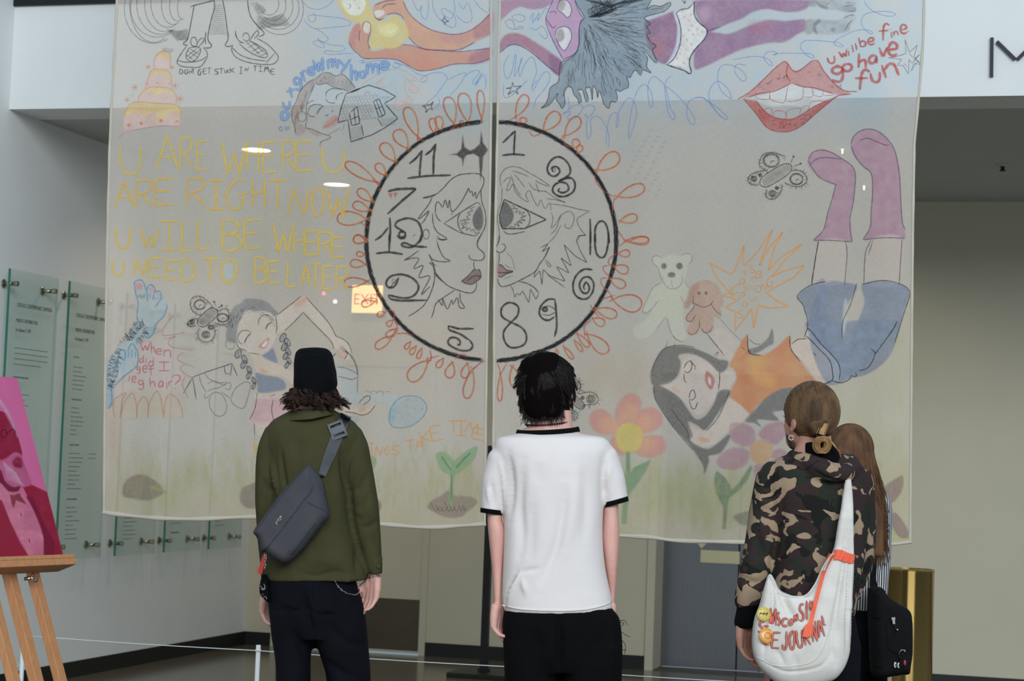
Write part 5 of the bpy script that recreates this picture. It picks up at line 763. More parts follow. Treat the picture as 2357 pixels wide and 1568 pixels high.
def standoff(parent, y, z):
    so = bpy.data.objects.new('standoff', None); link(so, parent); so.location = (XL+.0005, y, z)
    R = Matrix.Rotation(math.pi/2, 4, 'Y')
    MB().lathe([(.027, 0), (.027, .006), (.022, .009)], n=20, M=R).build('flange', M['nickel'], so, False)
    MB().lathe([(.0125, .009), (.0125, .058)], n=16, M=R).build('barrel', M['nickel'], so, True)
    MB().lathe([(.016, .070), (.016, .073)], n=16, M=R).build('washer', M['black'], so)
    MB().lathe([(.0165, .073), (.0165, .096), (.014, .098)], n=18, M=R).build('cap', M['nickel'], so)
TM = Matrix(((0, 0, 1, 0), (1, 0, 0, 0), (0, 1, 0, 0), (0, 0, 0, 1)))
for i, y0 in enumerate(starts):
    g = empty('glass_panel', (0, 0, 0), 0, labs[i], 'panel', 'glass donor panels')
    MB().box(XG-.006, y0+.006, gz0, XG+.006, y0+gw-.006, gz1).build('pane', M['glass'], g)
    MB().box(XG-.0062, y0, gz0, XG+.0062, y0+.006, gz1).build('edge', M['glassedge'], g)
    MB().box(XG-.0062, y0+gw-.006, gz0, XG+.0062, y0+gw-.002, gz1).build('edge', M['glassedge'] if 0 else M['glass'], g)
    for yy in (y0+.045, y0+gw-.085):
        for zz in (gz0+.08, gz1-.085): standoff(g, yy, zz)
    def T(s, dy, dz, size, wd, nm): text_mesh(nm, s, size, M['print'], g, Matrix.Translation((XG+.0075, y0+dy, gz1-dz)) @ TM, wd)
    T('CHICAGO CONTEMPORARY CAMPAIGN', .095, .215, .036, .42, 'heading')
    T('MAJOR CONTRIBUTORS', .095, .305, .032, .255, 'subheading'); T('As of January 31, 1997', .095, .36, .03, .18, 'date_line')
    sm = MB(); rr = random.Random(i+3)
    def dash(dy, dz, ln, h=.0055):
        y = dy
        while y < dy+ln:
            wl = rr.uniform(.008, .035); sm.box(XG+.0066, y0+y, gz1-dz, XG+.0072, y0+min(y+wl, dy+ln), gz1-dz+h); y += wl+.006
    if i == 0:
        for k in range(4): dash(.095, .46+k*.032, .40 if k < 3 else .33)
        dash(.095, .635, .18, .011)
        for k in range(6): dash(.095, .70+k*.032, rr.uniform(.08, .2))
        dash(.095, .92, .09, .011)
        for k in range(20):
            if k not in (1, 6, 9): dash(.095, .985+k*.034, rr.uniform(.08, .26))
    else:
        dash(.095, .47, .07, .01)
        z = .53
        while z < (1.62 if i < 3 else 1.56):
            if rr.random() < .06: z += .04; dash(.095, z, .13, .011); z += .05
            else: dash(.095, z, rr.uniform(.08, .2)); z += .0275
            if .98 < z < 1.12: dash(.36, z, rr.uniform(.06, .1))
    o = sm.build('small_print', M['faint_print'], g); tag(o, kind='stuff')
# ------------------------------------------------------------------ exit sign, outlet, sensors
a = onY(815, 655, YB); b = onY(888, 726, YB)
ex = empty('exit_sign', ((a[0]+b[0])/2, YB, (a[2]+b[2])/2), 0, 'lit cream exit sign on the back wall, glowing through the left banner', 'sign')
w2, h2 = (b[0]-a[0])/2, (a[2]-b[2])/2
bevel(MB().box(-w2, -.06, -h2, w2, 0, h2).build('housing', mat('sign_housing', (210, 200, 180), .5), ex), .006)
MB().box(-w2+.012, -.064, -h2+.012, w2-.012, -.06, h2-.012).build('lit_face', mat('lit_face', (255, 226, 170), .5, emit=(255, 206, 126), estr=2.2), ex)
text_mesh('lettering', 'EXIT', .12, mat('sign_red', (200, 50, 40), .5, emit=(230, 60, 30), estr=1.2), ex, Matrix.Translation((0, -.066, -.042)) @ Matrix(((1, 0, 0, 0), (0, 0, -1, 0), (0, 1, 0, 0), (0, 0, 0, 1))), w2*1.6, 'CENTER')
for px, c_, lab in (((747, 676), (255, 60, 80), 'tiny red indicator lamp on the back wall left of the exit sign'), ((773, 695), (255, 250, 235), 'tiny white indicator lamp on the back wall by the exit sign')):
    p = onY(*px, YB); e = empty('indicator_lamp', (p[0], YB, p[2]), 0, lab, 'lamp', 'indicator lamps on the back wall')
    MB().box(-.02, -.015, -.02, .02, 0, .02).build('plate', M['white_metal'], e)
    MB().lathe([(.007, 0), (.007, .012), (.004, .016)], n=12, M=Matrix.Translation((0, -.015, 0)) @ Matrix.Rotation(math.pi/2, 4, 'X')).build('lens', mat('indicator', c_, .4, emit=c_, estr=12), e)
p = onX(38, 1556, XL); ol = empty('wall_outlet', (XL, p[1], p[2]), 0, 'white electric outlet plate low on the left wall behind the easel', 'outlet')
bevel(MB().box(0, -.036, -.058, .006, .036, .058).build('plate', M['white_metal'], ol), .002)
for z in (-.02, .02): MB().lathe([(.016, .006), (.016, .008)], n=16, M=Matrix.Translation((0, 0, z)) @ Matrix.Rotation(math.pi/2, 4, 'Y')).build('socket', mat('ivory', (206, 202, 190), .5), ol)
# ------------------------------------------------------------------ easel and painting
EA, EL = math.radians(80), math.radians(21.5)
Pbr = CAM+ray(150, 1295)/FPX*6.3
eu = np.array([math.cos(EA), math.sin(EA), 0]); en0 = np.array([math.sin(EA), -math.cos(EA), 0])
ev = math.cos(EL)*np.array([0, 0, 1.])-math.sin(EL)*en0; en = np.cross(eu, ev)
def EM(o=Pbr): return Matrix((( eu[0], ev[0], en[0], o[0]), (eu[1], ev[1], en[1], o[1]), (eu[2], ev[2], en[2], o[2]), (0, 0, 0, 1)))
ch, cw, ct = .625, .52, .022
pa = empty('painting', tuple(Pbr), 0, 'pink portrait painting of a bearded man in suit standing on the easel', 'painting')
EI = Matrix.Translation(-Vector(Pbr)) @ EM()
MB().box(-cw, 0, -ct, 0, ch, 0, EI).build('canvas', mat('painted_pink', (198, 92, 138), .6, var=.06, vscale=9, bump=.05, bscale=300), pa)
def cmap(P, off=0.0):
    d = rays(P); t = ((Pbr-CAM) @ en)/(d @ en); return CAM+d*t[:, None]+en*off
d = Draw('portrait', pa, 'pink and crimson bearded man with bow tie', 'U', cmap, 'paint', .95, 1.5, .0008)
d.f((150, 34, 56), 1, '-200 1010 0 1000 20 1050 80 1200 150 1350 250 1515 120 1522 -200 1540', (160, 40, 60), 2, sm=False).f((212, 122, 146), 1, '-60 880 0 900 60 960 140 960 180 935 210 1040 290 1190 340 1330 342 1510 250 1515 150 1330 80 1200 20 1040 -60 980', None, 2, sm=False).f((158, 34, 58), 1, '180 925 240 905 370 965 430 1200 505 1500 340 1508 342 1300 290 1170 220 1010', (148, 32, 52), 2, sm=False).f((118, 30, 56), 1, '205 1000 300 1170 345 1330 345 1506 430 1500 420 1350 330 1180 255 1000', None, 2, sm=False).f((118, 28, 46), 1, '75 985 110 990 150 972 165 1000 208 1062 160 1045 125 1030 105 1095 88 1050', None, 2, sm=False)
d.f((158, 34, 60), 1, '-200 330 0 330 60 365 110 440 150 570 170 680 100 690 40 730 -200 720', (140, 28, 52), 3).f((204, 112, 150), 1, '-200 720 0 715 60 690 110 655 160 670 185 740 240 895 210 920 150 925 60 890 0 790 -200 760', (186, 84, 124), 4).f((120, 28, 50), 1, '-100 740 0 790 40 880 100 925 155 920 135 960 70 960 0 890 -100 850', None, 3).f((168, 28, 52), 1, '95 725 130 690 165 705 175 770 140 775 105 760', (96, 20, 40), 5).f((214, 150, 182), .9, '-40 200 10 240 60 320 110 420 145 540 110 480 60 380 10 300 -40 280', None, 6)
d.s(2.2, (104, 24, 44), .9, '5 505 15 480 40 478 52 505 40 532 15 530 5 505', '75 490 95 472 112 480 116 505 100 525', '52 500 75 490', '160 1130 168 1160', '225 1330 232 1365').s(1.6, (226, 170, 196), .6, *['%d %d %d %d %d %d' % (20+i*9, 720+i*8, 40+i*11, 790+i*9, 50+i*13, 870+i*5) for i in range(12)])
d.build()
es = empty('easel', (float(Pbr[0]), float(Pbr[1]), 0), 0, 'slim wooden display easel holding the pink portrait', 'easel')
EZ = Matrix.Translation((-Pbr[0], -Pbr[1], 0)) @ EM()
ln = (Pbr[2]-.0)/math.cos(EL)
for u, nm in ((-.12, 'leg'), (-.335, 'leg')): bevel(MB().box(u-.017, -ln+.012, -ct-.03, u+.017, .28, -ct-.004, EZ).build(nm, M['wood'], es), .002)
bevel(MB().box(-.245, -ln+.22, -ct-.036, -.21, .75, -ct-.006, EZ).build('centre_rail', M['wood'], es), .002)
tm = MB()
for k in range(22): tm.box(-.2095, -.06-k*.034, -ct-.022, -.2075, -.072-k*.034, -ct-.012, EZ)
tag(tm.build('notch_row', M['dark'], es), kind='stuff')
bevel(MB().box(-.44, -.022, -ct-.005, -.012, -.001, .05, EZ).build('tray', M['wood'], es), .002); bevel(MB().box(-.44, -.001, .036, -.012, .012, .05, EZ).build('tray_lip', M['wood'], es), .002)
bevel(MB().box(-.43, -.56, -ct-.034, -.10, -.51, -ct-.002, EZ).build('crossbar', M['wood'], es), .002)
MB().tube([EZ @ Vector((-.19, -.04, -ct)), EZ @ Vector((-.17, -.045, .0))], .006, 8).tube([EZ @ Vector((-.17+.014*math.cos(t), -.045+.014*math.sin(t), .002)) for t in np.linspace(0, 6.28, 14)], .0025, 6).build('clamp_bolt', M['nickel'], es, True)
top = EZ @ Vector((-.2275, .6, -ct-.04)); foot = Vector((top.x-.62*en0[0], top.y-.62*en0[1], .0)); 
MB().tube([top, foot+Vector((0, 0, .012))], .014, 4).build('rear_leg', M['wood'], es)
# ------------------------------------------------------------------ barrier, stand, bin
YS = 8.45
tops = [onY(55, 1447, YS), onY(595, 1485, YS)]; zt = tops[1][2]; dxp = tops[1][0]-tops[0][0]
plabs = ['thin white barrier post beside the easel legs', 'thin white barrier post left of the olive jacket person', 'thin white barrier post behind the white t-shirt person', 'thin white barrier post behind the camouflage hoodie person']
for i in range(4):
    e = empty('barrier_post', (tops[0][0]+dxp*i, YS, 0), 0, plabs[i], 'post', 'white barrier posts')
    MB().lathe([(.07, 0), (.07, .006), (.02, .012)], n=24).build('base', M['white_metal'], e); MB().lathe([(.0105, .01), (.0105, zt)], n=14).build('post', M['white_metal'], e, True)
    MB().lathe([(.0125, zt-.03), (.0125, zt-.018)], n=14).build('cable_collar', M['white_metal'], e)
x0 = tops[0][0]
wr = MB().tube([(x0+dxp*k/8, YS-.0145, zt-.024-.004*math.sin(math.pi*((k/8) % 1))) for k in range(0, 25)], .0022, 6).build('barrier_cable', mat('white_cable', (222, 222, 220), .5), None, True); tag(wr, 'thin white cable strung between the low barrier posts', 'cable')
pb = onZ(1113, 1556, 0); ps = empty('sign_stand', (pb[0], pb[1], 0), 0, 'black metal pole stand on a flat base behind the banners', 'stand')
bevel(MB().box(-.2, -.22, 0, .26, .16, .03).build('base', M['blackpaint'], ps), .004)
zpt = onY(1124, 1026, pb[1])[2]; MB().box(-.024, -.024, .03, .024, .024, zpt).build('pole', M['blackpaint'], ps); MB().box(-.036, -.03, .03, .036, .03, .05).build('socket', M['blackpaint'], ps)
pt = onZ(2091, 1309, .95); bn = empty('waste_bin', (pt[0], pt[1], 0), 0, 'tall polished brass cylinder bin by the right wall', 'bin')
R_ = .142
MB().lathe([(R_*.97, 0), (R_*.97, .05), (R_, .055), (R_, .93), (R_*1.012, .935), (R_*1.012, .95), (R_*.93, .95), (R_*.9, .90), (R_*.9, .895)], n=64).build('body', M['brass'], bn, True)
o = bn.children[0]; m_ = o.modifiers.new('e', 'EDGE_SPLIT'); m_.split_angle = .6
MB().lathe([(R_*.9, .895), (R_*.5, .896), (R_*.5, .7), (R_*.48, .7)], n=48).build('sand_tray', M['dark'], bn)
# ------------------------------------------------------------------ people
from mathutils.bvhtree import BVHTree
FR_R = np.array([ROT[0][0], ROT[1][0], 0.]); FR_R /= np.linalg.norm(FR_R); FR_F = np.array([-FR_R[1], FR_R[0], 0.]); FR_A = math.atan2(FR_R[1], FR_R[0])
class Fr:
    def __init__(s, px, depth):
        p = CAM+ray(px, 1150)/FPX*depth; s.o = np.array([p[0], p[1], 0.]); s.k = FPX/depth
        s.m = Matrix.Translation(s.o) @ Matrix.Rotation(FR_A, 4, 'Z'); s.i = s.m.inverted()
    def px(s, x, y, dy=0.):
        d = ray(x, y); t = ((s.o+FR_F*dy-CAM) @ FR_F)/(d @ FR_F); p = CAM+d*t-s.o; return (p @ FR_R, p[2])
    def v(s, x, y, dy=0.): a = s.px(x, y, dy); return Vector((a[0], dy, a[1]))
def ring(f, row, n=28):
    y, xl, xr, ry = row[:4]; yc = row[4] if len(row) > 4 else 0.; p = row[5] if len(row) > 5 else 2.3
    a = f.px(xl, y, yc); b = f.px(xr, y, yc); out = []
    for k in range(n):
        t = 2*math.pi*k/n; c, s = math.cos(t), math.sin(t); c = math.copysign(abs(c)**(2/p), c); s = math.copysign(abs(s)**(2/p), s)
        u = (c+1)/2; out.append((a[0]+(b[0]-a[0])*u, yc+ry*s, a[1]+(b[1]-a[1])*u))
    return out
def loft(mb, f, rows, n=28):
    v = []; F = []
    for r in rows: v += ring(f, r, n)
    for i in range(len(rows)-1):
        for k in range(n): F.append((i*n+k, (i+1)*n+k, (i+1)*n+(k+1) % n, i*n+(k+1) % n))
    F.append(tuple(range(n))); F.append(tuple((len(rows)-1)*n+k for k in range(n-1, -1, -1))); mb.add(v, F); return mb
def dense(rows, k=4):
    R = np.array([list(r)+[0., 2.3][len(r)-4:] if len(r) < 6 else list(r) for r in rows], float); return [tuple(q) for q in catmull(R, sub=k)]
def ball(mb, c, r, Mx=None, n=16, m=10):
    v = []; F = []; r = r if hasattr(r, '__len__') else (r, r, r)
    for i in range(m+1):
        t = math.pi*(i/m); st = max(math.sin(t), .02)
        for k in range(n):
            q = Vector((r[0]*st*math.cos(2*math.pi*k/n), r[1]*st*math.sin(2*math.pi*k/n), r[2]*math.cos(t)))
            v.append((Mx @ q if Mx is not None else q)+Vector(c))
    for i in range(m):
        for k in range(n): F.append((i*n+k, (i+1)*n+k, (i+1)*n+(k+1) % n, i*n+(k+1) % n))
    F.append(tuple(range(n))); F.append(tuple(m*n+k for k in range(n-1, -1, -1))); mb.add(v, F); return mb
def limb(mb, pts, rad, n=12):
    P = [Vector(p) for p in pts]; mb.tube(P, rad, n)
    return mb
def organic(name, mb, voxel, mt, parent, smooth=6, post=None, fac=.5):
    me = bpy.data.meshes.new(name); me.from_pydata(mb.v, [], mb.f); me.update()
    bm = bmesh.new(); bm.from_mesh(me); bmesh.ops.recalc_face_normals(bm, faces=bm.faces); bm.to_mesh(me); bm.free()
    o = bpy.data.objects.new(name, me); COL.objects.link(o)
    r = o.modifiers.new('r', 'REMESH'); r.mode = 'VOXEL'; r.voxel_size = voxel
    if smooth: s = o.modifiers.new('s', 'SMOOTH'); s.factor = fac; s.iterations = smooth
    bpy.context.view_layer.update(); m2 = bpy.data.meshes.new_from_object(o.evaluated_get(bpy.context.evaluated_depsgraph_get()))
    bpy.data.objects.remove(o); bpy.data.meshes.remove(me); m2.name = name
    n = len(m2.vertices)
    if post is not None and n:
        V = np.empty(n*3); m2.vertices.foreach_get('co', V); V = V.reshape(-1, 3); N = np.empty(n*3); m2.vertex_normals.foreach_get('vector', N); N = N.reshape(-1, 3)
        m2.vertices.foreach_set('co', post(V, N).ravel()); m2.update()
    m2.polygons.foreach_set('use_smooth', [True]*len(m2.polygons)); m2.materials.clear(); m2.materials.append(mt)
    return link(bpy.data.objects.new(name, m2), parent)
def folds(f, creases, noise=.002, ns=(14, 5)):
    cr = []
    for pts, w_, amp in creases:
        q = resample(catmull(np.array([f.px(x, y, -.1) for x, y in pts])), .01); cr.append((q, w_, amp))
    def post(V, N):
        h = np.zeros(len(V)); bk = np.clip(-N[:, 1]*2+.2, 0, 1)
        for q, w_, amp in cr:
            d = np.full(len(V), 9.); tt = np.zeros(len(V))
            for i, p in enumerate(q):
                e = np.hypot(V[:, 0]-p[0], V[:, 2]-p[1]); m = e < d; d[m] = e[m]; tt[m] = i/max(len(q)-1, 1)
            h += 1.6*amp*np.exp(-(d/w_)**2)*np.sin(math.pi*np.clip(tt, .04, .96))**.8*bk
        nz = vnoise(V[:, 0]*ns[0]+3, V[:, 2]*ns[1]+V[:, 1]*9)-.5+.5*(vnoise(V[:, 0]*ns[0]*2.3, V[:, 2]*ns[1]*2.5+5)-.5)
        return V+N*(h+noise*2*nz)[:, None]
    return post
def bvh_of(f, *objs):
    vs = []; fs = []
    for o in objs:
        n = len(vs); mw = f.m; vs += [mw @ v.co for v in o.data.vertices]; fs += [tuple(i+n for i in p.vertices) for p in o.data.polygons]
    return BVHTree.FromPolygons(vs, fs)
def hitmap(f, bvh, fb=-.15):
    def mp(P, off=0.0):
        out = []; c = Vector(CAM)
        for x, y in np.asarray(P, float).reshape(-1, 2):
            d = Vector(ray(x, y)).normalized(); h, nn, i, t = bvh.ray_cast(c, d)
            if h is None:
                dd = ray(x, y); tt = ((f.o+FR_F*fb-CAM) @ FR_F)/(dd @ FR_F); h = Vector(CAM+dd*tt)
            out.append(h-d*off)
        return np.array([tuple(p) for p in out])
    return mp
def band(name, f, mp, path, wpx, mt, parent, thick=.004, lift=.002, step=4):
    c = resample(catmull(path), step); t = np.gradient(c, axis=0); n = np.c_[-t[:, 1], t[:, 0]]; n /= np.linalg.norm(n, axis=1)[:, None]+1e-9
    w_ = (np.asarray(wpx) if not np.isscalar(wpx) else np.array([wpx, wpx])); w_ = np.interp(np.linspace(0, 1, len(c)), np.linspace(0, 1, len(w_)), w_)[:, None]/2
    mid = mp(c, lift)
    # smooth depth along the strap so it bridges small hollows
    rows = []
    for q, off in ((-1, lift), (1, lift), (1, lift+thick), (-1, lift+thick)): rows.append(mp(c+n*w_*q, off))
    v = np.stack(rows, 1).reshape(-1, 3); v = np.c_[v, np.ones(len(v))] @ np.array(f.i).T[:, :3]; F = []
    for i in range(len(c)-1):
        for k in range(4): F.append((i*4+k, i*4+(k+1) % 4, (i+1)*4+(k+1) % 4, (i+1)*4+k))
    F.append((3, 2, 1, 0)); e = (len(c)-1)*4; F.append((e, e+1, e+2, e+3))
    return mesh(name, v, F, mt, parent, False)
def grid_poly(poly, step):
    q = np.asarray(poly, float); x0, y0 = q.min(0)-step; x1, y1 = q.max(0)+step
    gx = np.arange(x0, x1+step, step); gy = np.arange(y0, y1+step, step); GX, GY = np.meshgrid(gx, gy); px, py = GX.ravel(), GY.ravel()
    ins = np.zeros(len(px), bool); dd = np.full(len(px), 1e9)
    for (ax, ay), (bx, by) in zip(q, np.roll(q, -1, 0)):
        dx, dy = bx-ax, by-ay; L2 = dx*dx+dy*dy+1e-12
        ins ^= ((ay > py) != (by > py)) & (px < (bx-ax)*(py-ay)/((by-ay) if by != ay else 1e-12)+ax)
        t = np.clip(((px-ax)*dx+(py-ay)*dy)/L2, 0, 1); dd = np.minimum(dd, (px-ax-t*dx)**2+(py-ay-t*dy)**2)
    return GX, GY, (np.sqrt(dd)*np.where(ins, 1, -1)).reshape(GX.shape)
def inflate(name, f, poly, y0, H, edge, mt, parent, step=2.5, base=.01, sm=True, post=None, H2=None):
    """a puffed closed shape: front bulges towards -y by H, back by H2; outline from pixels at depth y0"""
    q = catmull(poly, closed=True) if sm else np.asarray(poly, float); GX, GY, sd = grid_poly(q, step)
    ok = sd > -step*.5; cell = ok[:-1, :-1] & ok[1:, :-1] & ok[:-1, 1:] & ok[1:, 1:]
    use = np.zeros(ok.shape, bool)
    for a in (slice(None, -1), slice(1, None)):
        for b in (slice(None, -1), slice(1, None)): use[a, b] |= cell
    idx = -np.ones(ok.shape, int); idx[use] = np.arange(use.sum()); n = int(use.sum()); s = np.clip(sd[use]/edge, 0, 1); h = np.sqrt(1-(1-s)**2)
    L = np.array([f.px(x, y, y0) for x, y in zip(GX[use], GY[use])])
    fr = np.c_[L[:, 0], y0-base-H*h, L[:, 1]]; bk = np.c_[L[:, 0], y0+base+(H if H2 is None else H2)*h, L[:, 1]]
    if post is not None: fr[:, 1] += post(GX[use], GY[use])
    iy, ix = np.where(cell); A = np.stack([idx[iy, ix], idx[iy+1, ix], idx[iy+1, ix+1], idx[iy, ix+1]], 1); F = A.tolist()+(A[:, ::-1]+n).tolist()
    cnt = {}
    for a in A:
        for k in range(4):
            e = (a[k], a[(k+1) % 4])
            if (e[1], e[0]) in cnt: del cnt[(e[1], e[0])]
            else: cnt[e] = 1
    F += [(b, a, a+n, b+n) for a, b in cnt]
    o = mesh(name, np.vstack([fr, bk]), F, mt, parent, True)
    m = o.modifiers.new('s', 'SMOOTH'); m.factor = .5; m.iterations = 4
    return o
def patch(name, f, mp, poly, off, thick, mt, parent, step=2.5, sm=False):
    q = catmull(poly, closed=True) if sm else np.asarray(poly, float); GX, GY, sd = grid_poly(q, step)
    ok = sd > -step*.5; cell = ok[:-1, :-1] & ok[1:, :-1] & ok[:-1, 1:] & ok[1:, 1:]; use = np.zeros(ok.shape, bool)
    for a in (slice(None, -1), slice(1, None)):
        for b in (slice(None, -1), slice(1, None)): use[a, b] |= cell
    idx = -np.ones(ok.shape, int); idx[use] = np.arange(use.sum())
    V = mp(np.c_[GX[use], GY[use]], off); V = np.c_[V, np.ones(len(V))] @ np.array(f.i).T[:, :3]
    iy, ix = np.where(cell); A = np.stack([idx[iy, ix], idx[iy+1, ix], idx[iy+1, ix+1], idx[iy, ix+1]], 1).tolist()
    o = mesh(name, V, A, mt, parent, True); m = o.modifiers.new('s', 'SMOOTH'); m.factor = .5; m.iterations = 3
    m = o.modifiers.new('t', 'SOLIDIFY'); m.thickness = thick; m.offset = -1; return o
def strands(name, lines, r0, r1, mt, parent, n=4, extra=None):
    V = []; F = []
    for L in lines:
        L = np.asarray(L, float); m = len(L); t = np.gradient(L, axis=0); t /= np.linalg.norm(t, axis=1)[:, None]+1e-9
        a = np.cross(t, [0.31, .87, .39]); a /= np.linalg.norm(a, axis=1)[:, None]+1e-9; b = np.cross(t, a)
        k = np.linspace(0, 1, m); rr = (r0+(r1-r0)*k**1.5)[:, None]; base = len(V)
        ang = [2*math.pi*j/n for j in range(n)]
        R = np.stack([L+(a*math.cos(q)+b*math.sin(q))*rr for q in ang], 1).reshape(-1, 3); V += R.tolist()
        for i in range(m-1):
            for j in range(n): F.append((base+i*n+j, base+i*n+(j+1) % n, base+(i+1)*n+(j+1) % n, base+(i+1)*n+j))
    return mesh(name, V, F, mt, parent, True)
def hand(mb, w, d, nrm, side, curl=.5, sc=1.0, spread=.12):
    w = Vector(w); d = Vector(d).normalized(); nrm = Vector(nrm); nrm = (nrm-d*nrm.dot(d)).normalized(); s = d.cross(nrm).normalized()*side
    for i, fl in enumerate((.92, 1.02, .96, .78)):
        o = (1.5-i)*.021*sc; cf = curl*(.55+.32*i); kn = w+d*.088*sc*(1-.04*abs(i-1))+s*o
        limb(mb, [w+s*o*.55, w+d*.045*sc+s*o*.9, kn], [.0165*sc, .0155*sc, .0115*sc], 10)
        p = kn; ang = cf*.35; fd = (d+s*o*spread*6)
        fd.normalize()
        ps = [kn]; rs = [.0095*sc]
        for L_, r_ in ((.043, .0078), (.027, .007), (.022, .0058)):
            ang += cf*(.5 if L_ > .04 else .62); v = fd*math.cos(ang)+nrm*math.sin(ang); p = p+v*L_*fl*sc; ps.append(p); rs.append(r_*sc)
        limb(mb, ps, rs, 10); ball(mb, p, .006*sc, None, 8, 6)
    Mp = Matrix((s, nrm, d)).transposed(); ball(mb, w+d*.046*sc, (.036*sc, .0135*sc, .05*sc), Mp, 14, 10); ball(mb, w+d*.03*sc+s*.02*sc+nrm*.006, (.014*sc, .012*sc, .026*sc), Mp, 10, 8)
    b = w+d*.018*sc+s*.022*sc; td = (d*.75+s*.5+nrm*.35).normalized(); p1 = b+td*.042*sc; td2 = (d*.9+s*.1+nrm*.5).normalized(); p2 = p1+td2*.032*sc; p3 = p2+(td2*.8+nrm*.3*curl).normalized()*.024*sc
    limb(mb, [b-td*.01, b, p1, p2, p3], [.014*sc, .014*sc, .0115*sc, .0098*sc, .0072*sc], 10)
def head(mb, c, yaw, pitch, sc=1.0):
    Mh = Matrix.Rotation(yaw, 4, 'Z') @ Matrix.Rotation(pitch, 4, 'X'); c = Vector(c); q = lambda x, y, z: c+Mh @ (Vector((x, y, z))*sc); m3_ = Mh.to_3x3()
    ball(mb, q(0, -.012, .03), (.072*sc, .090*sc, .088*sc), m3_, 20, 14); ball(mb, q(0, .03, -.01), (.062*sc, .066*sc, .09*sc), m3_, 18, 12); ball(mb, q(0, .045, -.07), (.045*sc, .042*sc, .038*sc), m3_, 14, 10)
    ball(mb, q(0, .098, -.012), (.012*sc, .016*sc, .026*sc), m3_, 10, 8); ball(mb, q(0, .104, -.03), (.016*sc, .012*sc, .010*sc), m3_, 10, 8); ball(mb, q(0, .088, .025), (.05*sc, .014*sc, .011*sc), m3_, 10, 8)
    ball(mb, q(0, .088, -.058), (.024*sc, .010*sc, .006*sc), m3_, 10, 8); ball(mb, q(0, .086, -.070), (.021*sc, .010*sc, .007*sc), m3_, 10, 8)
    for s in (-1, 1):
        ball(mb, q(s*.074, -.002, -.005), (.008*sc, .019*sc, .032*sc), m3_ @ Matrix.Rotation(.35*s, 3, 'Z'), 10, 8); ball(mb, q(s*.073, .004, -.032), (.007*sc, .009*sc, .011*sc), m3_, 8, 6)
    return [q(s*.031, .083, .008) for s in (-1, 1)]
M['skin'] = mat('fair_skin', (214, 158, 146), .5, var=.08, vscale=14, bump=.04, bscale=180, col2=(224, 172, 158))
M['skin2'] = mat('shaded_skin', (186, 132, 112), .5, var=.08, vscale=14, bump=.04, bscale=180, col2=(198, 144, 124))  # darker skin copy: the shade on the hoodie wearer is put into the colour
M['eye'] = mat('eye_white', (236, 232, 226), .2)
def fabric(name, col, col2, vs=14, bump=.12, bs=420, rough=.9, sheen=0): return mat(name, col, rough, spec=.12, var=.1, vscale=vs, bump=bump, bscale=bs, sheen=sheen, col2=col2)
M['olive'] = fabric('olive_cotton', (66, 64, 42), (72, 69, 46)); M['denim'] = fabric('black_denim', (13, 14, 20), (17, 18, 25)); M['knit'] = fabric('black_knit', (9, 10, 13), (12, 13, 16), bs=260, bump=.3)
M['white'] = fabric('white_jersey', (226, 216, 213), (229, 219, 217), bump=.06); M['blackcotton'] = fabric('black_cotton', (9, 9, 10), (12, 12, 13), bump=.05); M['charcoal'] = fabric('charcoal_nylon', (70, 69, 74), (78, 77, 82), bs=500); M['webbing'] = fabric('grey_webbing', (84, 84, 90), (92, 92, 98), bs=600)
M['shoe'] = mat('black_leather', (26, 25, 25), .4); M['chain'] = mat('chain_steel', (190, 190, 192), .25, metal=1); M['redtag'] = mat('red_webbing', (176, 42, 32), .7); M['plastic'] = mat('grey_plastic', (98, 98, 104), .45)
def hair_mat(name, c0, c1, c2): 
    m = mat(name, c0, .5, spec=.25, var=.2, vscale=38, col2=c1, stretch=(1, 1, .12)); return m
M['hairA'] = hair_mat('dark_brown_curls', (36, 25, 21), (64, 45, 37), 0); M['hairB'] = hair_mat('black_brown_hair', (20, 15, 14), (38, 30, 27), 0); M['hairC'] = hair_mat('light_brown_hair', (72, 52, 37), (122, 92, 63), 0); M['hairD'] = hair_mat('brown_hair', (74, 50, 36), (116, 82, 55), 0)
M['hairA_mass'] = mat('curl_mass', (30, 21, 18), .95, spec=.05, bump=.5, bscale=120); M['hairB_mass'] = mat('dark_hair_mass', (15, 11, 10), .95, spec=.04, bump=.5, bscale=120, stretch=(1, 1, .2))
def skeleton(mb, f, xc, ysh, ywaist, ycrotch, yfoot, legx, neck_y, neck_w, yc=0., hipw=.1, shw=.15):
    """hidden core of the body: neck, torso, pelvis and legs down to the ankles"""
    L = lambda x, y: f.v(x, y, yc)
    loft(mb, f, dense([(neck_y, xc-neck_w, xc+neck_w, .05, yc), (ysh, xc-neck_w*1.25, xc+neck_w*1.25, .055, yc), (ysh+30, xc-shw*f.k*.8, xc+shw*f.k*.8, .06, yc), (ysh+90, xc-shw*f.k*.8, xc+shw*f.k*.8, .075, yc), (ywaist, xc-hipw*f.k, xc+hipw*f.k, .075, yc), (ycrotch, xc-hipw*f.k, xc+hipw*f.k, .08, yc)]), 20)
    for lx0, lx1 in legx: limb(mb, [L(lx0, ycrotch-30), L((lx0+lx1)/2, (ycrotch+yfoot)/2), L(lx1, yfoot-40)], [.06, .045, .035], 10)
def shoe(f, parent, x, y, yc, mt):
    c = f.v(x, y, yc); c.z = 0; mb = MB()
    for k, (dy, w_, h) in enumerate(((-.1, .036, .05), (-.04, .04, .055), (.06, .045, .035), (.14, .04, .024))): ball(mb, (c.x, c.y+dy+.02, h*.9), (w_, .06, h*.9), None, 12, 8)
    o = organic('shoe', mb, .008, mt, parent, 3); return o
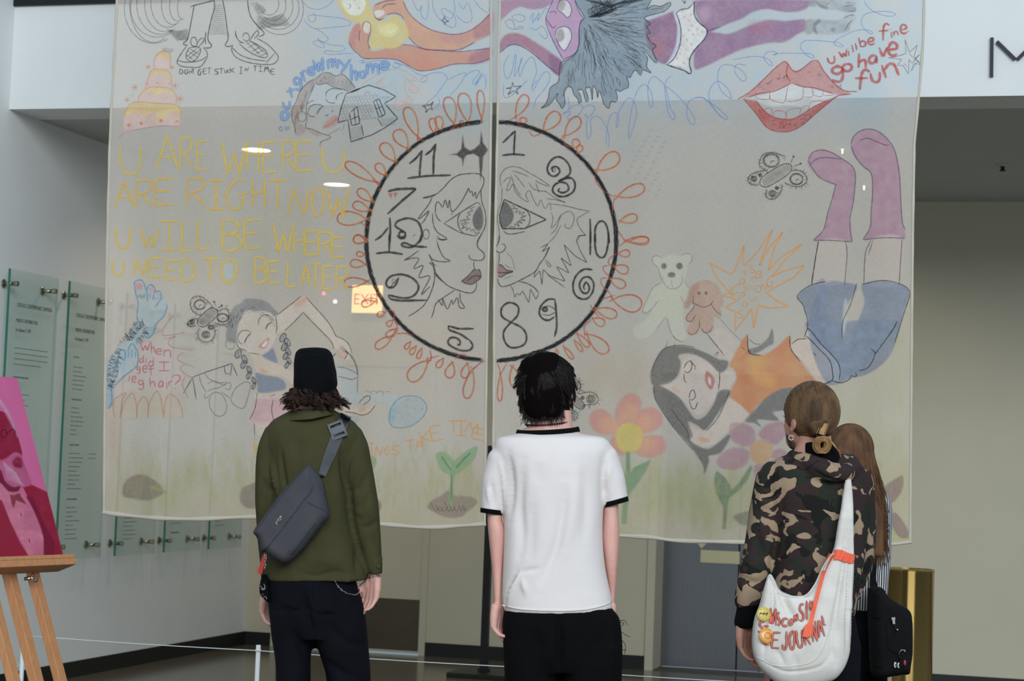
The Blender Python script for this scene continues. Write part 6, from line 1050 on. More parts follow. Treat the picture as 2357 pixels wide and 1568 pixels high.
def ground_y(f, x): 
    lo, hi = 1100., 4000.
    for _ in range(40):
        m = (lo+hi)/2
        if f.px(x, m)[1] > 0: lo = m
        else: hi = m
    return lo
# ---- person in the olive jacket and black beanie
fA = Fr(722, 6.6); gy = ground_y(fA, 722)
A = empty('person', tuple(fA.o), FR_A, 'person in black beanie and olive jacket with grey sling bag, back turned', 'person')
mb = MB(); skeleton(mb, fA, 722, 960, 1240, 1440, gy, ((676, 678), (785, 806)), 905, 34)
eyesA = head(mb, fA.v(725, 900, 0), .05, .2, .95)
loft(mb, fA, dense([(1000, 800, 836, .035), (1120, 815, 850, .036), (1230, 835, 866, .032), (1300, 850, 872, .022), (1338, 850, 872, .017)]), 14)
hand(mb, fA.v(861, 1328, .0), (-.14, .0, -1), (-.62, -.7, 0), 1, .42, .86, .3)
loft(mb, fA, dense([(1000, 612, 650, .035), (1120, 598, 632, .036, .01), (1230, 600, 632, .032, .03), (1340, 606, 626, .02, .10), (1368, 608, 628, .017, .11)]), 14)
hand(mb, fA.v(619, 1360, .11), (-.02, .05, -1), (.7, -.5, 0), -1, .5, .9)
bodyA = organic('body', mb, .0034, M['skin'], A, 3)
for p in eyesA: ball_ = ball(MB(), p, .0125); ball_.build('eye', M['eye'], A, True)
mb = MB()
loft(mb, fA, dense([(944, 676, 772, .062), (956, 650, 792, .085), (972, 625, 818, .105), (1000, 612, 832, .118), (1040, 616, 822, .128), (1100, 626, 806, .13), (1180, 626, 806, .128), (1260, 614, 826, .128), (1300, 608, 840, .13), (1326, 608, 846, .132), (1336, 611, 848, .132)]), 40)
loft(mb, fA, dense([(985, 790, 832, .05), (1020, 786, 846, .062), (1060, 793, 852, .062), (1121, 800, 864, .06), (1183, 806, 872, .058), (1240, 816, 876, .052), (1285, 833, 878, .044), (1310, 842, 878, .038), (1319, 848, 876, .034)]), 24)
loft(mb, fA, dense([(985, 612, 655, .05), (1020, 598, 652, .062), (1060, 591, 646, .062), (1110, 588, 640, .06), (1170, 588, 640, .058, .01), (1230, 590, 640, .055, .03), (1290, 597, 640, .05, .06), (1330, 600, 634, .04, .09)]), 24)
jacket = organic('jacket', mb, .006, M['olive'], A, 7, folds(fA, [
    ([(632, 1010), (634, 1090), (640, 1150), (648, 1200)], .012, -.004), ([(620, 1060), (632, 1110), (640, 1150)], .008, .010), ([(800, 1010), (798, 1090), (804, 1170), (815, 1240), (838, 1290)], .012, -.003), ([(812, 1030), (802, 1080), (799, 1120)], .009, .009),
    ([(806, 1140), (830, 1120), (842, 1090)], .012, -.006), ([(742, 1010), (738, 1080), (752, 1180), (760, 1260)], .02, -.006), ([(690, 1010), (684, 1060)], .016, -.005), ([(646, 1030), (652, 1090), (664, 1140)], .009, -.009), ([(786, 1020), (790, 1080), (797, 1135)], .009, -.009), ([(771, 1010), (764, 1100), (772, 1180)], .014, -.006), ([(600, 1100), (615, 1125), (636, 1130)], .009, -.006), ([(846, 1140), (830, 1165), (812, 1170)], .009, -.006), ([(866, 1200), (848, 1215), (826, 1212)], .009, -.006), ([(690, 1318), (730, 1325), (770, 1316), (810, 1326)], .008, -.006), ([(700, 1300), (740, 1290), (800, 1300)], .02, .006), ([(840, 1180), (860, 1225), (864, 1270)], .012, -.005), ([(812, 1190), (836, 1200)], .01, -.004), ([(820, 1260), (822, 1330)], .01, -.006)], .003))
cb = MB()   # turned-down collar
cl = [((668, 946), (622, 976)), ((690, 941), (660, 970)), ((722, 938), (715, 966)), ((756, 941), (762, 956)), ((776, 949), (790, 956))]
n_ = 24; V = []; F = []
for i in range(n_+1):
    t = i/n_*math.pi*1.15-.075*math.pi+math.pi; c0 = np.interp(i/n_, np.linspace(0, 1, 5), range(5)); j = min(int(c0), 3); u = c0-j
    T0 = np.array(cl[j][0])*(1-u)+np.array(cl[j+1][0])*u; B0 = np.array(cl[j][1])*(1-u)+np.array(cl[j+1][1])*u; dpt = -math.sin(math.pi*i/n_)
    a = fA.v(*T0, .02+.1*dpt); b = fA.v(*B0, .02+.152*dpt); V += [a, (a+b)/2+Vector((0, -.012, .004)), b, b+Vector((0, .006, -.002)), a+Vector((0, .006, -.004))]
for i in range(n_):
    for k in range(5): F.append((i*5+k, i*5+(k+1) % 5, (i+1)*5+(k+1) % 5, (i+1)*5+k))
o = mesh('collar', V, F, M['olive'], A, True); sd_ = o.modifiers.new('ss', 'SUBSURF'); sd_.levels = 1; sd_.render_levels = 1
cm = MB()
V1 = fA.v(864, 1318, 0); loft(cm, fA, [(1282, 838, 880, .044), (1300, 842, 880, .042), (1316, 848, 880, .038), (1320, 849, 879, .037)], 24); o = cm.build('cuff', M['olive'], A, True)
MB().lathe([(.006, 0), (.006, .003)], n=12, M=Matrix.Translation(fA.v(871, 1303, -.042)) @ Matrix.Rotation(math.pi/2, 4, 'X')).build('cuff_button', mat('olive_button', (48, 46, 36), .4), A)
mb = MB(); loft(mb, fA, dense([(1300, 620, 812, .118), (1340, 613, 822, .125), (1384, 618, 834, .128), (1425, 622, 841, .122), (1470, 626, 845, .105)]), 32)
loft(mb, fA, dense([(1400, 622, 735, .11), (1440, 624, 727, .112), (1479, 629, 721, .10), (1517, 634, 717, .095), (1568, 635, 716, .09), (1750, 640, 712, .08), (gy-45, 640, 718, .085), (gy-12, 640, 720, .09)]), 24)
loft(mb, fA, dense([(1400, 712, 838, .11), (1440, 716, 843, .112), (1479, 725, 846, .105), (1517, 738, 849, .095), (1568, 751, 852, .09), (1750, 768, 852, .08), (gy-45, 772, 850, .085), (gy-12, 772, 850, .09)]), 24)
trA = organic('trousers', mb, .0075, M['denim'], A, 5, folds(fA, [([(700, 1360), (712, 1420), (722, 1470)], .008, -.014), ([(640, 1400), (690, 1404)], .006, -.006), ([(735, 1412), (772, 1412)], .006, -.006), ([(660, 1440), (690, 1480), (700, 1520)], .012, -.007), ([(760, 1440), (800, 1480), (840, 1490)], .014, -.006), ([(740, 1520), (790, 1550), (830, 1568)], .014, -.007)], .003))
mpt = hitmap(fA, bvh_of(fA, trA))
for q in ([(632, 1345), (634, 1402), (662, 1406), (688, 1402), (688, 1345)], [(720, 1348), (716, 1400), (735, 1414), (770, 1412), (772, 1350)]): patch('pocket', fA, mpt, q, .002, .003, M['denim'], A)
shoe(fA, A, 680, gy, 0, M['shoe']); shoe(fA, A, 812, gy, .03, M['shoe'])
mb = MB(); loft(mb, fA, dense([(801, 708, 736, .03, .01), (804, 692, 752, .06, .01), (812, 682, 762, .085, .01), (828, 677, 768, .1, .01), (850, 676, 773, .106, .005), (875, 676, 777, .108), (892, 677, 775, .108, 0), (904, 681, 770, .105, -.005), (913, 692, 756, .095, -.01), (918, 705, 740, .08, -.012)]), 36)
o = organic('beanie', mb, .005, M['knit'], A, 5, folds(fA, [([(690, 812), (715, 806), (745, 812)], .01, -.006), ([(764, 815), (758, 830)], .008, -.005)], .002, (20, 20)))
ls = []
for i in range(125):
    t = RNG.uniform(math.pi*1.0, math.pi*2.0) if i % 9 else RNG.uniform(0, 6.28); ln_ = RNG.uniform(.034, .07); a0 = RNG.uniform(0, 6.28); amp = RNG.uniform(.005, .014); fl = RNG.uniform(.1, .8)*(1.3 if math.cos(t) > 0 else 1.05); fr = RNG.uniform(.8, 1.9); z0 = RNG.uniform(-.022, .006); c = fA.v(725, 893, 0)
    for j in range(9):
        t2 = t+RNG.normal()*.06; sx, sy = math.cos(t2), math.sin(t2); p0 = Vector((c.x+.066*sx, .01+.098*sy, c.z+z0+RNG.normal()*.004)); am = amp*RNG.uniform(.75, 1.25); L = []; pw = .35
        for k in np.linspace(0, 1, 12):
            sp_ = 1-pw*k; L.append((c.x+.066*(math.cos(t)+(sx-math.cos(t))*sp_)+math.cos(t)*fl*.055*k**1.3+am*k*math.cos(a0+fr*6.28*k), .01+.098*(math.sin(t)+(sy-math.sin(t))*sp_)+math.sin(t)*.03*k+am*k*math.sin(a0+fr*6.28*k), p0.z-ln_*k*(1-.15*k)+.35*am*math.sin(a0+6*k)))
        ls.append(L)
strands('hair', ls, .0019, .0006, M['hairA'], A)
mb = MB(); loft(mb, fA, dense([(888, 682, 770, .09), (908, 673, 777, .1), (924, 670, 777, .095), (935, 682, 768, .08)]), 28); organic('hair_mass', mb, .006, M['hairA_mass'], A, 4, folds(fA, [], .006, (40, 16)))
# chains, ring, bracelet
def links(name, pts, r, mt, parent, n):
    P = resample(np.array([tuple(p) for p in pts]), .004 if n is None else n); mb = MB()
    for i in range(len(P)-1):
        a, b = Vector(P[i]), Vector(P[i+1]); t = (b-a).normalized(); u = t.cross(Vector((0, 0, 1)) if i % 2 else Vector((0, 1, .1))).normalized(); c = (a+b)/2; l2 = (b-a).length*.62
        mb.tube([c+t*l2*math.cos(q)+u*l2*.5*math.sin(q) for q in np.linspace(0, 6.28, 9)], r, 4, False)
    return mb.build(name, mt, parent, True)
cp = catmull(np.array([(770, 1336), (778, 1350), (792, 1363), (810, 1369), (822, 1368), (826, 1358), (824, 1345)]))
wc = hitmap(fA, bvh_of(fA, trA, jacket))(cp, .006); wc = [fA.i @ Vector(p) for p in wc]
ch_ = links('wallet_chain', wc, .0009, M['chain'], A, .008)
bp = fA.v(861, 1327, 0); links('bracelet', [bp+Vector((.0205*math.cos(t), .0225*math.sin(t), .003*math.cos(t))) for t in np.linspace(0, 6.28, 40)], .0011, M['chain'], A, .007)
# sling bag
sl = empty('sling_bag', tuple(fA.o), FR_A, 'charcoal sling bag worn diagonally across the olive jacket', 'bag')
outl = [(712, 1068), (722, 1076), (731, 1086), (745, 1109), (752, 1140), (761, 1181), (758, 1193), (733, 1224), (701, 1265), (676, 1290), (664, 1298), (652, 1299), (630, 1286), (611, 1272), (602, 1274), (597, 1254), (592, 1238), (583, 1228), (585, 1219), (610, 1184), (641, 1142), (672, 1106), (699, 1077)]
bg = inflate('body', fA, outl, -.155, .062, 24, M['charcoal'], sl, 2.5, .006, False, None, .012)
bpy.context.view_layer.update()
mps = hitmap(fA, bvh_of(fA, bg))
patch('flap', fA, mps, [(707, 1072), (714, 1095), (721, 1122), (712, 1140), (699, 1154), (655, 1212), (611, 1269), (602, 1272), (597, 1252), (588, 1230), (590, 1218), (641, 1148), (680, 1100), (699, 1079)], .004, .006, M['charcoal'], sl)
patch('side_gusset', fA, mps, [(731, 1088), (745, 1112), (758, 1183), (736, 1172), (704, 1156), (723, 1143), (744, 1128)], .002, .003, M['charcoal'], sl)
patch('zip_pocket', fA, mps, [(716, 1198), (728, 1206), (672, 1280), (662, 1268)], .0015, .002, M['charcoal'], sl)
lb = patch('label_patch', fA, mps, [(633, 1204), (646, 1185), (650, 1193), (637, 1211)], .008, .002, mat('white_print', (190, 186, 186), .7), sl)
patch('label_face', fA, mps, [(635.5, 1203.5), (645.5, 1188.5), (647.5, 1193), (637.5, 1208)], .011, .001, M['charcoal'], sl, 1.2); patch('label_mark', fA, mps, [(639, 1202), (643, 1196), (645, 1198), (641, 1204)], .013, .001, mat('print_red', (176, 70, 66), .7), sl, 1.0)
mpj = hitmap(fA, bvh_of(fA, jacket, bg))
band('strap', fA, mpj, [(797, 955), (788, 975), (776, 1005), (762, 1040), (750, 1070), (741, 1095)], [27, 27, 27, 26, 22, 17], M['webbing'], sl, .004, .003)
bc = fA.i @ Vector(mpj(np.array([[777, 990]]), .012)[0]); BMx = Matrix.Translation(bc) @ Matrix.Rotation(-.42, 4, 'Y')
o = MB().box(-.021, -.006, -.013, .021, .005, .013, BMx).build('buckle', M['plastic'], sl); bevel(o, .004, 3)
for z in (-.024, .024): MB().box(-.022, -.005, z-.0035, .022, .004, z+.0035, BMx).build('buckle_bar', M['plastic'], sl)
for s in (-1, 1): MB().box(s*.022-.003, -.005, -.028, s*.022+.003, .004, .028, BMx).build('buckle_side', M['plastic'], sl)
rt = empty('keyring_tag', tuple(fA.o), FR_A, 'red webbing key tag hanging below the sling bag', 'key tag')
def ribbon(name, f, pts, w_, yv, mt, parent, th=.002):
    V = []; F = []
    for (x, y), ww in zip(pts, w_):
        for dx, dy in ((-1, 0), (1, 0), (1, th), (-1, th)): a = f.v(x+dx*ww/2, y, yv+dy); V.append(a)
    for i in range(len(pts)-1):
        for k in range(4): F.append((i*4+k, i*4+(k+1) % 4, (i+1)*4+(k+1) % 4, (i+1)*4+k))
    F.append((3, 2, 1, 0)); e = len(V)-4; F.append((e, e+1, e+2, e+3)); return mesh(name, V, F, mt, parent)
ribbon('webbing', fA, [(609, 1273), (605, 1290), (600, 1312), (598, 1321)], [5, 8, 11, 11], -.168, M['redtag'], rt)
links('key_chain', [fA.v(611, 1270, -.17), fA.v(611, 1285, -.172), fA.v(609, 1312, -.172)], .0012, M['chain'], rt, .01)
bd = empty('bandana', tuple(fA.o), FR_A, 'black paisley bandana hanging at the hip of the olive jacket person', 'bandana')
inflate('cloth', fA, [(604, 1322), (616, 1326), (620, 1345), (622, 1372), (618, 1388), (608, 1380), (599, 1370), (597, 1352), (600, 1335)], -.07, .012, 10, M['blackcotton'], bd, 2.0, .004)
d = Draw('paisley_print', bd, 'white paisley lines', 'X', lambda P, off=0.: np.array([tuple(fA.m @ fA.v(x, y, -.0905-off)) for x, y in P]), 'paint', 1.0); d.s(1.5, (170, 170, 168), .8, '599 1348 605 1356 610 1352 607 1344', '600 1357 607 1358 611 1354', '606 1375 612 1374 614 1380', '602 1368 603 1371', '606 1367 607 1370'); d.build()

# ---- person in the white ringer t-shirt
fB = Fr(1285, 6.2); gy = ground_y(fB, 1285)
B = empty('person', tuple(fB.o), FR_A, 'person in white t-shirt with black trim and black trousers, back turned', 'person')
mb = MB(); skeleton(mb, fB, 1272, 1000, 1290, 1500, gy, ((1230, 1222), (1352, 1362)), 945, 42)
eyesB = head(mb, fB.v(1258, 900, .0), -.06, .2, 1.0)
loft(mb, fB, dense([(945, 1222, 1302, .058), (975, 1222, 1306, .06), (988, 1205, 1322, .066), (1000, 1185, 1345, .07)]), 22)
loft(mb, fB, dense([(1040, 1140, 1180, .04), (1120, 1124, 1160, .04), (1190, 1122, 1155, .038), (1228, 1124, 1163, .04), (1320, 1133, 1156, .03), (1383, 1137, 1153, .02), (1400, 1137, 1154, .02)]), 16)
hand(mb, fB.v(1146, 1391, 0), (.02, .0, -1), (.85, -.4, 0), -1, .62, .88)
loft(mb, fB, dense([(1040, 1375, 1415, .04), (1120, 1386, 1424, .042), (1174, 1389, 1423, .04), (1234, 1386, 1426, .04), (1306, 1394, 1421, .032), (1363, 1402, 1417, .022, .02), (1392, 1400, 1414, .02, .03)]), 16)
hand(mb, fB.v(1405, 1388, .03), (-.1, .15, -1), (-.9, -.3, 0), 1, .5, .85)
organic('body', mb, .0034, M['skin'], B, 3)
for p in eyesB: ball(MB(), p, .0125).build('eye', M['eye'], B, True)
mb = MB()
loft(mb, fB, dense([(994, 1206, 1320, .062), (1001, 1178, 1352, .084), (1010, 1146, 1394, .105), (1035, 1138, 1408, .12), (1070, 1146, 1400, .128), (1120, 1156, 1393, .13), (1214, 1159, 1388, .128), (1291, 1157, 1392, .126), (1343, 1156, 1401, .126), (1377, 1156, 1408, .127), (1398, 1158, 1409, .127), (1408, 1162, 1404, .126)]), 44)
def rl(mb, f, pts, rad, sy=1.35, n=26):
    P = [f.v(*p) for p in pts]; t = MB().tube(P, [r/f.k for r in rad], n); c = sum((p.y for p in P))/len(P); mb.add([(v[0], c+(v[1]-c)*sy, v[2]) for v in t.v], t.f)
rl(mb, fB, [(1362, 1022, 0), (1385, 1055, 0), (1403, 1105, 0), (1416, 1158, 0)], [30, 38, 36, 31]); rl(mb, fB, [(1180, 1030, 0), (1157, 1060, 0), (1141, 1110, 0), (1131, 1180, 0)], [30, 36, 33, 26])
tee = organic('t_shirt', mb, .006, M['white'], B, 6, folds(fB, [([(1170, 1040), (1176, 1110), (1172, 1200)], .012, -.009), ([(1150, 1050), (1160, 1120), (1164, 1180)], .008, .006), ([(1204, 1060), (1196, 1160), (1200, 1240), (1190, 1310)], .016, -.008), ([(1300, 1100), (1296, 1180), (1280, 1260), (1250, 1330), (1238, 1365)], .016, -.008), ([(1325, 1090), (1315, 1180), (1296, 1270)], .02, .004), ([(1392, 1050), (1390, 1110), (1391, 1160)], .012, -.004), ([(1405, 1070), (1396, 1120)], .01, .004), ([(1158, 1395), (1172, 1355), (1190, 1318)], .006, -.012), ([(1164, 1392), (1182, 1350), (1194, 1320)], .008, .008), ([(1194, 1318), (1220, 1312), (1244, 1308)], .006, -.004), ([(1200, 1330), (1212, 1370)], .008, .005), ([(1130, 1110), (1136, 1150), (1142, 1176)], .006, -.006), ([(1122, 1120), (1126, 1160)], .006, .004), ([(1240, 1060), (1236, 1120)], .02, -.003), ([(1345, 1060), (1350, 1160), (1340, 1260)], .018, -.005), ([(1225, 1150), (1222, 1240), (1215, 1300)], .018, -.005)], .0009))
def cuff(name, f, a, b, r, mt, parent, sy=1.35, tk=1.0):
    P = [f.v(*a), f.v(*b)]; t = MB().tube(P, [r[0]/f.k, r[1]/f.k], 36); c = P[0].y; o = mesh(name, [(v[0], c+(v[1]-c)*sy, v[2]) for v in t.v], t.f, mt, parent, True); m = o.modifiers.new('e', 'EDGE_SPLIT'); m.split_angle = .7; return o
cuff('sleeve_trim', fB, (1414.5, 1150, 0), (1417.5, 1161, 0), (31.6, 31.0), M['blackcotton'], B); cuff('sleeve_trim', fB, (1132.5, 1172, 0), (1131, 1183, 0), (27, 26), M['blackcotton'], B)
V = []; F = []; n_ = 40
for i in range(n_):
    t = 2*math.pi*i/n_; x = 1261+71*math.cos(t); yb = 991-3.5*math.cos(t)+(4 if math.sin(t) < 0 else 22)*abs(math.sin(t))**1.2; yy = .006+.082*math.sin(t)
    for dx, dyp in ((1.0, -5.5), (1.03, 0), (1.045, 5.5), (.99, 5.5), (.95, -5.5)): V.append(fB.v(1261+(x-1261)*dx, yb+dyp, yy*1.06*dx-.004))
for i in range(n_):
    for k in range(5): F.append((i*5+k, i*5+(k+1) % 5, ((i+1) % n_)*5+(k+1) % 5, ((i+1) % n_)*5+k))
mesh('neck_trim', V, F, M['blackcotton'], B, True)
hm = np.array([(1158, 1400), (1204, 1409), (1290, 1412), (1347, 1409), (1385, 1401), (1408, 1391)]); mpb = hitmap(fB, bvh_of(fB, tee))
hv = [fB.i @ Vector(p) for p in mpb(resample(catmull(hm-np.array([0, 6])), 6), .0015)]; MB().tube(hv, .0028, 6).build('hem', M['white'], B, True)
mb = MB(); loft(mb, fB, dense([(1385, 1170, 1400, .12), (1405, 1160, 1412, .125), (1425, 1157, 1425, .128), (1463, 1157, 1430, .128), (1510, 1160, 1431, .12), (1545, 1163, 1431, .1)]), 34)
loft(mb, fB, dense([(1480, 1158, 1295, .115), (1530, 1161, 1287, .112), (1568, 1163, 1282, .105), (1750, 1168, 1272, .09), (gy-45, 1172, 1268, .09), (gy-12, 1172, 1268, .09)]), 26); loft(mb, fB, dense([(1480, 1278, 1431, .115), (1530, 1284, 1431, .112), (1568, 1290, 1430, .105), (1750, 1302, 1425, .09), (gy-45, 1308, 1418, .09), (gy-12, 1308, 1418, .09)]), 26)
trB = organic('trousers', mb, .0075, M['blackcotton'], B, 5, folds(fB, [([(1285, 1415), (1287, 1480), (1286, 1545)], .010, -.014), ([(1402, 1400), (1408, 1480), (1412, 1560)], .006, .006), ([(1230, 1440), (1240, 1500)], .02, -.005)], .003))
ls = []
for x0, y0, x1, y1, x2, y2 in ((1427, 1429, 1438, 1429, 1445, 1440), (1430, 1455, 1440, 1462, 1450, 1467), (1432, 1475, 1439, 1484, 1440, 1498), (1433, 1497, 1439, 1496, 1437, 1505), (1426, 1432, 1436, 1436, 1430, 1442)): ls.append([fB.v(*p, -.02) for p in catmull(np.array([(x0-4, y0), (x0, y0), (x1, y1), (x2, y2)]))])
strands('loose_threads', ls, .0012, .0008, M['blackcotton'], B)
shoe(fB, B, 1222, gy, 0, M['shoe']); shoe(fB, B, 1362, gy, .02, M['shoe'])
mb = MB(); loft(mb, fB, dense([(814, 1238, 1272, .04, .0), (820, 1216, 1288, .07), (838, 1200, 1303, .095), (866, 1193, 1314, .108), (896, 1193, 1316, .11, -.004), (925, 1200, 1309, .104, -.008), (948, 1204, 1300, .09, -.015), (962, 1214, 1292, .075, -.02), (970, 1226, 1276, .055, -.025)]), 34)
organic('hair_mass', mb, .006, M['hairB_mass'], B, 3, folds(fB, [], .004, (30, 12)))
ls = []; wh = fB.v(1246, 850, -.09)
hc = fB.v(1256, 885, 0)
for i in range(230):
    th = RNG.uniform(0, 6.28); ph = math.acos(RNG.uniform(-.8, .95)); R3 = Vector((.084, .109, .099)); low = math.cos(ph) < .1
    ln_ = RNG.uniform(.05, .1); flick = RNG.uniform(.25, .95) if low else RNG.uniform(-.05, .35); tw = Vector((RNG.normal()*.35, RNG.normal()*.35, RNG.normal()*.15)); m_ = 13
    guide = None
    for j in range(m_):
        t2 = th+RNG.normal()*.13; p2 = min(max(ph+RNG.normal()*.11, .05), 2.6); dv = Vector((math.sin(p2)*math.cos(t2), math.sin(p2)*math.sin(t2), math.cos(p2)))
        q = Vector((hc.x+dv.x*R3.x, dv.y*R3.y, hc.z+dv.z*R3.z+.002)); aw = q-wh; aw -= dv*aw.dot(dv); aw = aw.normalized() if aw.length > .004 else Vector((1, 0, 0)); dr = aw*.6+Vector((0, 0, -.7))+tw; dr -= dv*dr.dot(dv)*.9; dr.normalize(); L = []
        for k in np.linspace(0, 1, 9):
            L.append(np.array(q)); n2 = Vector(((q.x-hc.x)/R3.x**2, q.y/R3.y**2, (q.z-hc.z)/R3.z**2)).normalized(); st = dr-n2*dr.dot(n2)*.8+n2*flick*k*k; q = q+st.normalized()*ln_*(1-.12*RNG.random())/8
        L = np.array(L)
        if guide is None: guide = L
        else: w3 = (np.linspace(0, 1, 9)**1.3*.75)[:, None]; L = L*(1-w3)+guide*w3
        ls.append(L.tolist())
for i in range(260):
    x = RNG.uniform(1206, 1296); p0 = fB.v(x, RNG.uniform(925, 952), -.09+abs(x-1252)/fB.k*.6); sx = (x-1252)/50; ls.append([tuple(p0+Vector((RNG.normal()*.0015*k+sx*.012*k*k, -.004*math.sin(3*k), -(.03+.014*RNG.random())*k))) for k in np.linspace(0, 1, 7)])
for i in range(1100):
    th = RNG.uniform(3.0, 6.4); ph = math.acos(RNG.uniform(-.6, .97)); dv = Vector((math.sin(ph)*math.cos(th), math.sin(ph)*math.sin(th), math.cos(ph))); q = Vector((hc.x+dv.x*.0855, dv.y*.1115, hc.z+dv.z*.1))
    aw = q-wh; aw -= dv*aw.dot(dv); aw = aw.normalized() if aw.length > .004 else Vector((1, 0, 0)); dr = aw*.75+Vector((0, 0, -.5))+Vector((RNG.normal()*.3, RNG.normal()*.3, RNG.normal()*.2)); L = []
    for k in range(7):
        L.append(tuple(q)); n2 = Vector(((q.x-hc.x)/.0855**2, q.y/.1115**2, (q.z-hc.z)/.1**2)).normalized(); st = dr-n2*dr.dot(n2)*.97; q = q+st.normalized()*.0085
    ls.append(L)
strands('hair', ls, .0017, .0005, M['hairB'], B)
nk = [fB.v(1262+52*math.cos(t), 972+(6 if math.sin(t) < 0 else 12)*abs(math.sin(t))-(4*math.cos(t)), .002+.068*math.sin(t)) for t in np.linspace(0, 6.28, 60)]
mb = MB(); P = resample(np.array([tuple(p) for p in nk]), .0075)
for p in P: ball(mb, p, .0034, None, 6, 4)
tag(mb.build('bead_necklace', mat('dark_beads', (40, 40, 44), .2, metal=.6), B, True), kind='stuff')
# ---- person in the camouflage hoodie
def camo():
    m = bpy.data.materials.new('camouflage_cotton'); m.use_nodes = True; nt = m.node_tree; b = nt.nodes['Principled BSDF']; L = nt.links.new
    tc = nt.nodes.new('ShaderNodeTexCoord'); col = None
    def layer(off, sc, thr, c, prev, det=2.0, dist=1.2, st=(1, 1, 1.25)):
        mp = nt.nodes.new('ShaderNodeMapping'); mp.inputs['Location'].default_value = off; mp.inputs['Scale'].default_value = st; n = nt.nodes.new('ShaderNodeTexNoise'); n.inputs['Scale'].default_value = sc; n.inputs['Detail'].default_value = det; n.inputs['Distortion'].default_value = dist; n.inputs['Roughness'].default_value = .35
        L(tc.outputs['Object'], mp.inputs[0]); L(mp.outputs[0], n.inputs['Vector']); r = nt.nodes.new('ShaderNodeValToRGB'); r.color_ramp.interpolation = 'LINEAR'; r.color_ramp.elements[0].position = thr; r.color_ramp.elements[1].position = thr+.008; L(n.outputs['Fac'], r.inputs[0])
        mx = nt.nodes.new('ShaderNodeMix'); mx.data_type = 'RGBA'; L(r.outputs[0], mx.inputs[0])
        if isinstance(prev, tuple): mx.inputs[6].default_value = tuple(lin(prev))+(1,)
        else: L(prev, mx.inputs[6])
        mx.inputs[7].default_value = tuple(lin(c))+(1,); return mx.outputs[2]
    c = layer((3, 1, 2), 7, .50, (54, 40, 40), (42, 43, 36)); c = layer((9, 4, 0), 13, .60, (28, 27, 25), c); c = layer((1, 7, 5), 12, .565, (160, 136, 112), c, 3.0, 1.6)
    L(c, b.inputs['Base Color']); b.inputs['Roughness'].default_value = .85; b.inputs['Specular IOR Level'].default_value = .2; return m
M['camo'] = camo()
fC = Fr(1868, 6.4); gy = ground_y(fC, 1868)
C_ = empty('person', tuple(fC.o), FR_A, 'person in camouflage hoodie with tied light brown hair and hoop earring', 'person')
mb = MB(); skeleton(mb, fC, 1876, 1055, 1320, 1520, gy, ((1800, 1800), (1905, 1905)), 1000, 36)
hcC = fC.v(1865, 968, 0.0)
eyesC = head(mb, hcC, .62, .12, .98)
loft(mb, fC, dense([(985, 1832, 1908, .055), (1015, 1834, 1904, .054), (1040, 1826, 1916, .056), (1060, 1810, 1935, .06)]), 22)
loft(mb, fC, dense([(1100, 1750, 1792, .036), (1220, 1738, 1774, .036), (1338, 1714, 1746, .032), (1410, 1702, 1726, .022), (1445, 1700, 1722, .019)]), 16)
hand(mb, fC.v(1710, 1436, 0), (.12, .0, -1), (.75, -.6, 0), -1, .42, .9)
loft(mb, fC, dense([(1110, 1968, 2000, .036, .02), (1254, 1970, 2002, .034, .04), (1365, 1950, 1976, .026, .07), (1400, 1940, 1962, .02, .08)]), 14); hand(mb, fC.v(1950, 1398, .08), (-.1, .2, -1), (-.9, -.2, 0), 1, .5, .9)
organic('body', mb, .0034, M['skin2'], C_, 3)
for p in eyesC: ball(MB(), p, .0123).build('eye', M['eye'], C_, True)
mb = MB()
loft(mb, fC, dense([(1044, 1824, 1938, .075), (1058, 1784, 1962, .1), (1080, 1762, 1988, .12), (1115, 1756, 2000, .13), (1160, 1766, 2000, .132), (1230, 1776, 1996, .13), (1300, 1778, 1988, .128), (1360, 1774, 1978, .128), (1400, 1772, 1970, .128), (1420, 1776, 1966, .12)]), 40)
loft(mb, fC, dense([(1062, 1768, 1806, .05), (1085, 1747, 1806, .062), (1111, 1738, 1803, .064), (1156, 1729, 1801, .064), (1220, 1718, 1796, .062), (1290, 1704, 1780, .058), (1338, 1697, 1767, .054), (1378, 1692, 1755, .048), (1398, 1695, 1746, .042)]), 26)
loft(mb, fC, dense([(1085, 1958, 2000, .055, .01), (1122, 1957, 2010, .064, .02), (1182, 1960, 2013, .062, .03), (1254, 1956, 2013, .06, .04), (1300, 1950, 2006, .055, .05), (1365, 1940, 1984, .046, .07), (1400, 1936, 1968, .038, .08)]), 26)
hood = [(1826, 1050, .05), (1826, 1052, -.02), (1842, 1056, -.075), (1876, 1072, -.118), (1912, 1088, -.132), (1944, 1092, -.118), (1962, 1080, -.07), (1958, 1062, 0.), (1930, 1056, .06), (1880, 1060, .08)]
mb.tube([fC.v(*p) for p in hood+hood[:1]], [r/fC.k for r in (14, 15, 17, 22, 26, 25, 20, 17, 15, 14, 14)], 14)
hd_ = organic('hoodie', mb, .006, M['camo'], C_, 6, folds(fC, [([(1800, 1110), (1800, 1190), (1790, 1260), (1776, 1320)], .011, -.004), ([(1745, 1230), (1760, 1280), (1775, 1285)], .014, -.008), ([(1705, 1330), (1740, 1345), (1764, 1340)], .012, -.007), ([(1740, 1150), (1770, 1160), (1796, 1150)], .014, .005), ([(1976, 1130), (1974, 1220), (1972, 1300)], .012, -.003), ([(1870, 1108), (1920, 1120), (1960, 1114)], .008, -.012), ([(1860, 1075), (1890, 1098), (1940, 1112)], .006, -.006), ([(1850, 1150), (1840, 1260)], .03, -.005), ([(1900, 1040), (1930, 1075)], .01, -.006)], .003))
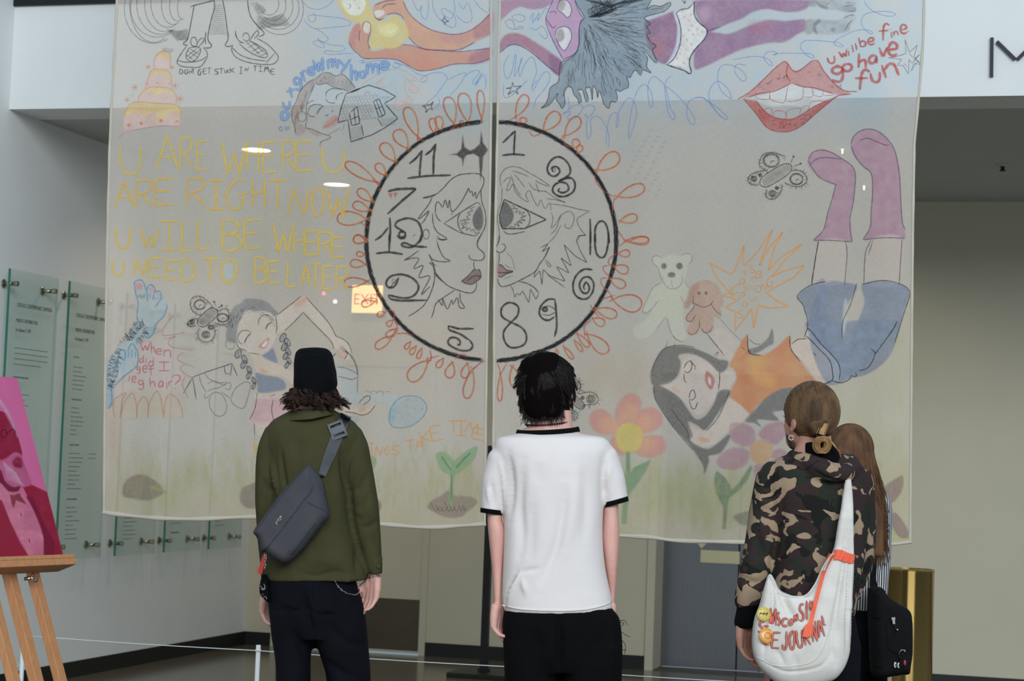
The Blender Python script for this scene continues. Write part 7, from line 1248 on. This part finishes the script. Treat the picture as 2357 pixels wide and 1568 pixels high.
mb = MB(); loft(mb, fC, dense([(1018, 1850, 1918, .045, -.03), (1045, 1852, 1932, .055, -.04), (1075, 1866, 1942, .05, -.06)]), 20); organic('hood_shadow_and_collar', mb, .006, M['blackcotton'], C_, 3)  # black fill standing in for the shadow inside the hood, plus the black collar
loft(MB(), fC, [(0, 0, 1, 1)], 4) if False else None
cfm = MB(); loft(cfm, fC, dense([(1388, 1694, 1750, .045), (1400, 1696, 1746, .043), (1432, 1690, 1738, .04), (1446, 1694, 1732, .034)]), 26); organic('cuff', cfm, .005, M['blackcotton'], C_, 2)
mb = MB(); loft(mb, fC, dense([(1390, 1780, 1962, .115), (1430, 1776, 1970, .122), (1480, 1772, 1976, .12), (1530, 1770, 1978, .105)]), 30)
loft(mb, fC, dense([(1480, 1768, 1878, .11), (1568, 1768, 1862, .1), (1760, 1772, 1852, .085), (gy-12, 1776, 1850, .085)]), 22); loft(mb, fC, dense([(1480, 1868, 1978, .11), (1568, 1880, 1976, .1), (1760, 1888, 1970, .085), (gy-12, 1892, 1966, .085)]), 22)
organic('trousers', mb, .0075, M['denim'], C_, 5, folds(fC, [], .003)); shoe(fC, C_, 1812, gy, 0, M['shoe']); shoe(fC, C_, 1930, gy, .02, M['shoe'])
# swept-back hair, tie and looped bun
rc = (.079, .099, .099); hcap = hcC+Vector((.003, -.012, .028)); tie = fC.v(1889, 1003, -.105)
mb = MB(); Mh = Matrix.Rotation(.62, 3, 'Z'); ball(mb, hcap, (.0765, .097, .0965), Mh, 26, 18); limb(mb, [hcap+Vector((.012, -.075, -.045)), tie], [.042, .014], 14)
organic('hair_mass', mb, .005, M['hairC'], C_, 4)
ls = []
for i in range(1300):
    th = RNG.uniform(0, 6.28); ph = math.acos(RNG.uniform(-.42, 1)); dv = Vector((math.sin(ph)*math.cos(th), math.sin(ph)*math.sin(th), math.cos(ph)))
    if dv.y > .55 and dv.z < .35: continue
    p0 = Mh @ Vector((dv.x*.0775, dv.y*.098, dv.z*.0975)); p0 = p0+hcap; L = []
    for k in np.linspace(0, 1, 14):
        q = p0.lerp(tie, k**1.15); v = q-hcap; vl = Mh.transposed() @ v; s_ = math.sqrt((vl.x/.0785)**2+(vl.y/.099)**2+(vl.z/.0985)**2)
        if s_ < 1: q = hcap+v*(1/max(s_, .2))*(1-k**6)+v*k**6
        L.append(tuple(q+Vector((RNG.normal(), RNG.normal(), RNG.normal()))*.0006))
    ls.append(L)
strands('hair', ls, .0016, .0009, M['hairC'], C_)
ls = []; bc_ = fC.v(1892, 1026, -.122)
for i in range(240):
    a = RNG.normal()*.006; r_ = RNG.uniform(.012, .0235); ox = RNG.normal()*.003
    ls.append([tuple(bc_+Vector((r_*math.sin(t)*.95+ox, a+RNG.normal()*.0005-.006*math.cos(t), .006+r_*1.15*math.cos(t)-.004))) for t in np.linspace(0, 6.3, 20)])
for i in range(60):
    j = RNG.normal()*.0035; ls.append([tuple(fC.v(x+j*300, y+RNG.normal()*.4, -.118)+Vector((0, j, 0))) for x, y in catmull(np.array([(1893, 1004), (1908, 1012), (1922, 1028), (1934, 1046+j*900)]))])
for i in range(50):
    j = RNG.normal()*3.; ls.append([tuple(fC.v(x+j, y, -.118)) for x, y in ((1898, 975), (1895, 985), (1891, 995), (1889, 1004))])
strands('bun', ls, .0013, .001, mat('honey_hair', (150, 112, 68), .4, var=.2, vscale=40, col2=(178, 138, 90)), C_)
MB().tube([tie+Vector((.018*math.cos(t), -.004+.014*math.sin(t), .003*math.sin(2*t))) for t in np.linspace(0, 6.28, 24)], .003, 8).build('hair_tie', M['blackcotton'], C_, True)
ec = fC.v(1821, 1008, -.03); MB().tube([ec+Vector((.0075*math.cos(t), .002*math.sin(t), .0075*math.sin(t))) for t in np.linspace(0, 6.28, 26)], .0013, 8).build('hoop_earring', M['chain'], C_, True)
mb = MB(); loft(mb, fC, dense([(992, 1808, 1826, .02, .03), (1015, 1811, 1832, .03, .03), (1034, 1820, 1840, .03, .03)]), 14); organic('beard', mb, .004, mat('beard_stubble', (72, 50, 40), .8, bump=.4, bscale=300), C_, 3)
# ---- canvas newspaper bag
tb = empty('tote_bag', tuple(fC.o), FR_A, 'worn white canvas shoulder bag with coral lettering', 'bag')
yb_ = -.185
mb = MB()
loft(mb, fC, dense([(1095, 1944, 1960, .012, -.12, 3), (1117, 1942, 1962, .012, -.150, 3), (1150, 1938, 1963, .014, -.165, 3), (1180, 1935, 1964, .016, -.17, 3), (1225, 1927, 1965, .02, -.175, 3), (1269, 1917, 1966, .025, -.18, 3), (1299, 1897, 1966, .03, -.185, 3), (1341, 1876, 1965, .038, -.19, 3), (1370, 1854, 1964, .045, -.195, 3), (1400, 1830, 1964, .05, -.195, 3)]), 30)
loft(mb, fC, dense([(1321, 1769, 1774, .008, -.17, 3), (1338, 1764, 1783, .016, -.175, 3), (1360, 1757, 1797, .03, -.185, 3), (1376, 1752, 1830, .042, -.195, 3), (1400, 1745, 1850, .05, -.195, 3)]), 30)
loft(mb, fC, dense([(1372, 1754, 1963, .04, -.195, 3), (1390, 1748, 1963, .05, -.195, 3), (1420, 1737, 1961, .058, -.195, 3), (1450, 1732, 1960, .064, -.195, 3), (1480, 1730, 1957, .068, -.195, 3), (1509, 1734, 1952, .068, -.195, 3), (1539, 1749, 1940, .062, -.195, 3), (1563, 1772, 1920, .05, -.195, 2.6), (1578, 1800, 1890, .032, -.195, 2.4), (1584, 1825, 1865, .015, -.195)]), 44)
M['canvas'] = mat('worn_canvas', (204, 195, 186), .85, spec=.2, var=.1, vscale=11, bump=.12, bscale=380, col2=(222, 217, 211))
tbo = organic('body', mb, .0052, M['canvas'], tb, 6, folds(fC, [([(1950, 1200), (1944, 1290), (1936, 1400), (1930, 1500)], .006, -.010), ([(1940, 1180), (1930, 1280), (1914, 1380), (1905, 1470)], .007, -.009), ([(1956, 1290), (1952, 1380), (1944, 1480)], .006, -.006), ([(1926, 1310), (1905, 1400), (1895, 1470), (1905, 1520)], .007, -.007), ([(1768, 1335), (1766, 1380), (1758, 1440)], .007, -.010), ([(1758, 1370), (1748, 1430), (1744, 1500)], .006, -.008), ([(1785, 1345), (1795, 1385), (1812, 1420)], .012, -.014), ([(1850, 1378), (1842, 1405), (1822, 1425)], .012, -.010), ([(1742, 1512), (1784, 1533), (1833, 1533), (1873, 1521), (1897, 1489)], .004, -.006), ([(1770, 1480), (1790, 1520)], .008, -.005), ([(1810, 1490), (1818, 1528)], .008, -.004)], .003))
mpt = hitmap(fC, bvh_of(fC, tbo))
d = Draw('lettering', tb, 'coral block capitals outlined in black', 'T', mpt, 'paint', 1.0, base=.0015, zs=4e-5)
row1 = [('W', 275, 645, 350, 865, 8), ('I', 352, 660, 366, 870, -2), ('S', 372, 700, 415, 878, 0), ('C', 425, 775, 515, 888, 4), ('O', 520, 775, 575, 880, 15), ('N', 585, 715, 640, 835, -5), ('S', 645, 595, 718, 822, 0), ('I', 740, 562, 752, 800, -3), ('N', 775, 555, 825, 690, -3)]
row2 = [('S', 135, 815, 212, 965, 10), ('T', 190, 870, 265, 1120, 5), ('A', 225, 940, 270, 1135, 0), ('E', 305, 950, 415, 1165, 6), ('J', 430, 935, 505, 1185, 0), ('O', 525, 925, 600, 1180, 0), ('U', 615, 920, 700, 1155, -4), ('R', 712, 900, 785, 1125, -8), ('N', 800, 810, 880, 1080, -10), ('A', 875, 780, 955, 1025, -12), ('L', 940, 735, 980, 880, -12)]
for w_, c_ in ((5.6, (48, 30, 34)), (3.3, (232, 120, 104))):
    for ch_, x0, y0, x1, y1, r_ in row1+row2:
        if ch_ == 'I': d.l(w_, c_, 1, '%f %f %f %f' % ((x0+x1)/2, y0, (x0+x1)/2, y1))
        else: d.t(ch_, x0+6, y0+8, x1-6, y1-8, w_, c_, 1, r_)
d.build()
cor = fabric('coral_webbing', (236, 104, 78), (244, 118, 90)); 
band('strap_loop', fC, mpt, [(1918, 1278), (1932, 1277), (1950, 1284), (1967, 1287)], [22, 24, 22, 21], cor, tb, .004, .004)
band('hanging_strap', fC, mpt, [(1914, 1276), (1899, 1306), (1888, 1345), (1878, 1385), (1868, 1425), (1860, 1466)], [13, 10, 9, 9, 10, 14], cor, tb, .003, .008)
band('strap_end', fC, mpt, [(1861, 1438), (1856, 1452), (1853, 1467)], [11, 12, 12], cor, tb, .003, .012)
sv = [fC.i @ Vector(p) for p in mpt(resample(catmull(np.array([(1741, 1512), (1784, 1533), (1833, 1533), (1873, 1521), (1897, 1489), (1908, 1450)])), 5), .001)]; MB().tube(sv, .0014, 5).build('seam', M['canvas'], tb, True)
ov = [fC.i @ Vector(p) for p in mpt(resample(catmull(np.array([(1772, 1326), (1781, 1342), (1793, 1364), (1818, 1374), (1853, 1372), (1876, 1346), (1896, 1304), (1916, 1276)])), 5), .001)]; MB().tube(ov, .003, 6).build('rim', M['canvas'], tb, True)
for (x, y), rpx, c_, lab, txt in (((1758.5, 1414), 16.5, (206, 184, 92), 'round gold pin badge with black mark on the canvas bag', 'black'), ((1765.5, 1464), 18, (232, 160, 78), 'round orange pin badge on the canvas bag', 'brown')):
    bd_ = empty('pin_badge', tuple(fC.o), FR_A, lab, 'badge', 'pin badges on the canvas bag'); q = fC.i @ Vector(mpt(np.array([[x, y]]), .006)[0]); R2 = rpx/fC.k
    Mb = Matrix.Translation(q) @ Matrix.Rotation(math.radians(78), 4, 'X') @ Matrix.Rotation(.2, 4, 'Y')
    MB().lathe([(R2*.96, -.004), (R2, -.001), (R2*.97, .002), (R2*.8, .0042), (R2*.4, .0052), (R2*.02, .0055)], n=32, M=Mb).build('face', mat('badge_enamel', c_, .25, var=.08, vscale=60), bd_, True)
    mk = MB(); rr = random.Random(int(x))
    if txt == 'black':
        for a in (-.6, -.15, .3): mk.tube([Mb @ Vector((R2*(a-.1), -R2*.2, .0062)), Mb @ Vector((R2*(a+.12), R2*.22, .0062))], .0013, 5)
        mk.tube([Mb @ Vector((-R2*.7, R2*.02, .0062)), Mb @ Vector((R2*.45, R2*.05, .0062))], .0012, 5)
    else: mk.tube([Mb @ Vector((R2*.36*math.cos(t), R2*.36*math.sin(t), .0062)) for t in np.linspace(0, 6.28, 18)], .0007, 4)
    for k in range(26):
        t = k*.2417
        if txt == 'black' and k % 3: continue
        mk.box(-.0006, -.0014, .0038, .0006, .0014, .0046, Mb @ Matrix.Rotation(t, 4, 'Z') @ Matrix.Translation((0, R2*.78, 0)))
    tag(mk.build('printed_marks', mat('badge_ink', (44, 36, 30) if txt == 'black' else (110, 70, 40), .6), bd_), kind='stuff')
# ---- person with long hair in a striped shirt
fD = Fr(1985, 6.9); gy = ground_y(fD, 1985)
D_ = empty('person', tuple(fD.o), FR_A, 'person with long brown hair and striped shirt beside the camouflage hoodie', 'person')
def stripes():
    m = bpy.data.materials.new('striped_cotton'); m.use_nodes = True; nt = m.node_tree; b = nt.nodes['Principled BSDF']; L = nt.links.new; tc = nt.nodes.new('ShaderNodeTexCoord'); w_ = nt.nodes.new('ShaderNodeTexWave'); w_.wave_type = 'BANDS'; w_.bands_direction = 'X'; w_.inputs['Scale'].default_value = 38; w_.inputs['Distortion'].default_value = 1.2; w_.inputs['Detail'].default_value = 0; w_.inputs['Detail Scale'].default_value = .3
    L(tc.outputs['Object'], w_.inputs['Vector']); r = nt.nodes.new('ShaderNodeValToRGB'); r.color_ramp.elements[0].position = .45; r.color_ramp.elements[1].position = .55; r.color_ramp.elements[0].color = tuple(lin((30, 30, 38)))+(1,); r.color_ramp.elements[1].color = tuple(lin((205, 202, 204)))+(1,)
    L(w_.outputs['Fac'], r.inputs[0]); L(r.outputs[0], b.inputs['Base Color']); b.inputs['Roughness'].default_value = .85; return m
M['stripe'] = stripes()
mb = MB(); skeleton(mb, fD, 1985, 1110, 1330, 1500, gy, ((1960, 1955), (2015, 2018)), 1060, 26, 0., .075, .085)
hcD = fD.v(1955, 1052, 0); eyesD = head(mb, hcD, .25, .18, .93)
loft(mb, fD, dense([(1165, 2008, 2034, .03), (1260, 2014, 2038, .028, .02), (1350, 2014, 2034, .022, .06)]), 14); hand(mb, fD.v(2022, 1350, .07), (0, .4, -1), (-.8, -.3, 0), 1, .5, .85)
loft(mb, fD, dense([(1150, 1925, 1952, .034), (1260, 1924, 1948, .03, .03), (1350, 1926, 1944, .022, .06)]), 14); hand(mb, fD.v(1935, 1350, .07), (0, .4, -1), (.8, -.3, 0), -1, .5, .85)
organic('body', mb, .0045, M['skin'], D_, 4)
for p in eyesD: ball(MB(), p, .0118).build('eye', M['eye'], D_, True)
mb = MB(); loft(mb, fD, dense([(1105, 1950, 2000, .06), (1122, 1936, 2030, .085), (1150, 1926, 2048, .1), (1185, 1922, 2054, .11), (1230, 1924, 2052, .112), (1280, 1928, 2050, .11), (1333, 1934, 2043, .108), (1370, 1938, 2040, .108), (1405, 1944, 2036, .106)]), 36)
shd = organic('shirt', mb, .006, M['stripe'], D_, 5, folds(fD, [([(2040, 1290), (2030, 1330), (2036, 1370)], .01, -.008)], .003))
mb = MB(); loft(mb, fD, dense([(1390, 1946, 2034, .1), (1430, 1940, 2038, .11), (1480, 1938, 2040, .11), (1540, 1940, 2038, .09)]), 28); loft(mb, fD, dense([(1490, 1938, 1994, .1), (1600, 1940, 1988, .085), (gy-12, 1945, 1986, .075)]), 20); loft(mb, fD, dense([(1490, 1984, 2040, .1), (1600, 1992, 2040, .085), (gy-12, 1996, 2038, .075)]), 20)
organic('trousers', mb, .008, M['denim'], D_, 4); shoe(fD, D_, 1964, gy, 0, M['shoe']); shoe(fD, D_, 2018, gy, .02, M['shoe'])
mb = MB(); ball(mb, hcD+Vector((.0, -.012, .026)), (.079, .094, .088), None, 24, 16); loft(mb, fD, dense([(1030, 1904, 2007, .085, -.02), (1070, 1905, 2010, .088, -.03), (1120, 1910, 2012, .06, -.07), (1170, 1940, 2030, .035, -.11), (1230, 1960, 2034, .02, -.125), (1280, 1985, 2034, .012, -.125)]), 28)
organic('hair_mass', mb, .006, M['hairD'], D_, 4, folds(fD, [], .003, (60, 3)))
ls = []; hcd = hcD+Vector((0, -.012, .026))
for i in range(1100):
    th = RNG.uniform(2.9, 6.5); ph = RNG.uniform(.05, 1.35); dv = Vector((math.sin(ph)*math.cos(th), math.sin(ph)*math.sin(th), math.cos(ph))); p0 = Vector((hcd.x+dv.x*.0805, hcd.y+dv.y*.096, hcd.z+dv.z*.0895)); L = [tuple(p0)]; q = p0.copy(); az = math.atan2(dv.y, dv.x)
    for k in np.linspace(ph, 1.62, 7)[1:]: q = Vector((hcd.x+math.sin(k)*math.cos(az)*.0805, hcd.y+math.sin(k)*math.sin(az)*.096, hcd.z+math.cos(k)*.0895)); L.append(tuple(q))
    u = RNG.uniform(0, 1); ye = RNG.uniform(1170, 1305); xe = 1962+74*(.5+.5*math.cos(az))*1.0+RNG.normal()*7; e = fD.v(min(xe, 2046), ye, -.118-.015*RNG.random()); q0 = q.copy(); am = RNG.uniform(.001, .006); a0 = RNG.uniform(0, 6.28)
    for k in np.linspace(0, 1, 10)[1:]:
        s_ = q0.lerp(e, k); s_.y = q0.y+(e.y-q0.y)*min(1, k*1.8); s_.x = q0.x+(e.x-q0.x)*k**1.4+am*math.sin(a0+7*k)*k; L.append(tuple(s_))
    ls.append(L)
strands('hair', ls, .0016, .0006, M['hairD'], D_)
# ---- black backpack
fK = fD
bk = empty('backpack', tuple(fD.o), FR_A, 'black canvas backpack hanging beside the striped shirt', 'backpack')
BKM = fabric('black_canvas', (20, 19, 20), (26, 25, 26), bs=500)
bo = inflate('body', fD, [(1999, 1362), (2008, 1352), (2030, 1353), (2041, 1370), (2060, 1385), (2076, 1394), (2091, 1404), (2097, 1427), (2098, 1494), (2094, 1530), (2090, 1551), (2076, 1553), (2050, 1557), (2026, 1561), (2006, 1552), (2001, 1500), (1999, 1427)], -.215, .07, 22, BKM, bk, 2.5, .012, True, None, .05)
bpy.context.view_layer.update(); mpk = hitmap(fD, bvh_of(fD, bo))
patch('flap', fD, mpk, [(2000, 1365), (2012, 1355), (2030, 1356), (2036, 1380), (2034, 1422), (2020, 1426), (2004, 1420), (2000, 1400)], .003, .005, BKM, bk)
patch('front_pocket', fD, mpk, [(2040, 1425), (2094, 1434), (2095, 1500), (2060, 1505), (2042, 1495)], .003, .01, BKM, bk)
patch('front_pocket', fD, mpk, [(2004, 1432), (2034, 1432), (2036, 1540), (2010, 1535)], .003, .006, BKM, bk)
zp = fD.i @ Vector(mpk(np.array([[2056, 1424]]), .016)[0]); zM = Matrix.Translation(zp) @ Matrix.Rotation(-.15, 4, 'Y')
MB().box(-.004, -.003, -.018, .004, 0, .0, zM).box(-.006, -.004, -.004, .006, .001, .004, zM).build('zip_pull', M['chain'], bk)
MB().tube([zM @ Vector((0, -.002, -.018)), zM @ Vector((.006, -.003, -.034))], .0014, 6).build('zip_cord', M['black'], bk); ball(MB(), zM @ Vector((.008, -.003, -.038)), .0038).build('zip_bead', M['chain'], bk, True)
bq = fD.i @ Vector(mpk(np.array([[2076, 1505]]), .014)[0]); MB().tube([bq+Vector((x, 0, z)) for x, z in ((-.008, -.012), (-.008, .004), (-.002, .012), (.01, .012), (.008, -.012), (-.008, -.012))], .0011, 6).build('strap_buckle', M['chain'], bk, True)
band('buckle_strap', fD, mpk, [(2080, 1500), (2076, 1520), (2074, 1535)], [10, 9, 8], BKM, bk, .003, .013)
band('shoulder_strap', fD, hitmap(fD, bvh_of(fD, shd, bo)), [(2016, 1285), (2013, 1310), (2010, 1335), (2012, 1360)], [8, 10, 14, 20], BKM, bk, .004, .01)
for (x, y), c_, lab in (((2061, 1531), (214, 214, 220), 'small white ring badge low on the black backpack, left of its twin'), ((2069, 1532), (214, 214, 224), 'small white ring badge low on the black backpack, beside the red one'), ((2083, 1526), (170, 52, 44), 'small red badge low on the black backpack')):
    e = empty('pin_badge', tuple(fD.o), FR_A, lab, 'badge', 'pin badges on the backpack'); q = fD.i @ Vector(mpk(np.array([[x, y]]), .008)[0]); Mb = Matrix.Translation(q) @ Matrix.Rotation(math.radians(90), 4, 'X') @ Matrix.Rotation(.5, 4, 'Y') @ Matrix.Diagonal((.62, 1.15, 1, 1))
    MB().lathe([(.008, -.003), (.0085, 0), (.006, .002)], n=20, M=Mb).build('face', mat('badge_enamel', c_, .3), e, True)
    if c_[2] > 200: MB().lathe([(.0045, .002), (.0045, .0028), (.002, .003)], n=16, M=Mb).build('centre', mat('badge_dark', (60, 60, 70), .4), e)
